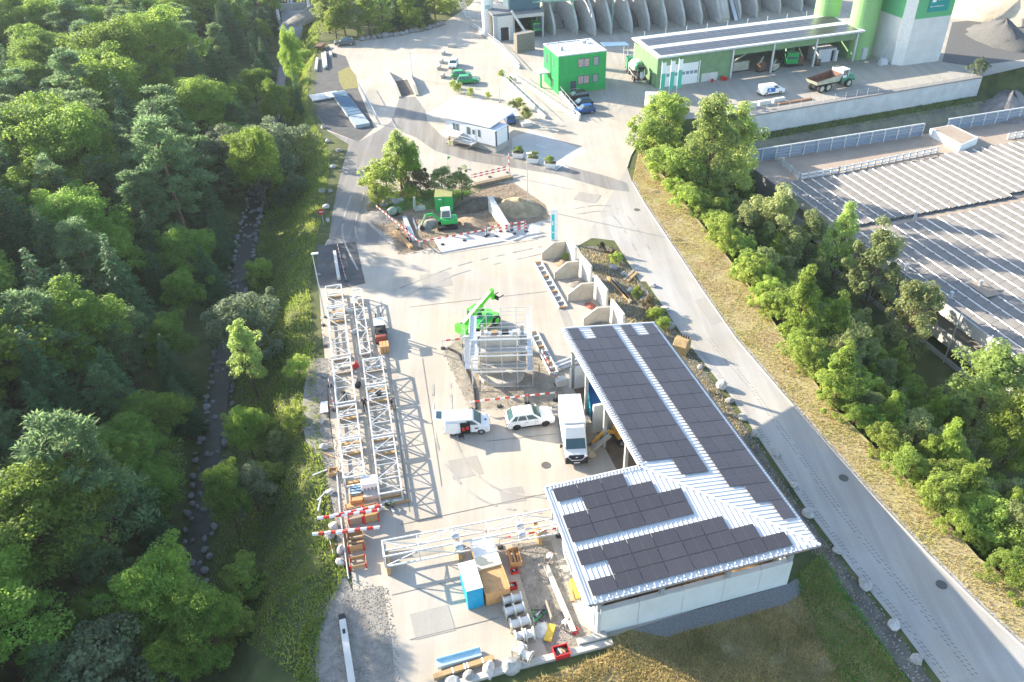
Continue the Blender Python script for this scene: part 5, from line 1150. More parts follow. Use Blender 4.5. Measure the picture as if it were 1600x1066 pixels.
# ================================================================ weigh hut, office, plant
def top_h(b, ty):
    lo, hi = .2, 40
    for _ in range(40):
        h = (lo+hi)/2; q = np.array([b.x, b.y, b.z+h-CH]); cc = q[0]*_rt + q[1]*_fw - q[2]*_dn
        if 533 + F*cc[1]/cc[2] > ty: lo = h
        else: hi = h
    return lo
# ---- weigh hut
a, b = G(699,219), G(775,240); d = ang(a, b); L = (b-a).length; DP = 3.6
HT = thing('weigh_hut', 'white weigh hut on a concrete base with overhanging white roof', 'hut', (a.x, a.y, .012), d)
HW = mat('shaded_hut_wall', (.58,.61,.65), .6, var=.05); DKF = mat('dark_frame', (.07,.08,.10), .5)  # blue-grey of the shaded walls is put into the wall colour
MB().box(.2,.2,0,L-.1,DP-.2,1.15).build('base', CONC, HT, .03); MB().box(0,0,1.15,L,DP,3.75).build('wall', HW, HT, .02)
rp = [G(670,177.5,4.15), G(765.5,199,4.15), G(808,170.5,4.45), G(711,149,4.45)]; inv = Matrix.Rotation(-d, 4, 'Z') @ Matrix.Translation((-a.x,-a.y,-.012)); rp = [inv @ q for q in rp]
MB().add(rp + [q - Vector((0,0,.18)) for q in rp], [(0,1,2,3),(7,6,5,4)] + [(i,(i+1)%4,4+(i+1)%4,4+i) for i in range(4)]).build('roof', mat('hut_roof', (.80,.80,.78), .5, var=.04), HT)
rs = MB()
for i in range(28): q0 = rp[0].lerp(rp[1], (i+.5)/28); q1 = rp[3].lerp(rp[2], (i+.5)/28); rs.bar(q0+Vector((0,0,.02)), q1+Vector((0,0,.02)), .05, .05)
rs.build('roof_rib', mat('hut_roof', (.80,.80,.78)), HT)
for x, w_ in ((1.5,.6),(2.25,.6),(4.5,.75),(6.9,.5)):
    if x < L-.6: f = MB().box(x,-.03,2.2,x+w_,-.005,3.3).build('window', GLASS, HT); MB().box(x-.06,-.04,2.12,x+w_+.06,-.031,2.2).build('sill', DKF, f)
MB().box(5.6,-.03,1.2,6.4,-.006,3.3).build('door', HW, HT); MB().box(5.75,-.045,2.3,6.25,-.032,3.1).build('door_window', GLASS, HT)
for y in (.05, DP-.35): MB().box(L+.005,y,1.1,L+.03,y+.3,3.7).build('corner_post', DKF, HT)
MB().box(L+.005,.5,1.2,L+.02,DP-.5,3.55).build('end_panel', WHITE, HT)
MB().box(2.6,-1.4,.95,6.6,-.02,1.15).build('landing', CONCL, HT); 
for i in range(6): MB().box(2.45-.30*i-.3,-1.35,.0,2.45-.30*i,-.1,.95-.16*i).build('step', CONC, HT)
MB().path([(2.6,-1.38,2.1),(6.6,-1.38,2.1),(6.6,-.1,2.1)], .03).path([(2.6,-1.38,1.6),(6.6,-1.38,1.6)], .025).path([(2.6,-1.38,1.15),(2.6,-1.38,2.1)], .03).path([(4.6,-1.38,1.15),(4.6,-1.38,2.1)], .03).path([(6.6,-1.38,1.15),(6.6,-1.38,2.1)], .03).path([(2.6,-1.38,2.1),(.8,-1.38,1.1),(.8,-1.38,.0)], .03).build('railing', GALV, HT)
MB().add([(.3,-1.9,1.9),(3.8,-1.9,1.9),(3.8,-.1,2.15),(.3,-.1,2.15),(.3,-1.9,1.98),(3.8,-1.9,1.98),(3.8,-.1,2.23),(.3,-.1,2.23)], [(3,2,1,0),(4,5,6,7),(0,1,5,4),(1,2,6,5),(2,3,7,6),(3,0,4,7)]).build('awning', WHITE, HT)
# ---- green office
a, b = G(872,148.6), G(945.5,139); d = ang(a, b); L = (b-a).length; OH = top_h(a, 88); DP = 8.6
OF = thing('green_office', 'two-storey bright green clad office with white flat roof', 'building', (a.x, a.y, .012), d)
MB().box(0,0,0,L,DP,OH-.15).build('wall', GREENP, OF); rf = MB().box(.35,.35,OH-.6,L-.35,DP-.35,OH-.12).build('roof', mat('office_roof', (.72,.71,.67), .8, var=.06), OF)
for q in ((0-.05,-.05,L+.05,.3),(-.05,DP-.3,L+.05,DP+.05),(-.05,.301,.3,DP-.301),(L-.3,.301,L+.05,DP-.301)): MB().box(q[0],q[1],OH-.15,q[2],q[3],OH+.05).build('parapet', STEELW, OF)
def win(par, x0, x1, z0, z1, mull=0, y=0.0, mt=GLASS):
    w_ = MB().box(x0,y-.05,z0,x1,y-.012,z1).build('window', mt, par); fr = MB()
    for q in ((x0-.08,z0-.08,x1+.08,z0),(x0-.08,z1,x1+.08,z1+.08),(x0-.08,z0,x0,z1),(x1,z0,x1+.08,z1)): fr.box(q[0],y-.09,q[1],q[2],y-.004,q[3])
    for k in range(mull): xm = x0+(x1-x0)*(k+1)/(mull+1); fr.box(xm-.05,y-.09,z0,xm+.05,y-.051,z1)
    fr.build('frame', DKF, w_); return w_
BLIND = mat('window_with_blinds', (.42,.33,.31), .3, var=.35, scale=3)
win(OF, L*.415, L*.645, OH*.66, OH*.86, 1, mt=BLIND); win(OF, L*.73, L*.835, OH*.66, OH*.87, mt=mat('grey_blind', (.28,.30,.31), .3)); win(OF, L*.415, L*.645, OH*.22, OH*.42, 1, mt=BLIND); win(OF, L*.73, L*.835, OH*.23, OH*.42, mt=mat('grey_blind', (.28,.30,.31)))
MB().box(L*.255,-.05,.15,L*.375,-.012,2.3).build('door', DKF, OF); MB().path([(L*.22,-.9,.0),(L*.22,-.9,1.1),(L*.40,-.9,1.1),(L*.40,-.9,.0)], .03).build('railing', GALV, OF); MB().box(L*.2,-.95,0,L*.42,-.06,.12).build('step', CONC, OF)
for z0, z1 in ((OH*.62,OH*.82),(OH*.12,OH*.32)):
    w_ = MB().box(-.05,2.2,z0,-.012,3.2,z1).build('window', GLASS, OF); MB().box(-.07,2.1,z0-.08,-.005,3.3,z0).build('sill', DKF, w_)
w_ = MB().box(-.05,6.2,OH*.6,-.012,7.4,OH*.8).build('window', GLASS, OF); MB().box(-.07,6.1,OH*.58,-.005,7.5,OH*.6).build('sill', DKF, w_)
MB().bar((-.06,4.1,.2),(-.06,4.1,OH-.3),.09).build('downpipe', DARK, OF); MB().box(-2.2,5.0,2.6,-.01,8.0,2.85).build('canopy', STEELW, OF); MB().box(-1.9,5.1,.0,-1.6,5.4,2.6).build('canopy_post', GREENP, OF)
MB().cbox(1.9,3.6,OH+.15,.7,.35,.9,.2).build('roof_unit', mat('grey_unit', (.35,.36,.37), .6), rf); MB().cbox(7.6,6.8,OH+.05,1.1,.9,.7).cbox(8.2,5.8,OH,.8,.7,.5).build('roof_unit', STEELW, rf)
cr_ = MB()
for i in range(1,22): cr_.box(L*i/22-.025,-.03,.15,L*i/22+.025,-.001,OH-.16)
for i in range(1,19): cr_.box(-.03,DP*i/19-.025,.15,-.001,DP*i/19+.025,OH-.16)
cr_.build('cladding_rib', GREENP, OF)
MB().tube((1.2,3.2,OH-.2),(1.2,3.2,OH+2.2),.03,6).build('aerial', DARK, rf)
# ---- long green hall
A0, A1 = G(1026,138), G(1331,95.5); e1 = (A1-A0).normalized(); d = math.atan2(e1.y, e1.x); L = (A1-A0).length; HH = 5.7; DP = 11.0
HL = thing('long_green_hall', 'long muted green hall with dark solar roof and open vehicle bays', 'hall', (A0.x, A0.y, .012), d)
rz_ = lambda y: HH+.45 + .06*y
MB().add([(-.7,-.9,rz_(0)),(L+1,-.9,rz_(0)),(L+1,DP,rz_(DP)),(-.7,DP,rz_(DP)),(-.7,-.9,rz_(0)-.3),(L+1,-.9,rz_(0)-.3),(L+1,DP,rz_(DP)-.3),(-.7,DP,rz_(DP)-.3)], [(0,1,2,3),(7,6,5,4),(0,4,5,1),(1,5,6,2),(2,6,7,3),(3,7,4,0)]).build('roof', STEELW, HL)
xo = L*.36
for x0, x1 in ((0,.7),(4.55,4.85),(8.7,xo)): MB().box(x0,0,0,x1,.2,HH).build('front_wall', GREEND, HL)
MB().box(.7,0,4.1,8.7,.2,HH).build('front_wall', GREEND, HL); MB().box(xo,-.02,HH-1.35,L+.3,.2,HH+.1).build('fascia', GREEND, HL)
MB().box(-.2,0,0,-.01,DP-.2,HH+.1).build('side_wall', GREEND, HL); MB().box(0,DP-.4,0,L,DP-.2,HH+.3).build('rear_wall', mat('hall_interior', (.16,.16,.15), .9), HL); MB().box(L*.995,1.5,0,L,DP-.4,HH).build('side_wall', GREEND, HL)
for x0 in (.75,4.9):
    dr = MB().box(x0,.05,.0,x0+3.75,.12,4.05).build('roller_door', WHITE, HL)
    for k in range(4): MB().box(x0+.25+k*.88,.03,1.9,x0+.95+k*.88,.048,2.5).build('door_pane', mat('grey_pane', (.25,.28,.31), .2), dr)
MB().box(8.75,-.03,0,8.95,-.005,4.3).build('door_post', WHITE, HL); MB().box(9.5,-.03,0,13.0,-.005,1.6).build('plinth_panel', CONCL, HL)
for f in (.36,.565,.785,1.0): MB().box(L*f-.18,-.25,0,L*f+.18,.1,HH-.2).build('post', GALV, HL)
MB().box(-.22,2.0,0,-.21+.0,3.0,2.2).build('side_door', DARK, HL)
hr = MB()
for i in range(int(L/.6)):
    x = i*.6+.3; z0 = HH-1.35 if x > xo else (4.1 if x < 8.7 else 1.65)
    hr.box(x-.03,-.045,z0,x+.03,-.021,HH-.02)
for i in range(17): hr.box(-.24,.4+i*.6,.1,-.201,.46+i*.6,HH)
hr.build('cladding_rib', GREEND, HL)
PMH = MB().box(-.93,-.58,0,.93,.58,.035).mesh('solar_panel', PV)
nx_ = int((L)/1.9)
for j, y in enumerate((.3,1.55,2.8,4.05,5.9,7.15,8.4,9.65)):
    for i in range(nx_):
        if j in (0,1,2,4,5,6): o = ob('solar_panel', PMH, HL); o.location = (.8+i*1.9+.4, y+.2, rz_(y+.2)+.05); o.rotation_euler = (math.atan(.06),0,0)
for i in range(9): MB().bar((2+i*L/9.5,DP-.1,rz_(DP)-.2),(2+i*L/9.5,DP-.1,rz_(DP)+1.0),.06).build('roof_rail_post', GALV, HL)
def HLp(x, y, z=.012): return Vector((A0.x + e1.x*x - e1.y*y, A0.y + e1.y*x + e1.x*y, z))
for i, (x, y, s) in enumerate(((11.6,-.7,.5),(13.9,-.6,.75),(14.4,-1.0,.6))):
    q = HLp(x, y); solo(MB().lathe([(.42*s*1.2,0),(.45*s*1.2,.5*s*2),(.3*s,.55*s*2)], (0,0,0), 12), 'red_drum', RED, ['red drum alone in front of the hall plinth','larger red drum by the hall bay corner','smaller red drum by the hall bay corner'][i], 'drum', (q.x, q.y, .012))
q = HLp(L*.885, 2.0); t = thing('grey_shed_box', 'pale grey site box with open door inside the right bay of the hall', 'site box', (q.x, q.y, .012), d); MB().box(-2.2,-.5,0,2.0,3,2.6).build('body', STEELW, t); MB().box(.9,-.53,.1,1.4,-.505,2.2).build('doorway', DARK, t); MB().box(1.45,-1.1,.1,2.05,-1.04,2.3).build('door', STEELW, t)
for i, (x, y, w_, h) in enumerate(((L*.45,3.2,3.6,3.2),(L*.535,1.3,1.6,2.8),(L*.60,1.0,2.6,1.8),(L*.83,1.0,2.6,1.3),(L*.42,6,3,2.5),(L*.745,2.2,1.6,3.2))):
    q = HLp(x, y); t = thing('stored_machine', 'dusty stored machine part in the hall bays, %s from the left' % ORD[i], 'machine part', (q.x, q.y, .012), d+.3*i); MB().box(-w_/2,-.5,.2,w_/2,.5,h*.6).build('body', RUSTM if i % 2 else BEDM, t, .05); MB().bar((-w_/2,0,h*.6),(w_*.3,.2,h),.25).build('arm', BEDM, t); MB().box(-w_/2-.1,-.55,0,w_/2+.1,.55,.2).build('skid', DARK, t)
# canopy with tarpaulin between hall and office
q = HLp(-2.5, 15.5); t = thing('blue_canopy', 'blue-grey sloping canopy behind the hall gable', 'canopy', (q.x, q.y, .012), d); MB().add([(-2.5,-1,4.6),(3.0,-1.2,4.2),(3.0,1.2,4.3),(-2.5,1.2,4.8),(-2.5,-1,4.7),(3.0,-1.2,4.3),(3.0,1.2,4.4),(-2.5,1.2,4.9)], [(3,2,1,0),(4,5,6,7),(0,1,5,4),(1,2,6,5),(2,3,7,6),(3,0,4,7)]).build('roof', mat('blue_sheet', (.18,.30,.42), .5), t)
for x, y in ((-2.4,-.9),(2.8,-1.0),(-2.4,1.0),(2.8,1.0)): MB().bar((x,y,0),(x,y,4.3),.12).build('post', GALV, t)
q = HLp(-6.3, 16.0); t = thing('red_white_box', 'red and white machine box beside the blue canopy', 'machine', (q.x, q.y, .012), d); MB().box(-.7,-.6,0,.7,.6,1.2).build('lower_part', RED, t); MB().box(-.7,-.6,1.2,.7,.6,2.6).build('upper_part', WHITE, t)
# ---- aggregate bays
BAYC = mat('bay_concrete', (.44,.43,.41), .88, var=.15, scale=.7, bump=.12, bscale=10); e2 = Vector((-e1.y, e1.x, 0))
prof = [(0,0),(0,1.6),(.5,2.8),(1.4,4.2),(2.8,6.0),(4.6,7.6),(7,8.6),(12,8.8),(12,0)]
tips = [(867,56),(902,54),(930,57),(955,54),(987,52),(1014,48.5),(1041,46),(1069,42),(1096,39),(1130,36),(1156,31),(1182,28),(1218,22),(1252,18),(1284,15)]
for i, tp in enumerate(tips):
    p = G(*tp); solo(MB().ext(prof, 'y', -.28, .28), 'aggregate_bay_wall', BAYC, 'tall curved concrete divider of the aggregate bays, %s from the left' % ORD[i], 'divider wall', (p.x, p.y, .012), d + R(90) + R(4), 'aggregate bay dividers', .04)
p0_, p1_ = G(*tips[0]), G(*tips[-1]); q0, q1 = p0_ + e2*12.3, p1_ + e2*12.3; Lb = (q1-q0).length
solo(MB().box(-2,-.3,0,Lb+3,.3,9.2), 'aggregate_rear_wall', BAYC, 'long concrete rear wall behind the aggregate bays', 'wall', (q0.x, q0.y, .012), ang(q0, q1))
AGG = [mat('grey_sand', (.22,.21,.20), .95, var=.2, scale=2, bump=.4), mat('dark_aggregate', (.11,.108,.105), .95, var=.25, scale=3, bump=.5), GRAVEL]
for i in range(len(tips)-1):
    m_ = (G(*tips[i]) + G(*tips[i+1]))/2 + e2*8.2; w_ = (G(*tips[i+1])-G(*tips[i])).length
    heap('aggregate_heap', 'grey aggregate heap in the aggregate bay %s from the left' % ORD[i], 'heap', (m_.x, m_.y, .012), w_*.46, 4.6, 3.2+.9*(i % 3), AGG[i % 3], 60+i, 16, 'aggregate heaps')
g0, g1 = G(840,60)+e2*3.4, G(1047,47)+e2*3.4; Lg = (g1-g0).length; t = thing('conveyor_gantry', 'green steel conveyor gantry over the left aggregate bays', 'gantry', (g0.x, g0.y, 0), ang(g0, g1)); PG = mat('pale_green_steel', (.22,.40,.30), .5)
for z in (7.3,8.9):
    for y in (-.8,.8): MB().bar((0,y,z),(Lg,y,z),.2).build('girder', PG, t)
for i in range(int(Lg/2.2)): MB().bar((i*2.2,-.8,7.3),(i*2.2,-.8,8.9),.1).bar((i*2.2,-.8,7.3),(i*2.2+2.2,-.8,8.9),.08).build('lattice', PG, t)
MB().box(0,-.7,7.4,Lg,.7,7.5).build('walkway', GALV, t); MB().box(0,-.4,7.8,Lg,.4,8.2).build('belt', DARK, t)
for x in (1,Lg*.3,Lg*.6,Lg-1): MB().bar((x,.0,.0),(x,.0,7.3),.35).build('leg', PG, t)
p = G(1128,35); t = thing('bay_stair_tower', 'concrete chute block with steel stair between the aggregate bays', 'stair', (p.x, p.y, .012), d + R(90)); MB().ext([(-.5,0),(-.6,1.2),(.8,3.5),(3,7.5),(8,8),(8,0)], 'y', -1.6, 1.2).build('chute', BAYC, t, .05); MB().bar((-.5,-3.6,.1),(6,-3.6,7.4),.9,.15).build('stair_flight', GALV, t); MB().bar((-.5,-3.1,1.1),(6,-3.1,8.4),.06).bar((-.5,-4.1,1.1),(6,-4.1,8.4),.06).build('handrail', GALV, t)
# ---- silos and tower
SILO = mat('silo_green', (.25,.46,.18), .45, var=.06)
for i, (x, y, r_) in enumerate(((1343,91,2.7),(1312,86,2.6))):
    p = G(x, y) + e2*(1.2+5.5*i); t = thing('cement_silo', ['tall pale green cement silo at the right end of the hall','pale green cement silo behind the hall roof'][i], 'silo', (p.x, p.y, .012), d)
    MB().lathe([(r_,0),(r_,22),(r_*.5,23.5)], (0,0,0), 32).build('shell', SILO, t, smooth=False)
    MB().box(-.9,-r_-.25,.2,.2,-r_+.6,2.6).build('access_door', STEELW, t)
    for k in range(3): MB().lathe([(r_+.03,5+6*k),(r_+.03,5.12+6*k)], (0,0,0), 32).build('seam_ring', SILO, t)
T0, T1 = G(1410,103), G(1466.3,95.6); td = ang(T0, T1); TLn = (T1-T0).length; th = top_h(T1, 24)
TW = thing('batching_tower', 'tall concrete and green batching tower with teal sign', 'tower', (T0.x, T0.y, .012), td)
fp = [(0,0),(TLn,0),(TLn,8.5),(-1.5,8.5),(-1.5,1.5)]
TC = mat('tower_concrete', (.60,.59,.56), .85, var=.1, scale=.4, bump=.08, bscale=8); TG = mat('tower_green', (.10,.38,.17), .5, var=.05)
MB().ext(fp, 'z', 0, th).build('concrete_base', TC, TW); MB().ext([(x*1.003,y) for x, y in fp], 'z', th+.01, th+14).build('green_storey', TG, TW)
MB().add([(-1.53,1.47,.0),(-.02,-.04,.0),(-.02,-.04,th+14),(-1.53,1.47,th+14)], [(0,1,2,3)]).build('sunlit_chamfer', mat('sunlit_white', (.74,.73,.68), .7), TW)  # chamfer face whitened; the sunlight on it is put into the colour
for k in range(1,4): MB().box(0,-.012,th*k/4-.02,TLn,-.004,th*k/4+.02).build('pour_joint', CONC, TW)
sg_ = MB().box(TLn*.30,-.14,th+1.1,TLn*.84,-.03,th+5.6).build('sign_board', mat('teal_sign', (.01,.26,.24), .4), TW)
def text(s, parent, loc, size, m_, rot=(R(90),0,0), ext=.01):
    cu = bpy.data.curves.new('sign_text', 'FONT'); cu.body = s; cu.size = size; cu.extrude = ext; cu.materials.append(m_)
    tmp = bpy.data.objects.new('tmp', cu); me = bpy.data.meshes.new_from_object(tmp); bpy.data.objects.remove(tmp)
    me.materials.clear(); me.materials.append(m_)
    o = ob('sign_text', me, parent); o.location = loc; o.rotation_euler = rot; return o
text('Kies- und Betonwerk', sg_, (TLn*.34,-.155,th+2.0), .36, WHITE)
for i, (x, w_) in enumerate(((.36,.10),(.50,.06),(.58,.04),(.63,.04),(.69,.08))): MB().box(TLn*x,-.165,th+(2.9 if i == 0 else 3.2),TLn*(x+w_),-.142,th+4.9).build('sign_letter', WHITE, sg_)
p = G(1400,97); t = thing('filter_unit', 'grey pipework and pump unit at the foot of the tower', 'machine', (*G(1383,92).xy, .012), td)
MB().box(-1.5,-.6,.0,1.6,.9,.35).build('skid', CONC, t); MB().box(-1.3,-.3,2.6,1.6,.8,2.8).build('canopy', GALV, t); MB().lathe([(.5,.35),(.5,2.2),(.3,2.5)], (-.8,.2,0), 12).build('vessel', STEELW, t); MB().box(.2,-.3,.35,1.4,.7,1.9).build('cabinet', GALV, t); MB().path([(-.8,.2,2.4),(-.6,.9,5.5),(-.5,1.0,8)], .12, 8).build('pipe', mat('pale_pipe', (.6,.5,.4), .5), t)
for i, y in enumerate((0,1)): q = G(1379,101-5*y); solo(MB().box(-.9,-.6,0,.9,.6,.12).box(-.8,-.5,.12,.8,.5,.9).box(-.6,-.4,.9,.7,.4,1.2), 'pallet_load', STEELW, ['wrapped pallet in front of the tower pump unit','second wrapped pallet beside the tower pump unit'][i], 'pallet', (q.x+.8*y, q.y, .012), td)
# ---- terrace wall and what stands on it
wl = (WT1-WT0).length; wd_ = ang(WT0, WT1); t = thing('terrace_wall', 'long pale concrete retaining wall below the plant forecourt', 'wall', (WT0.x, WT0.y, 0), wd_)
n = 12
for i in range(n): MB().box(wl*i/n+.01,-.45,-4.2,wl*(i+1)/n-.01,.1,.02).build('wall_panel', mat('terrace_concrete', (.50,.51,.51), .85, var=.14, scale=.5, bump=.1), t)
MB().box(0,-.55,.02,wl,.75,.26).build('coping', mat('dark_coping', (.24,.23,.22), .9, var=.2), t)
for i in range(1,22): MB().tube((wl*i/22,.0,.3),(wl*i/22,.0,1.5),.03,5).build('fence_post', GALV, t)
MB().path([(1,0,1.45),(wl,0,1.45)], .012, 4).path([(1,0,.9),(wl,0,.9)], .012, 4).build('fence_wire', GALV, t)
for i in range(5):
    q = G(1128+22*i, 176-4.2*i); solo(MB().box(-1.2,-.35,0,1.2,.35,.75), 'concrete_block', CONCL, 'white concrete block on the terrace edge, %s from the left' % ORD[i], 'block', (q.x, q.y, .012), wd_, 'terrace blocks', .04)
q = G(1225,160); solo(MB().box(-3.5,-.3,0,3.5,.3,.25), 'timber_beam', mat('rust_brown', (.3,.15,.07), .8, var=.2), 'rust-brown beam lying behind the dump truck on the terrace edge', 'beam', (q.x+2, q.y, .012), wd_)
p = G(1527,118); tree('willow', p.x, p.y, 3.6, 'pale bush on the right end of the terrace wall', None, .9, -.5)
p = G(1500,117); 
heap('quarry_slope', 'pale sandy quarry heap at the top right corner', 'heap', (*G(1530,8).xy, -1), 30, 16, 15, mat('pale_sand', (.50,.43,.33), .95, var=.25, scale=.25, bump=.9, bscale=1.2), 90, 36); heap('gravel_heap', 'dark gravel heap in front of the sandy quarry heap', 'heap', (*G(1562,62).xy, 0), 10, 5, 4.2, AGG[1], 91, 24)
sheet('quarry_floor_with_shade', [(1472,97),(1520,104),(1620,90),(1620,20),(1488,35)], .010, AGG[1])  # dark gravel floor; the tower's shade is put into its dark tone
tree('shrub', *G(1585,25).xy, 3.0, 'green bush on the sandy quarry heap', None, 1.3, 6.5); 
heap('rock_outcrop', 'grey eroded slope right of the terrace wall', 'slope', (*G(1580,152,-3).xy, -7.0), 14, 7, 5.0, mat('eroded_slope', (.22,.20,.19), .95, var=.3, scale=.5, bump=.7, bscale=3), 92, 20)
# ---- building beside the lorry doorway
B0, B1 = G(772,66), G(848,58); bd = ang(B0, B1); BL = (B1-B0).length; t = thing('plant_building', 'grey concrete plant building with dark doorway and open lorry bay', 'building', (B0.x, B0.y, .012), bd); BCC = mat('plant_concrete', (.40,.41,.42), .85, var=.12)
MB().box(0,0,0,1.0,.4,5.6).build('pier', BCC, t); MB().box(1.01,.02,3.0,4.6,.4,5.4).build('wall_cladding', mat('pale_cladding', (.6,.58,.54), .7, wave=('X',2.5,.03)), t); MB().box(1.01,.04,0,1.7,.4,3.0).box(3.7,.04,0,4.6,.4,3.0).build('door_surround', STEELW, t); MB().box(4.62,0,0,5.0,.4,5.6).build('pier', BCC, t)
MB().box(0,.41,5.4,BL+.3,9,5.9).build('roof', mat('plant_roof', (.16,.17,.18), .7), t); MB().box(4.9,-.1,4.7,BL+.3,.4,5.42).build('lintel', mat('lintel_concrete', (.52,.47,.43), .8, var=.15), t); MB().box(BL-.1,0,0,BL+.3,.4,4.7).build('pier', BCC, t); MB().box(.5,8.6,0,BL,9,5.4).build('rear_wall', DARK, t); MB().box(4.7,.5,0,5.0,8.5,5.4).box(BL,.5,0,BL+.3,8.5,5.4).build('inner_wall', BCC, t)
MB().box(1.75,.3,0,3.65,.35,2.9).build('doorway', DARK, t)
MB().bar((4.2,-.4,6.5),(7.0,-1.6,2.0),.5,.45).build('chute_pipe', CONCL, t); MB().box(6.2,-1.8,.0,7.8,-.8,2.2).build('hopper', CONCL, t); MB().box(4.5,2,5.95,BL,8.5,9.5).build('upper_storey', mat('dark_blue_cladding', (.07,.13,.17), .5, wave=('X',2,.05)), t)
p = G(762,55); t = thing('white_tower', 'white cylindrical plant tower at the top beside the access road', 'tower', (p.x, p.y, .012), bd); MB().lathe([(1.15,0),(1.15,13),(.8,13.6)], (0,0,0), 24).build('shell', WHITE, t); MB().box(-.6,-1.19,6.1,.6,-1.1,6.9).build('sign_plate', mat('grey_green_plate', (.3,.42,.38), .5), t); MB().bar((1.4,0,0),(1.4,0,12),.2).build('pipe', GALV, t); MB().box(-1.4,-1.4,0,1.4,1.4,.3).build('footing', CONC, t)
p = G(733,30); t = thing('steel_stair', 'steel stair frame left of the white tower', 'stair', (p.x, p.y, .012), R(120)); MB().bar((0,-.5,0),(4,-.5,3.5),.12).bar((0,.5,0),(4,.5,3.5),.12).build('stringer', GALV, t)
for i in range(8): MB().box(i*.5,-.48,i*.44,i*.5+.3,.48,i*.44+.05).build('tread', GALV, t)
MB().path([(0,-.5,1),(4,-.5,4.5),(6,-.5,4.5)], .04).build('handrail', GALV, t)
fr = [G(*p) for p in ((737,42),(760,58),(780,73),(798,92),(812,108))]; t = thing('guard_rail', 'white guard rail along the bank below the white tower', 'railing', (0,0,0))
for a, b in zip(fr, fr[1:]):
    MB().bar((a.x,a.y,1.05),(b.x,b.y,1.05),.1).build('rail', STEELW, t); MB().bar((a.x,a.y,.6),(b.x,b.y,.6),.08).build('rail', STEELW, t); MB().bar((a.x,a.y,.2),(b.x,b.y,.2),.35,.4).build('plinth', CONC, t); MB().bar((a.x,a.y,0),(a.x,a.y,1.05),.08).build('post', STEELW, t)
a, b = G(808,84), G(836,79); t = thing('board_stack', 'tall stack of grey formwork boards left of the green office', 'board stack', (a.x, a.y, .012), ang(a, b)); Ls = (b-a).length
for k in range(15): MB().box(0+.05*(k%2),0,k*.27,Ls-.08*((k+1)%2),1.6,k*.27+.2).build('board', mat('weathered_board', (.24,.22,.18), .9, var=.2), t)
# ---- ramps / tracks beside the office
for i, (p, q, h) in enumerate((((797,118),(905,189),.6),((862,133),(906,186),.75),((783,120),(852,186),.5))):
    a, b = G(*p), G(*q); Lq = (b-a).length; t = thing('track_wall', ['long low concrete track wall beside the parked cars','short low wall between the green office and parked cars','low planted bed wall left of the track walls'][i], 'low wall', (a.x, a.y, .012), ang(a, b)); MB().box(0,-.2,0,Lq,.2,h).build('wall', CONCL, t)
    for k in range(1,int(Lq/2.5)): MB().bar((k*2.5,0,h),(k*2.5,0,h+.9),.06).build('post', GALV, t)
    MB().bar((1,0,h+.88),(Lq-.6,0,h+.88),.06).build('rail', GALV, t)
for i, (x, y) in enumerate(((803,185),(821,196))):
    p = G(x, y); t = thing('planter', ['square concrete planter with small bush behind the weigh hut','larger concrete planter with yellowish bush behind the weigh hut'][i], 'planter', (p.x, p.y, .012), .3); MB().box(-.9,-.9,0,.9,.9,.7).build('tub', CONCL, t, .03); cr, tk = proto('dull')[i]; o = ob('foliage', cr, t); o.scale = (.5,.5,.42); o.location = (0,0,.6)
SOIL = mat('planter_soil', (.06,.045,.03), .95)
for i, (x, y) in enumerate(((810,246),(833,254),(860,262))):
    p = G(x, y); t = thing('planter_box', 'white planter box with green plants on the weighbridge edge, %s from the hut' % ORD[i], 'planter', (p.x, p.y, .012), R(-12), 'white planter boxes')
    MB().add([(-.75,-.5,0),(.75,-.5,0),(.75,.5,0),(-.75,.5,0),(-.95,-.65,.85),(.95,-.65,.85),(.95,.65,.85),(-.95,.65,.85)], [(3,2,1,0),(4,5,6,7),(0,1,5,4),(1,2,6,5),(2,3,7,6),(3,0,4,7)]).build('tub', WHITE, t, .03); MB().box(-.85,-.55,.85,.85,.55,.88).build('soil', SOIL, t)
    cr, tk = proto('shrub')[i]; o = ob('foliage', cr, t); o.scale = (.36,.25,.26); o.location = (0,0,.75)
for i, (x, y, h) in enumerate(((735,150,1.6),(716,145,1.8),(708,138,1.6),(762,154,1.3),(811,170,2.0),(824,186,1.6),(784,122,1.6),(797,128,1.2))):
    p = G(x, y); tree('shrub', p.x, p.y, h, ['bush at the right of the car park bed','bush in the car park bed behind the weigh hut','bush at the left of the car park bed','small bush behind the weigh hut roof','bush between planter and track wall','small bush beside the larger planter','yellow-green bush above the track walls','small yellow-green bush on the track walls'][i], None, .8)
# car park divider blocks
for i, (x, y) in enumerate(((706,74),(693,85),(690,98),(686,108),(692,121))):
    p = G(x, y); solo(MB().box(-.9,-.25,0,.9,.25,.7), 'divider_block', CONC, 'low concrete divider block at the car park edge, %s from the top' % ORD[i], 'block', (p.x, p.y, .012), R(80) if i else R(-10), 'car park divider blocks', .04)
# weighing troughs
for i, (p, q) in enumerate((((601,112),(625,153)),((636,118),(652,150)))):
    a, b = G(*p), G(*q); Lq = (b-a).length; solo(MB().ext([(0,0),(Lq,0),(Lq,.25),(Lq*.75,1.2),(Lq*.2,1.2),(0,.3)], 'y', -.3, .3), 'ramp_wall', mat('cream_concrete', (.55,.48,.34), .8, var=.12), ['left cream parapet of the drive-over ramp','right cream parapet of the drive-over ramp'][i], 'parapet', (a.x, a.y, .012), ang(a, b))
sheet('drive_over_pit', [(612,128),(638,124),(650,147),(626,152)], .012, DARKA)
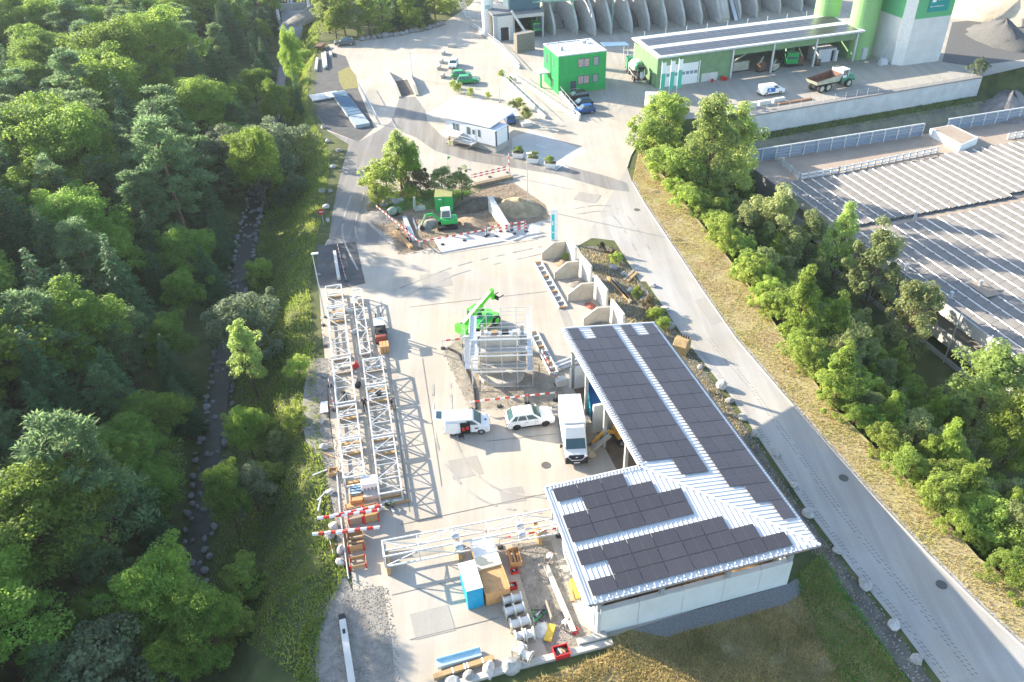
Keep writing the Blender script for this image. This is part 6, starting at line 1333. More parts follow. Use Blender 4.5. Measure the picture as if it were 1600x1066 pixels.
# blue-grey covered ramp and its railing, white panels, pipes in the left forecourt
P4 = [G(536,141,.6), G(556,138,.6), G(578,192,.6), G(555,196,.6)]; a = P4[3]; d_ = ang(P4[3], P4[2]); t = thing('covered_grate', 'long blue-grey steel covered pit with slatted end in the left forecourt', 'grating', (a.x, a.y, .012), d_); wx = (P4[2]-P4[3]).length; wy = (P4[0]-P4[3]).length; BG = mat('shaded_blue_grey_sheet', (.10,.17,.24), .8, spec=.1)  # blue-grey cover, darkened in colour for the tree shade on the forecourt
MB().box(0,0,0,wx,wy,.5).build('housing', mat('grate_side', (.35,.40,.42), .6), t); 
for i in range(8): MB().box(.08,wy*.28+i*wy*.088,.5,wx-.08,wy*.28+(i+.88)*wy*.088,.56).build('grate_panel', BG, t)
for i in range(9): MB().box(.02,.02+i*wy*.028,wy*.0+.5,wx-.02,.02+(i+.8)*wy*.028,.60).build('slat', mat('grate_side', (.35,.40,.42)), t)
a, b = G(561,137), G(590,194); t = thing('railing', 'green-grey steel railing beside the covered pit', 'railing', (a.x, a.y, .012), ang(a, b)); Lq = (b-a).length
for i in range(int(Lq/.5)): MB().bar((i*.5,0,0),(i*.5,0,1.6),.04).build('baluster', GALV, t)
MB().bar((0,0,1.6),(Lq,0,1.6),.07).bar((0,0,.2),(Lq,0,.2),.07).build('rail', GALV, t)
a, b = G(489,160), G(532,153); t = thing('panel_stack', 'pair of white formwork panels lying in the left forecourt', 'panels', (a.x, a.y, .012), ang(a, b)); Lq = (b-a).length
for i in range(4): MB().box(0,i*.85,.15,Lq*.49,i*.85+.8,.4).build('panel', STEELW, t); MB().box(Lq*.51,i*.85,.15,Lq,i*.85+.8,.4).build('panel', STEELW, t)
for i, (p, q) in enumerate((((496,93),(494,112)),((504,86),(507,109)),((508,84),(510,106)),((516,83),(518,89)))): plank('pale steel truss piece lying at the top of the left forecourt, %s from the left' % ORD[i], p, q, STEELW, .5, .5, nm='steel_piece', cat='steel piece')
p = G(501,76); t = thing('red_trailer', 'small red-brown trailer behind the grey SUV', 'trailer', (p.x, p.y, .012), R(80)); MB().box(-1.5,-.8,.5,1.5,.8,.9).build('bed', RUSTM, t); MB().bar((1.5,0,.6),(2.6,0,.5),.1).build('drawbar', DARK, t); wheel(t, 0, .85, .32, .2); wheel(t, 0, -.85, .32, .2)
sheet('grass_patch', [(528,112),(545,104),(556,118),(560,137),(537,140),(530,128)], .012, mat('dry_lawn', (.22,.20,.07), .95, var=.25, scale=1.5, bump=.5))
# ---- banner flags, lamps, signs
for i, (x, y) in enumerate(((1030,158),(1044,155),(1056,152))):
    p = G(x, y); t = thing('banner_flag', 'tall white and green banner flag by the plant entrance, %s from the left' % ORD[i], 'flag', (p.x, p.y, .012), R(25), 'banner flags'); MB().tube((0,0,0),(0,0,7.2),.05,6).build('pole', WHITE, t)
    MB().box(.08,-.015,1.6,.95,.015,6.9).build('cloth', bands('flag_bands', [(0,(.05,.42,.30)),(.62,(.75,.78,.76))], 'z', .7, 8.0), t)
def lamp(label, base, ty, arm=0.0, two=False):
    b = G(*base); h = top_h(b, ty); t = thing('lamp_post', label, 'lamp post', (b.x, b.y, .0), 0); MB().tube((0,0,0),(0,0,h),.09,8,.05).build('pole', GALV, t); MB().bar((-.1,0,h),(.65,.0,h+.08),.28,.14).build('lamp_head', WHITE, t); MB().lathe([(.18,0),(.18,.12)], (0,0,0), 10).build('base_plate', DARK, t); return t
lamp('tall white lamp post beside the left truss row', (508,496), 397); lamp('slim lamp post at the right edge of the dig', (825,324), 240); lamp('lamp post standing before the white weigh hut planters', (781,160), 122); lamp('lamp post beside the drive-over ramp', (645,124), 81)
p = G(506,352); t = thing('no_entry_sign', 'round red no-entry sign on a post at the loop road edge', 'sign', (p.x, p.y, 0), R(-5)); MB().tube((0,0,0),(0,0,2.2),.03,6).build('post', GALV, t); MB().lathe([(.42,-.02),(.42,.02)], (0,-.05,2.1), 20, 'y').build('disc', RED, t); MB().box(-.28,-.085,2.03,.28,-.072,2.17).build('bar', WHITE, t)
p = G(700,259); t = thing('small_flag', 'small green flag beside the curve opposite the weigh hut', 'flag', (p.x, p.y, 0), .3); MB().tube((0,0,0),(0,0,1.6),.03,6).build('pole', GALV, t); MB().add([(.03,0,1.6),(.6,.1,1.35),(.03,0,1.0)], [(0,1,2)]).build('cloth', GREENM, t)
# ---- roadside rocks, stumps, bucket
rk = [(1262,803,.6,'white boulder beside the road below the shed hip end'),(1213,712,.45,'grey boulder at the road edge beside the shed roof middle'),(1308,862,.5,'boulder at the road edge just below the shed corner'),(1350,915,.6,'pale boulder beside the shaded road below the shed'),(1395,978,.55,'boulder at the road edge near the bottom'),(1432,1032,.5,'lowest white boulder beside the road'),(1127,606,.75,'large white boulder at the sunny road edge'),(1140,628,.5,'grey boulder just below the large white one'),(1160,655,.5,'grey boulder beside the road, third below the white one'),(1180,680,.55,'dark boulder beside the road above the shaded stretch'),(1095,575,.4,'small boulder behind the shed roof edge'),(1047,510,.75,'brown boulder at the top corner of the shed roof'),(1040,485,.6,'grey boulder above the shed roof corner'),(1020,448,.5,'pale stone at the road edge beside the logs'),(975,430,.5,'grey stone among the logs'),(985,455,.55,'grey stone below the log pile'),(958,420,.55,'grey stone above the log pile'),(1005,470,.5,'dark stone at the weedy strip'),(1240,760,.4,'small grey boulder at the road edge by the hip')]
for x, y, s, lab in rk: p = G(x, y); tag(rockobj('boulder', p, s, None, .15), lab, 'boulder', 'roadside boulders')
lb = [(505,200,.6),(512,222,.5),(530,236,.6),(520,262,.5),(516,300,.5),(503,300,.55),(510,325,.6),(513,345,.45),(498,430,.3),(507,588,.45),(507,700,.5),(516,770,.45),(522,825,.5),(516,838,.45),(532,860,.5),(532,880,.45),(503,660,.35)]
for i, (x, y, s) in enumerate(lb): p = G(x, y); tag(rockobj('boulder', p, s, None, .15), 'grey boulder along the left edge of yard and loop road, %s from the top' % ORD[i], 'boulder', 'left edge boulders')
p = G(1064,549); t = thing('excavator_bucket', 'rusty yellow excavator bucket standing at the shed roof edge', 'bucket', (p.x, p.y, .012), R(60)); MB().ext([(-.9,0),(.7,0),(1.0,.7),(.8,1.5),(-.2,1.7),(-.9,1.2)], 'y', -.75, .75).build('shell', mat('bucket_yellow', (.36,.25,.12), .7, var=.35, scale=2), t, .06)
for k in range(5): MB().bar((.2+.1*k,-.6+.3*k,1.68-.05*k),(.3+.1*k,-.6+.3*k,2.0-.05*k),.12).build('tooth', DARK, t)
for i, (p, q) in enumerate((((950,435),(982,470)),((955,438),(986,474)),((975,440),(990,425)),((980,442),(995,428)))): plank('weathered log or plank in the weedy strip behind the bays, %s from the left' % ORD[i], p, q, [WOOD, GW, GW, WOOD][i], .35, .3, nm='log', cat='log')
for i, (x, y, h) in enumerate(((962,412,1.6),(995,465,1.4),(1012,485,1.8),(1020,500,1.6),(940,392,1.2),(1035,515,1.6),(1030,495,1.2))): p = G(x, y); tree('dry' if i in (2,4) else 'shrub', p.x, p.y, h, 'weedy bush in the strip between bays and road, %s from the left' % ORD[i], 'weedy strip bushes', .9)
p = G(955,400); t = thing('root_stump', 'dark root stump in the weedy strip behind the bays', 'stump', (p.x, p.y, 0), 0)
for i in range(9): a_ = i*.7; MB().tube((0,0,.4),(math.cos(a_)*1.1,math.sin(a_)*.9,.1+.5*(i%3)),.16,6,.03).build('root', BARK, t)
MB().tube((0,0,0),(.2,.1,1.0),.4,9,.25).build('trunk', BARK, t)
# ================================================================ parking garage with solar deck
DZ = -5.0; Fa = G(1227,290,-4); Fb = G(1600,564,-4); gd = ang(Fa, Fb)
GA = thing('parking_garage', 'low parking garage right of the hedge with rows of solar panels on its roof deck', 'building', (Fa.x, Fa.y, 0), gd)
DECK = mat('garage_deck', (.34,.27,.21), .85, var=.12, scale=.3, bump=.1); FAC = mat('facade_sheet', (.48,.47,.44), .6, .2, var=.15, scale=.8); BLF = mat('blue_grey_fence', (.20,.26,.34), .5, .1, var=.08)
X0, X1, Y1 = -12.0, 62.0, 70.0
MB().box(X0,0,DZ-.5,X1,Y1,DZ).build('deck_slab', DECK, GA)
MB().box(X0+4,.3,DZ-3.6,X1,Y1,DZ-3.3).build('lower_deck', CONC, GA)
for i in range(13):
    x = i*5-1.0; MB().box(x,-.12,DZ-.7,x+4.96,.06,DZ+1.0).build('parapet_panel', FAC, GA); MB().box(x,-.12,DZ-4.0,x+4.96,.06,DZ-2.3).build('parapet_panel', FAC, GA); MB().box(x,-.14,DZ-6.2,x+4.96,.05,DZ-5.4).build('parapet_panel', FAC, GA)
    MB().tube((x,-.4,DZ-6.5),(x,-.4,DZ+1.6),.09,8).build('facade_post', GALV, GA)
MB().box(X0,-.1,DZ-6,X0+11,.05,DZ).build('side_wall', mat('dark_facade', (.16,.17,.18), .8), GA)
# noise fence along the far edge
for x0, y0, y1 in ((-11.6,0.,35.2),(-11.8,40.6,70)):
    n = int((y1-y0)/2.55)
    for i in range(n):
        ya = y0+(y1-y0)*i/n; yb = y0+(y1-y0)*(i+1)/n
        for k in range(4): MB().box(x0-.05,ya+.08,DZ+.1+k*.52,x0+.03,yb-.08,DZ+.56+k*.52).build('fence_board', BLF, GA)
        MB().box(x0-.1,yb-.09,DZ,x0+.2,yb+.07,DZ+2.3).build('fence_post', STEELW, GA)
    MB().box(x0-.14,y0,DZ+2.22,x0+.1,y1,DZ+2.34).build('fence_rail', STEELW, GA)
def fence(pts, h, m_, step=1.6, boards=2, nm='railing'):
    for a, b in zip(pts, pts[1:]):
        a, b = Vector(a), Vector(b); L = (b-a).length; n = max(1,int(L/step))
        for i in range(n+1): q = a.lerp(b, i/n); MB().box(q.x-.12,q.y-.12,DZ,q.x+.12,q.y+.12,DZ+h+.1).build('rail_post', STEELW, GA)
        for k in range(boards): z = DZ+.25+(h-.35)*k/max(1,boards-1); MB().bar((a.x,a.y,z),(b.x,b.y,z),.05,.28 if boards < 4 else .12).build('rail_board', m_, GA)
fence([(-11.5,5.4,0),(-3.0,4.4,0)], 1.2, mat('pale_green_rail', (.40,.46,.42), .5), 2.2, 4); fence([(-2.9,4.8,0),(-3.0,12,0),(-4.4,32.5,0)], 1.0, WHITE, 1.4, 2); fence([(-5,48,0),(-5,60,0)], 1.0, WHITE, 1.4, 2); fence([(-11.8,40.6,0),(-6,41.5,0)], 1.0, mat('pale_green_rail', (.40,.46,.42)), 2.4, 4)
bx = [(-11.2,36.4),(-11.4,41.2),(-4.9,41.2),(-3.2,36.0)]
MB().ext(bx, 'z', DZ, DZ+1.3).build('roof_upstand', WHITE, GA); MB().ext([(x*.94-.5,38.7+(y-38.7)*.82) for x, y in bx], 'z', DZ+1.3, DZ+1.33).build('upstand_fill', DECK, GA)
MB().box(-2.6,1.0,DZ,14.4,Y1-.2,DZ+.015).box(15.4,1.0,DZ,X1-.2,Y1-.2,DZ+.015).build('roof_felt', mat('roof_felt', (.13,.125,.12), .9, var=.2), GA)
PVG = mat('sky_pale_solar_glass', (.22,.205,.19), .6, var=.2, scale=.25, spec=.12)  # pale base colour stands for the bright sky reflected in the panels
pm = MB().box(-.86,-.56,-.015,.86,.56,.015).mesh('solar_panel', PVG)
cand = []; inst = MB(); slots = MB(); nrow = 31
for r_ in range(nrow):
    yc = 1.6 + r_*1.9; lost = []
    for x0, n in ((-1.9,9),(15.9,26)):
        xs0 = x0 if r_ < 16 or x0 > 0 else x0-1.0
        MB().add([(xs0-.05,yc+.62,DZ+.10),(xs0+n*1.76,yc+.62,DZ+.10),(xs0+n*1.76,yc+.92,DZ+.42),(xs0-.05,yc+.92,DZ+.42),(xs0-.05,yc+1.12,DZ+.1),(xs0+n*1.76,yc+1.12,DZ+.1)], [(0,1,2,3),(3,2,5,4)]).build('wind_deflector', mat('deflector_sheet', (.68,.66,.61), .5, var=.08), GA)
        for i in range(n):
            x = xs0+.88+i*1.76; cand.append((x, yc)); 
            if random.random() < .93: slots.cbox(x+.6, yc+.78, DZ+.27, .34, .22, .10)
cc_ = []
for x, y in cand:
    c, s = math.cos(gd), math.sin(gd); wx_, wy_ = Fa.x + x*c - y*s, Fa.y + x*s + y*c
    q = np.array([wx_, wy_, DZ-CH]); k = q[0]*_rt + q[1]*_fw - q[2]*_dn; px = 800+F*k[0]/k[2]
    cc_.append((k[2] + (1000 if px > 1608 else 0), x, y))
cc_.sort()
tl = R(11)
for k, (dd, x, y) in enumerate(cc_):
    if k < 300:
        o = ob('solar_panel', pm, GA); o.location = (x, y, DZ+.3); o.rotation_euler = (tl,0,0)
    else:
        c, s = math.cos(tl), math.sin(tl); vs = []
        for z in (-.015,.015):
            for u, v in ((-.86,-.56),(.86,-.56),(.86,.56),(-.86,.56)): vs.append((x+u, y+v*c-z*s, DZ+.3+v*s+z*c))
        inst.add(vs, [(3,2,1,0),(4,5,6,7),(0,1,5,4),(1,2,6,5),(2,3,7,6),(3,0,4,7)])
stuff(inst.build('far_solar_panels', PVG, GA)); stuff(slots.build('deflector_slots', DARK, GA))
for x, y in ((15.0,12.5),(33.5,7.6),(34.5,2.2),(27,1.5)): MB().lathe([(.22,DZ),(.22,DZ+1.3)], (x,y,0), 10).build('vent_pipe', GALV, GA)
MB().box(32.5,6.4,DZ+.5,36,8.6,DZ+.52).build('bare_deck_patch', DECK, GA)
# ================================================================ hedge between road and garage
for k, tx, ty, bx_, by_, lab, wd in [
    ('poplar',1115,150,1100,325,'tall light green poplar at the top of the roadside hedge',.95),('poplar',1145,165,1135,335,'second light green poplar right of the tallest one',.85),('shrub',1035,150,1032,222,'lime green bush beside the banner flags',1.0),('shrub',1018,190,1020,250,'lime green bush at the verge corner of the hedge',1.1),('shrub',1050,235,1048,292,'green bush below the verge corner in the hedge',1.1),
    ('dull',1215,300,1200,425,'thin grey-green tree against the garage wall',.9),('dull',1172,322,1168,400,'slim grey-green sapling left of the thin grey tree',.7),('poplar',1308,322,1292,470,'lime green sapling rising above the garage panels',.75),('dull',1352,358,1345,500,'silvery sapling beside the garage facade',.7),('dull',1262,335,1250,440,'grey sapling between the thin tree and the lime sapling',.7),
    ('hedge',1255,425,1240,535,'dense green tree in the middle of the hedge',.8),('hedge',1290,470,1290,575,'bright green bushy tree below the middle of the hedge',.8),('dull',1425,440,1405,560,'grey-green tree before the garage openings',.9),('hedge',1310,545,1300,640,'dark round tree in the hedge beside the dry verge',.9),('poplar',1530,545,1510,690,'airy pale birch-like tree at the right of the hedge',1.3),
    ('hedge',1570,615,1560,740,'large bright green tree at the right frame edge',.8),('hedge',1470,665,1455,760,'light green tree in the lower hedge',.8),('hedge',1390,620,1375,690,'dark green tree in the lower middle hedge',.8),('shrub',1540,795,1530,850,'bright green bush near the lower end of the hedge',1.2),('hedge',1590,775,1590,860,'bright green tree at the lower right frame edge',.85),('poplar',1365,510,1350,590,'yellowish sapling in the middle of the hedge',.6)]:
    treepx(k, tx, ty, bx_, by_, lab, None, wd)
def hlevel(y): return next(n for a_, n in ((50,'the lower shed corner'),(60,'the shed hip'),(72,'the shed roof middle'),(84,'the rusty bucket'),(100,'the storage bays'),(120,'the manhole at the bend'),(999,'the banner flags')) if y < a_)
hl = 0
for i in range(3000):
    if hl >= 280: break
    k = random.randrange(len(SHR)-2); t_ = random.random(); p = SHR[k].lerp(SHR[k+1], t_); dd = (SHR[k+1]-SHR[k]).normalized(); nn = Vector((-dd.y, dd.x, 0))
    off = random.uniform(.3,17.0); q = p + nn*off
    vv = q - Fa; gy_ = -vv.x*math.sin(gd) + vv.y*math.cos(gd); gx_ = vv.x*math.cos(gd) + vv.y*math.sin(gd)
    if gy_ > -2.2 and gx_ > -13 or q.y > 168: continue
    if (q-WT0).dot(wnor) < 3: continue
    if not all((q.x-a)**2+(q.y-b)**2 > 1.5**2 for a, b in occ): continue
    occ.append((q.x, q.y)); hl += 1; kd = 'shrub' if off < 3.5 or random.random() < .45 else ('dull' if random.random() < .4 else 'hedge')
    gz = hz(q.x, q.y); cap = max(2.2, -4.4-gz) if gy_ > -9 and gx_ > -13 else 99
    tree(kd, q.x, q.y, min(cap, {'shrub':random.uniform(2.2,4.0),'dull':random.uniform(4.5,7.5),'hedge':random.uniform(3.8,6.5)}[kd]), '%s in the hedge, %s, level with %s' % ({'shrub':'green shrub','dull':'grey-green young tree','hedge':'bushy green tree'}[kd], 'verge side' if off < 2.5 else ('middle' if off < 6.5 else 'garage side'), hlevel(q.y)), 'hedge plants of kind %s' % kd, {'shrub':.95,'dull':.9,'hedge':.9}[kd])
# trees above the upper access road
for i, (kd, x, y, h) in enumerate((('poplar',515,52,11),('hedge',540,56,9),('dull',560,57,7),('hedge',578,54,9),('poplar',600,50,9),('spruce',622,44,10),('hedge',640,44,8),('spruce',660,37,11),('hedge',680,30,8),('hedge',526,60,7),('shrub',700,22,4),('dull',570,30,8),('hedge',610,30,11),('spruce',645,14,12),('hedge',675,15,9),('poplar',550,24,12),('hedge',520,36,11),('shrub',600,54,3),('shrub',650,46,3),('dull',720,2,7))):
    p = G(x, y); tree(kd, p.x, p.y, h, 'hillside %s above the upper access road, %s in the belt' % ({'poplar':'light green tree','hedge':'green tree','broad':'green tree','dull':'olive tree','spruce':'dark spruce','shrub':'bush'}[kd], ORD[i]), 'trees above the access road', 1.25 if kd != 'spruce' else 1.5)
rv = [G(*p) for p in ((566,63),(620,56),(665,47),(700,36))]; t = thing('stone_revetment', 'low rough stone revetment along the upper access road', 'stone wall', (0,0,0))
for a, b in zip(rv, rv[1:]):
    n = int((b-a).length/1.2)
    for i in range(n): q = a.lerp(b, i/n); q.z = 0; rockobj('stone', q, random.uniform(.7,1.0), t, .1)
t = thing('stream_weir', 'concrete weir with wing walls where the stream leaves the top edge', 'weir', (0,0,0))
for p, q in (((428,-12),(437,36)),((480,-12),(486,44))): a, b = G(*p,-2), G(*q,-2); MB().bar((a.x,a.y,-3.2),(b.x,b.y,-3.2),.8,4.0).build('wing_wall', CONC, t)
a, b = G(436,8,-2), G(480,6,-2); MB().bar((a.x,a.y,-2.6),(b.x,b.y,-2.6),.6,2.0).build('sill', CONC, t)
for i in range(9): q = a.lerp(b, (i+.5)/9); MB().bar((q.x,q.y,-2.5),(q.x,q.y+.5,-.6),.2).build('rake_bar', DARK, t)
ap = [G(*p,-4.4) for p in ((438,10),(480,8),(484,60),(444,66))]; struct(MB().quad(*[(p.x,p.y,-4.4) for p in ap]).build('stream_apron', mat('apron_concrete', (.30,.31,.31), .8, var=.2, scale=.5)))
heap('rubble_slope', 'grey rubble slope beside the weir at the top', 'slope', (*G(496,20).xy, -.5), 4.5, 14, 3, GRAVEL, 95, 18)
# low scrub on the stream bank
n_ = 0
for i in range(600):
    if n_ >= 24: break
    y = random.uniform(34, 190); xe = float(pinterp(YE,1,0,np.array([y]))[0]); xs = edge_x(y); x = random.uniform(xs+2.8, lerp(xs, xe, .62))
    if not all((x-a)**2+(y-b)**2 > 2.6**2 for a, b in occ): continue
    occ.append((x, y)); n_ += 1; kd = random.choice(['shrub','shrub','willow','dull']); tree(kd, x, y, random.uniform(1.6,3.6), 'low %s scrub on the bank, level with %s' % ({'shrub':'green','willow':'silvery','dull':'olive'}[kd], level(y)), 'bank scrub %s' % kd, 1.0)
# ================================================================ grass
def grass(name, label, poly, dens, h0, h1, m_, wdt=.05, zfun=None, world=False):
    P = np.array([[p.x, p.y] for p in (poly if world else [G(*q) for q in poly])]); lo, hi = P.min(0), P.max(0)
    n = int(dens*(hi-lo).prod()); n = min(n, 400000); q = RNG.uniform(lo, hi, (n,2)); ins = np.zeros(n, bool); j = len(P)-1
    for i in range(len(P)):
        c1 = (P[i,1] > q[:,1]) != (P[j,1] > q[:,1]); xx = (P[j,0]-P[i,0])*(q[:,1]-P[i,1])/(P[j,1]-P[i,1]+1e-12)+P[i,0]; ins ^= c1 & (q[:,0] < xx); j = i
    q = q[ins]; q = q[np.sin(q[:,0]*1.7+np.sin(q[:,1]*1.1)*2)+np.sin(q[:,1]*1.3+q[:,0]*.4)+RNG.normal(size=len(q))*.8 > -1.7]
    z = height(q[:,0], q[:,1]); n = len(q); a = RNG.uniform(0,6.28,n); h = RNG.uniform(h0,h1,n)*(1+.35*np.sin(q[:,0]*.9)*np.sin(q[:,1]*.7)); b = np.stack([np.cos(a),np.sin(a)],1)*wdt*RNG.uniform(.6,1.5,(n,1)); lean = RNG.normal(size=(n,2))*.45
    V = np.zeros((n,3,3)); V[:,0,:2] = q-b; V[:,1,:2] = q+b; V[:,2,:2] = q+lean*h[:,None]; V[:,0,2] = z-.04; V[:,1,2] = z-.04; V[:,2,2] = z+h
    me = bpy.data.meshes.new(name); me.vertices.add(n*3); me.vertices.foreach_set('co', V.astype(np.float32).ravel()); me.loops.add(n*3); me.polygons.add(n); me.loops.foreach_set('vertex_index', np.arange(n*3, dtype=np.int32)); me.polygons.foreach_set('loop_start', np.arange(n, dtype=np.int32)*3); me.update(calc_edges=True); me.materials.append(m_)
    o = ob(name, me); stuff(o); o['label'] = label; o['category'] = 'grass'; return o
DRYG = mat('dry_grass', (.47,.35,.18), .8, var=.2, scale=.3, col2=(.36,.37,.10), trans=.3); LUSH = mat('lush_grass', (.13,.28,.035), .7, var=.3, scale=.25, col2=(.28,.34,.07), trans=.42); FIELD = mat('field_grass', (.38,.35,.12), .8, var=.3, scale=.35, col2=(.55,.46,.22), trans=.3); GREENG = mat('green_grass', (.12,.28,.04), .7, var=.25, scale=.4, trans=.35)
VERGE = RR[1:] + [(p) for p in [(1720,1072),(1620,935),(1530,872),(1450,782),(1380,712),(1300,632),(1240,552),(1190,472),(1150,418),(1090,342),(1050,292),(1015,245),(1002,213)]]
sheet('verge', VERGE, -.012, mat('verge_soil', (.43,.33,.20), .95, var=.2, scale=.35, col2=(.38,.33,.15), bump=.5, bscale=8))
grass('verge_grass', 'dry straw-coloured grass on the verge right of the road', VERGE, 75, .06, .2, DRYG, .05)
bank = [Vector((p.x-.3, p.y, 0)) for p in YE] + [Vector((p.x+1.8, p.y, 0)) for p in reversed(ST)]
grass('bank_grass', 'tall lush green grass on the bank between stream and yard', bank, 95, .15, .45, LUSH, .05, world=True)
grass('apron_grass', 'green grass beside the lower gravel strip', [(466,1074),(466,1000),(486,938),(532,882),(542,896),(512,958),(498,1010),(500,1074)], 120, .12, .4, LUSH, .045)
FRONT = [(800,1075),(950,1022),(945,1000),(985,984),(1040,996),(1130,972),(1225,945),(1258,925),(1248,900),(1282,868),(1320,940),(1425,1075)]
sheet('front_field', FRONT, -.010, mat('field_soil', (.27,.23,.12), .95, var=.3, scale=.8, bump=.6, col2=(.36,.31,.17)))
grass('front_field_grass', 'rough mixed grass in front of the shed wall', FRONT, 330, .08, .3, FIELD, .035)
grass('slope_grass', 'strip of bright green grass right of the shed front wall', [(1250,930),(1244,898),(1284,866),(1425,1075),(1315,1075)], 190, .12, .32, GREENG, .035)
grass('strip_weeds', 'weeds in the earth strip between shed and road', [(905,388),(950,388),(985,425),(1025,480),(1070,545),(1130,625),(1190,712),(1250,805),(1320,893),(1300,900),(1190,760),(1040,560),(965,505)], 30, .1, .35, FIELD, .05)
grass('dig_grass', 'green grass around the boulders in the dig', [(575,325),(600,300),(700,296),(740,300),(700,325),(640,330)], 60, .15, .4, GREENG, .05)
# pebbles on gravel and along the broken edges of the paving
def pebbles(name, label, poly, dens, s0, s1, m_):
    P = np.array([[p.x, p.y] for p in [G(*q) for q in poly]]); lo, hi = P.min(0), P.max(0); n = int(dens*(hi-lo).prod()); q = RNG.uniform(lo, hi, (n,2)); ins = np.zeros(n, bool); j = len(P)-1
    for i in range(len(P)):
        c1 = (P[i,1] > q[:,1]) != (P[j,1] > q[:,1]); xx = (P[j,0]-P[i,0])*(q[:,1]-P[i,1])/(P[j,1]-P[i,1]+1e-12)+P[i,0]; ins ^= c1 & (q[:,0] < xx); j = i
    q = q[ins]; n = len(q); s = RNG.uniform(s0,s1,n)**1.0; base = np.array([[1,0,0],[-.5,.87,0],[-.5,-.87,0],[.1,.05,.9]]); a = RNG.uniform(0,6.28,n); c, sn = np.cos(a), np.sin(a)
    V = np.zeros((n,4,3)); V[:,:,0] = q[:,0:1]+s[:,None]*(base[None,:,0]*c[:,None]-base[None,:,1]*sn[:,None]); V[:,:,1] = q[:,1:2]+s[:,None]*(base[None,:,0]*sn[:,None]+base[None,:,1]*c[:,None]); V[:,:,2] = height(q[:,0],q[:,1])[:,None]+.008+s[:,None]*base[None,:,2]*RNG.uniform(.5,1,(n,1))
    k = np.arange(n)[:,None]*4; Fi = np.concatenate([k+np.array([[0,1,3]]), k+np.array([[1,2,3]]), k+np.array([[2,0,3]])]).tolist(); me = bpy.data.meshes.new(name); me.from_pydata(V.reshape(-1,3).tolist(), [], Fi); me.materials.append(m_); o = stuff(ob(name, me)); o['label'] = label; o['category'] = 'gravel'; return o
PEB = mat('pebbles', (.34,.31,.27), .95, var=.45, scale=2.5)
pebbles('gravel_stones', 'loose grey gravel stones in the lower left strip', [(484,1072),(484,1005),(500,950),(528,886),(556,905),(606,920),(620,1000),(628,1072)], 40, .03, .09, PEB)
pebbles('edge_gravel', 'loose gravel along the left yard edge', [(484,560),(520,560),(520,640),(532,720),(540,800),(550,880),(528,890),(515,800),(498,720),(470,690),(465,650)], 26, .03, .1, PEB)
pebbles('dig_gravel', 'loose gravel in the dug strip beside the shed', [(798,850),(862,845),(907,975),(957,1007),(860,1032),(836,980),(810,900)], 30, .03, .09, PEB)
pebbles('scaffold_gravel', 'loose gravel around the scaffold tower', [(690,548),(720,522),(770,518),(840,528),(852,560),(888,620),(882,636),(733,644),(720,615)], 22, .03, .09, PEB)
pebbles('road_edge_gravel', 'loose gravel along the strip between shed and road', [(905,385),(955,385),(1035,480),(1140,625),(1262,805),(1400,980),(1465,1072),(1425,1072),(1330,950),(1200,770),(1040,560),(930,430)], 16, .03, .1, PEB)
pebbles('earth_clods', 'clods and stones in the dig', [(572,322),(580,350),(622,398),(690,396),(676,372),(800,362),(852,340),(802,285),(700,300)], 12, .04, .14, mat('clods', (.27,.21,.15), .95, var=.4, scale=2))
# gravelly slope under the terrace wall with green grass at the wall foot
sv = []; sf = []; nu, nv = 60, 10
for i in range(nu+1):
    for j in range(nv+1):
        p = WT0 + wdir*(wl*i/nu) + wnor*(2.0+12*j/nv); sv.append((p.x, p.y, hz(p.x, p.y)+.06))
for i in range(nu):
    for j in range(nv): a_ = i*(nv+1)+j; sf.append((a_, a_+1, a_+nv+2, a_+nv+1))
mb = MB(); mb.add(sv, sf); struct(mb.build('gravel_slope', mat('slope_gravel', (.20,.18,.15), .95, var=.3, scale=.4, bump=.6, bscale=6, col2=(.25,.25,.16)), smooth=True))
wf = [WT0 + wnor*.6, WT1 + wnor*.6, WT1 + wnor*3.2 - wdir*3, WT0 + wnor*2.2]
grass('wall_foot_grass', 'green grass along the foot of the terrace wall', wf, 22, .2, .5, mat('dull_green_grass', (.13,.19,.05), .8, var=.3, scale=.5), .06, world=True)
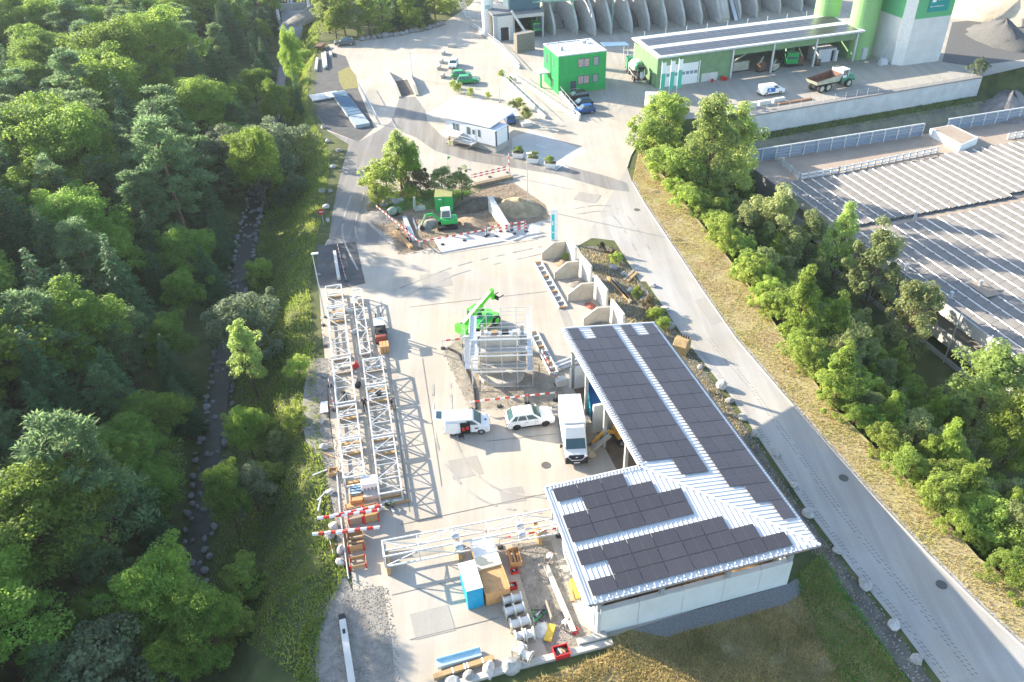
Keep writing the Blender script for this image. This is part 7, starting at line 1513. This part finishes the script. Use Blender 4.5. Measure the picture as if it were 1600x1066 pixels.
# ================================================================ people
SKIN = mat('skin', (.52,.33,.24), .6); HAIR = mat('dark_hair', (.04,.03,.022), .8); BOOT = mat('boots', (.03,.025,.02), .8)
def cloth(n, c): return mat('cloth_'+n, c, .85, var=.12, scale=9)
_pp = []
def person(label, px, rz, shirt, trousers, bend=0.0, step=.0, arms=.0, head=HAIR, hold=None):
    p = G(*px); V = []; E_ = []; Rr = []; K = []
    def v(x, y, z, r, up=True):
        if bend and up:
            c, s = math.cos(bend), math.sin(bend); dz = z-.95; y, z = y*c + dz*s, .95 - y*s + dz*c
        V.append((x,y,z)); Rr.append(r); return len(V)-1
    def e(a, b, k): E_.append((a,b)); K.append(k)
    pel = v(0,0,.95,.14,False); sp = v(0,0,1.18,.135); ch = v(0,0,1.38,.16); nk = v(0,0.01,1.52,.058); h1_ = v(0,.02,1.62,.088); h2_ = v(0,.01,1.73,.08); ns = v(0,.115,1.63,.018)
    e(pel,sp,1); e(sp,ch,1); e(ch,nk,0); e(nk,h1_,0); e(h1_,h2_,3); e(h1_,ns,0)
    for s in (-1,1):
        sh = v(s*.19,0,1.43,.062); el = v(s*.27,.03+arms*.15,1.16,.045); wr = v(s*.27,.10+arms*.32,.95+arms*.14,.032); pa = v(s*.27,.13+arms*.40,.87+arms*.16,.036); e(ch,sh,1); e(sh,el,1); e(el,wr,0); e(wr,pa,0)
        for k in range(4): f1 = v(s*(.27+.022*(k-1.5)),.15+arms*.44,.81+arms*.15,.010); f2 = v(s*(.27+.022*(k-1.5)),.165+arms*.46,.77+arms*.13-(.01 if k in (0,3) else 0),.009); e(pa,f1,0); e(f1,f2,0)
        t1 = v(s*.225,.16+arms*.41,.85+arms*.15,.011); e(pa,t1,0)
        st = s*step; hp = v(s*.095,0,.90,.092,False); kn = v(s*.11,.04+st*.5,.50,.064,False); an = v(s*.11,-.01+st,.10,.044,False); to = v(s*.125,.15+st,.045,.042,False); e(pel,hp,2); e(hp,kn,2); e(kn,an,2); e(an,to,4)
    me = bpy.data.meshes.new('person_rig'); me.from_pydata(V, E_, []); o = bpy.data.objects.new('person_rig', me); COL.objects.link(o)
    o.modifiers.new('skin', 'SKIN'); o.modifiers.new('sub', 'SUBSURF').levels = 1
    for i, sv in enumerate(me.skin_vertices[0].data): sv.radius = (Rr[i], Rr[i]); sv.use_root = (i == 0)
    _pp.append((o, label, p, rz, V, E_, K, shirt, trousers, head))
WSH = cloth('white_shirt', (.75,.75,.73)); DSH = cloth('dark_shirt', (.03,.03,.04)); GRT = cloth('grey_trousers', (.18,.17,.16)); DKT = cloth('dark_trousers', (.04,.045,.06)); BRT = cloth('brown_trousers', (.22,.16,.10)); HIV = cloth('yellow_trousers', (.55,.55,.12)); WHH = mat('white_helmet', (.75,.75,.73), .4)
person('worker in black shirt standing inside the left truss row', (541,627), R(150), DSH, DKT, .3, .1, .6)
person('worker with fair hair and dark clothes walking between the truss rows', (571,641), R(190), DSH, DKT, 0, .18, .3, mat('fair_hair', (.45,.33,.17), .8))
person('worker in dark shirt and brown trousers at the right side of the right truss row', (613,641), R(-80), DSH, BRT, .15, .12, .6)
person('worker in white shirt bending over at the top of the foundation beam', (854,884), R(-60), WSH, GRT, 1.2, .2, .3)
person('worker in white shirt bending beside the lower end of the foundation beam', (879,985), R(-100), WSH, GRT, .7, .22, .5)
person('person in dark top and yellow trousers walking below the weigh hut steps', (703,228), R(120), DSH, HIV, 0, .15, .1)
bpy.context.view_layer.update(); dg = bpy.context.evaluated_depsgraph_get()
for o, label, p, rz, V, E_, K, shirt, trousers, head in _pp:
    me = bpy.data.meshes.new_from_object(o.evaluated_get(dg)); me.materials.clear()
    for m_ in (SKIN, shirt, trousers, head, BOOT): me.materials.append(m_)
    A = np.array([V[a] for a, b in E_]); B = np.array([V[b] for a, b in E_]); AB = B-A; LL = (AB**2).sum(1)+1e-9
    for f in me.polygons:
        c = np.array(f.center); t_ = np.clip(((c-A)*AB).sum(1)/LL, 0, 1); f.material_index = K[int(np.argmin(((c-(A+AB*t_[:,None]))**2).sum(1)))]; f.use_smooth = True
    q = ob('person', me); q.location = (p.x, p.y, .015); q.rotation_euler = (0,0,rz); tag(q, label, 'person')
    bpy.data.objects.remove(o)

# ================================================================ haze
hb = MB().box(-930,-330,-13,930,1480,60).build('haze', None); stuff(hb)
hm = bpy.data.materials.new('haze'); hm.use_nodes = True; ht = hm.node_tree; ht.nodes.remove(ht.nodes['Principled BSDF'])
hv = ht.nodes.new('ShaderNodeVolumePrincipled'); hv.inputs['Density'].default_value = .00013; hv.inputs['Color'].default_value = (.80,.92,.98,1); hv.inputs['Anisotropy'].default_value = .3
ht.links.new(hv.outputs[0], ht.nodes['Material Output'].inputs['Volume']); hb.data.materials.append(hm)
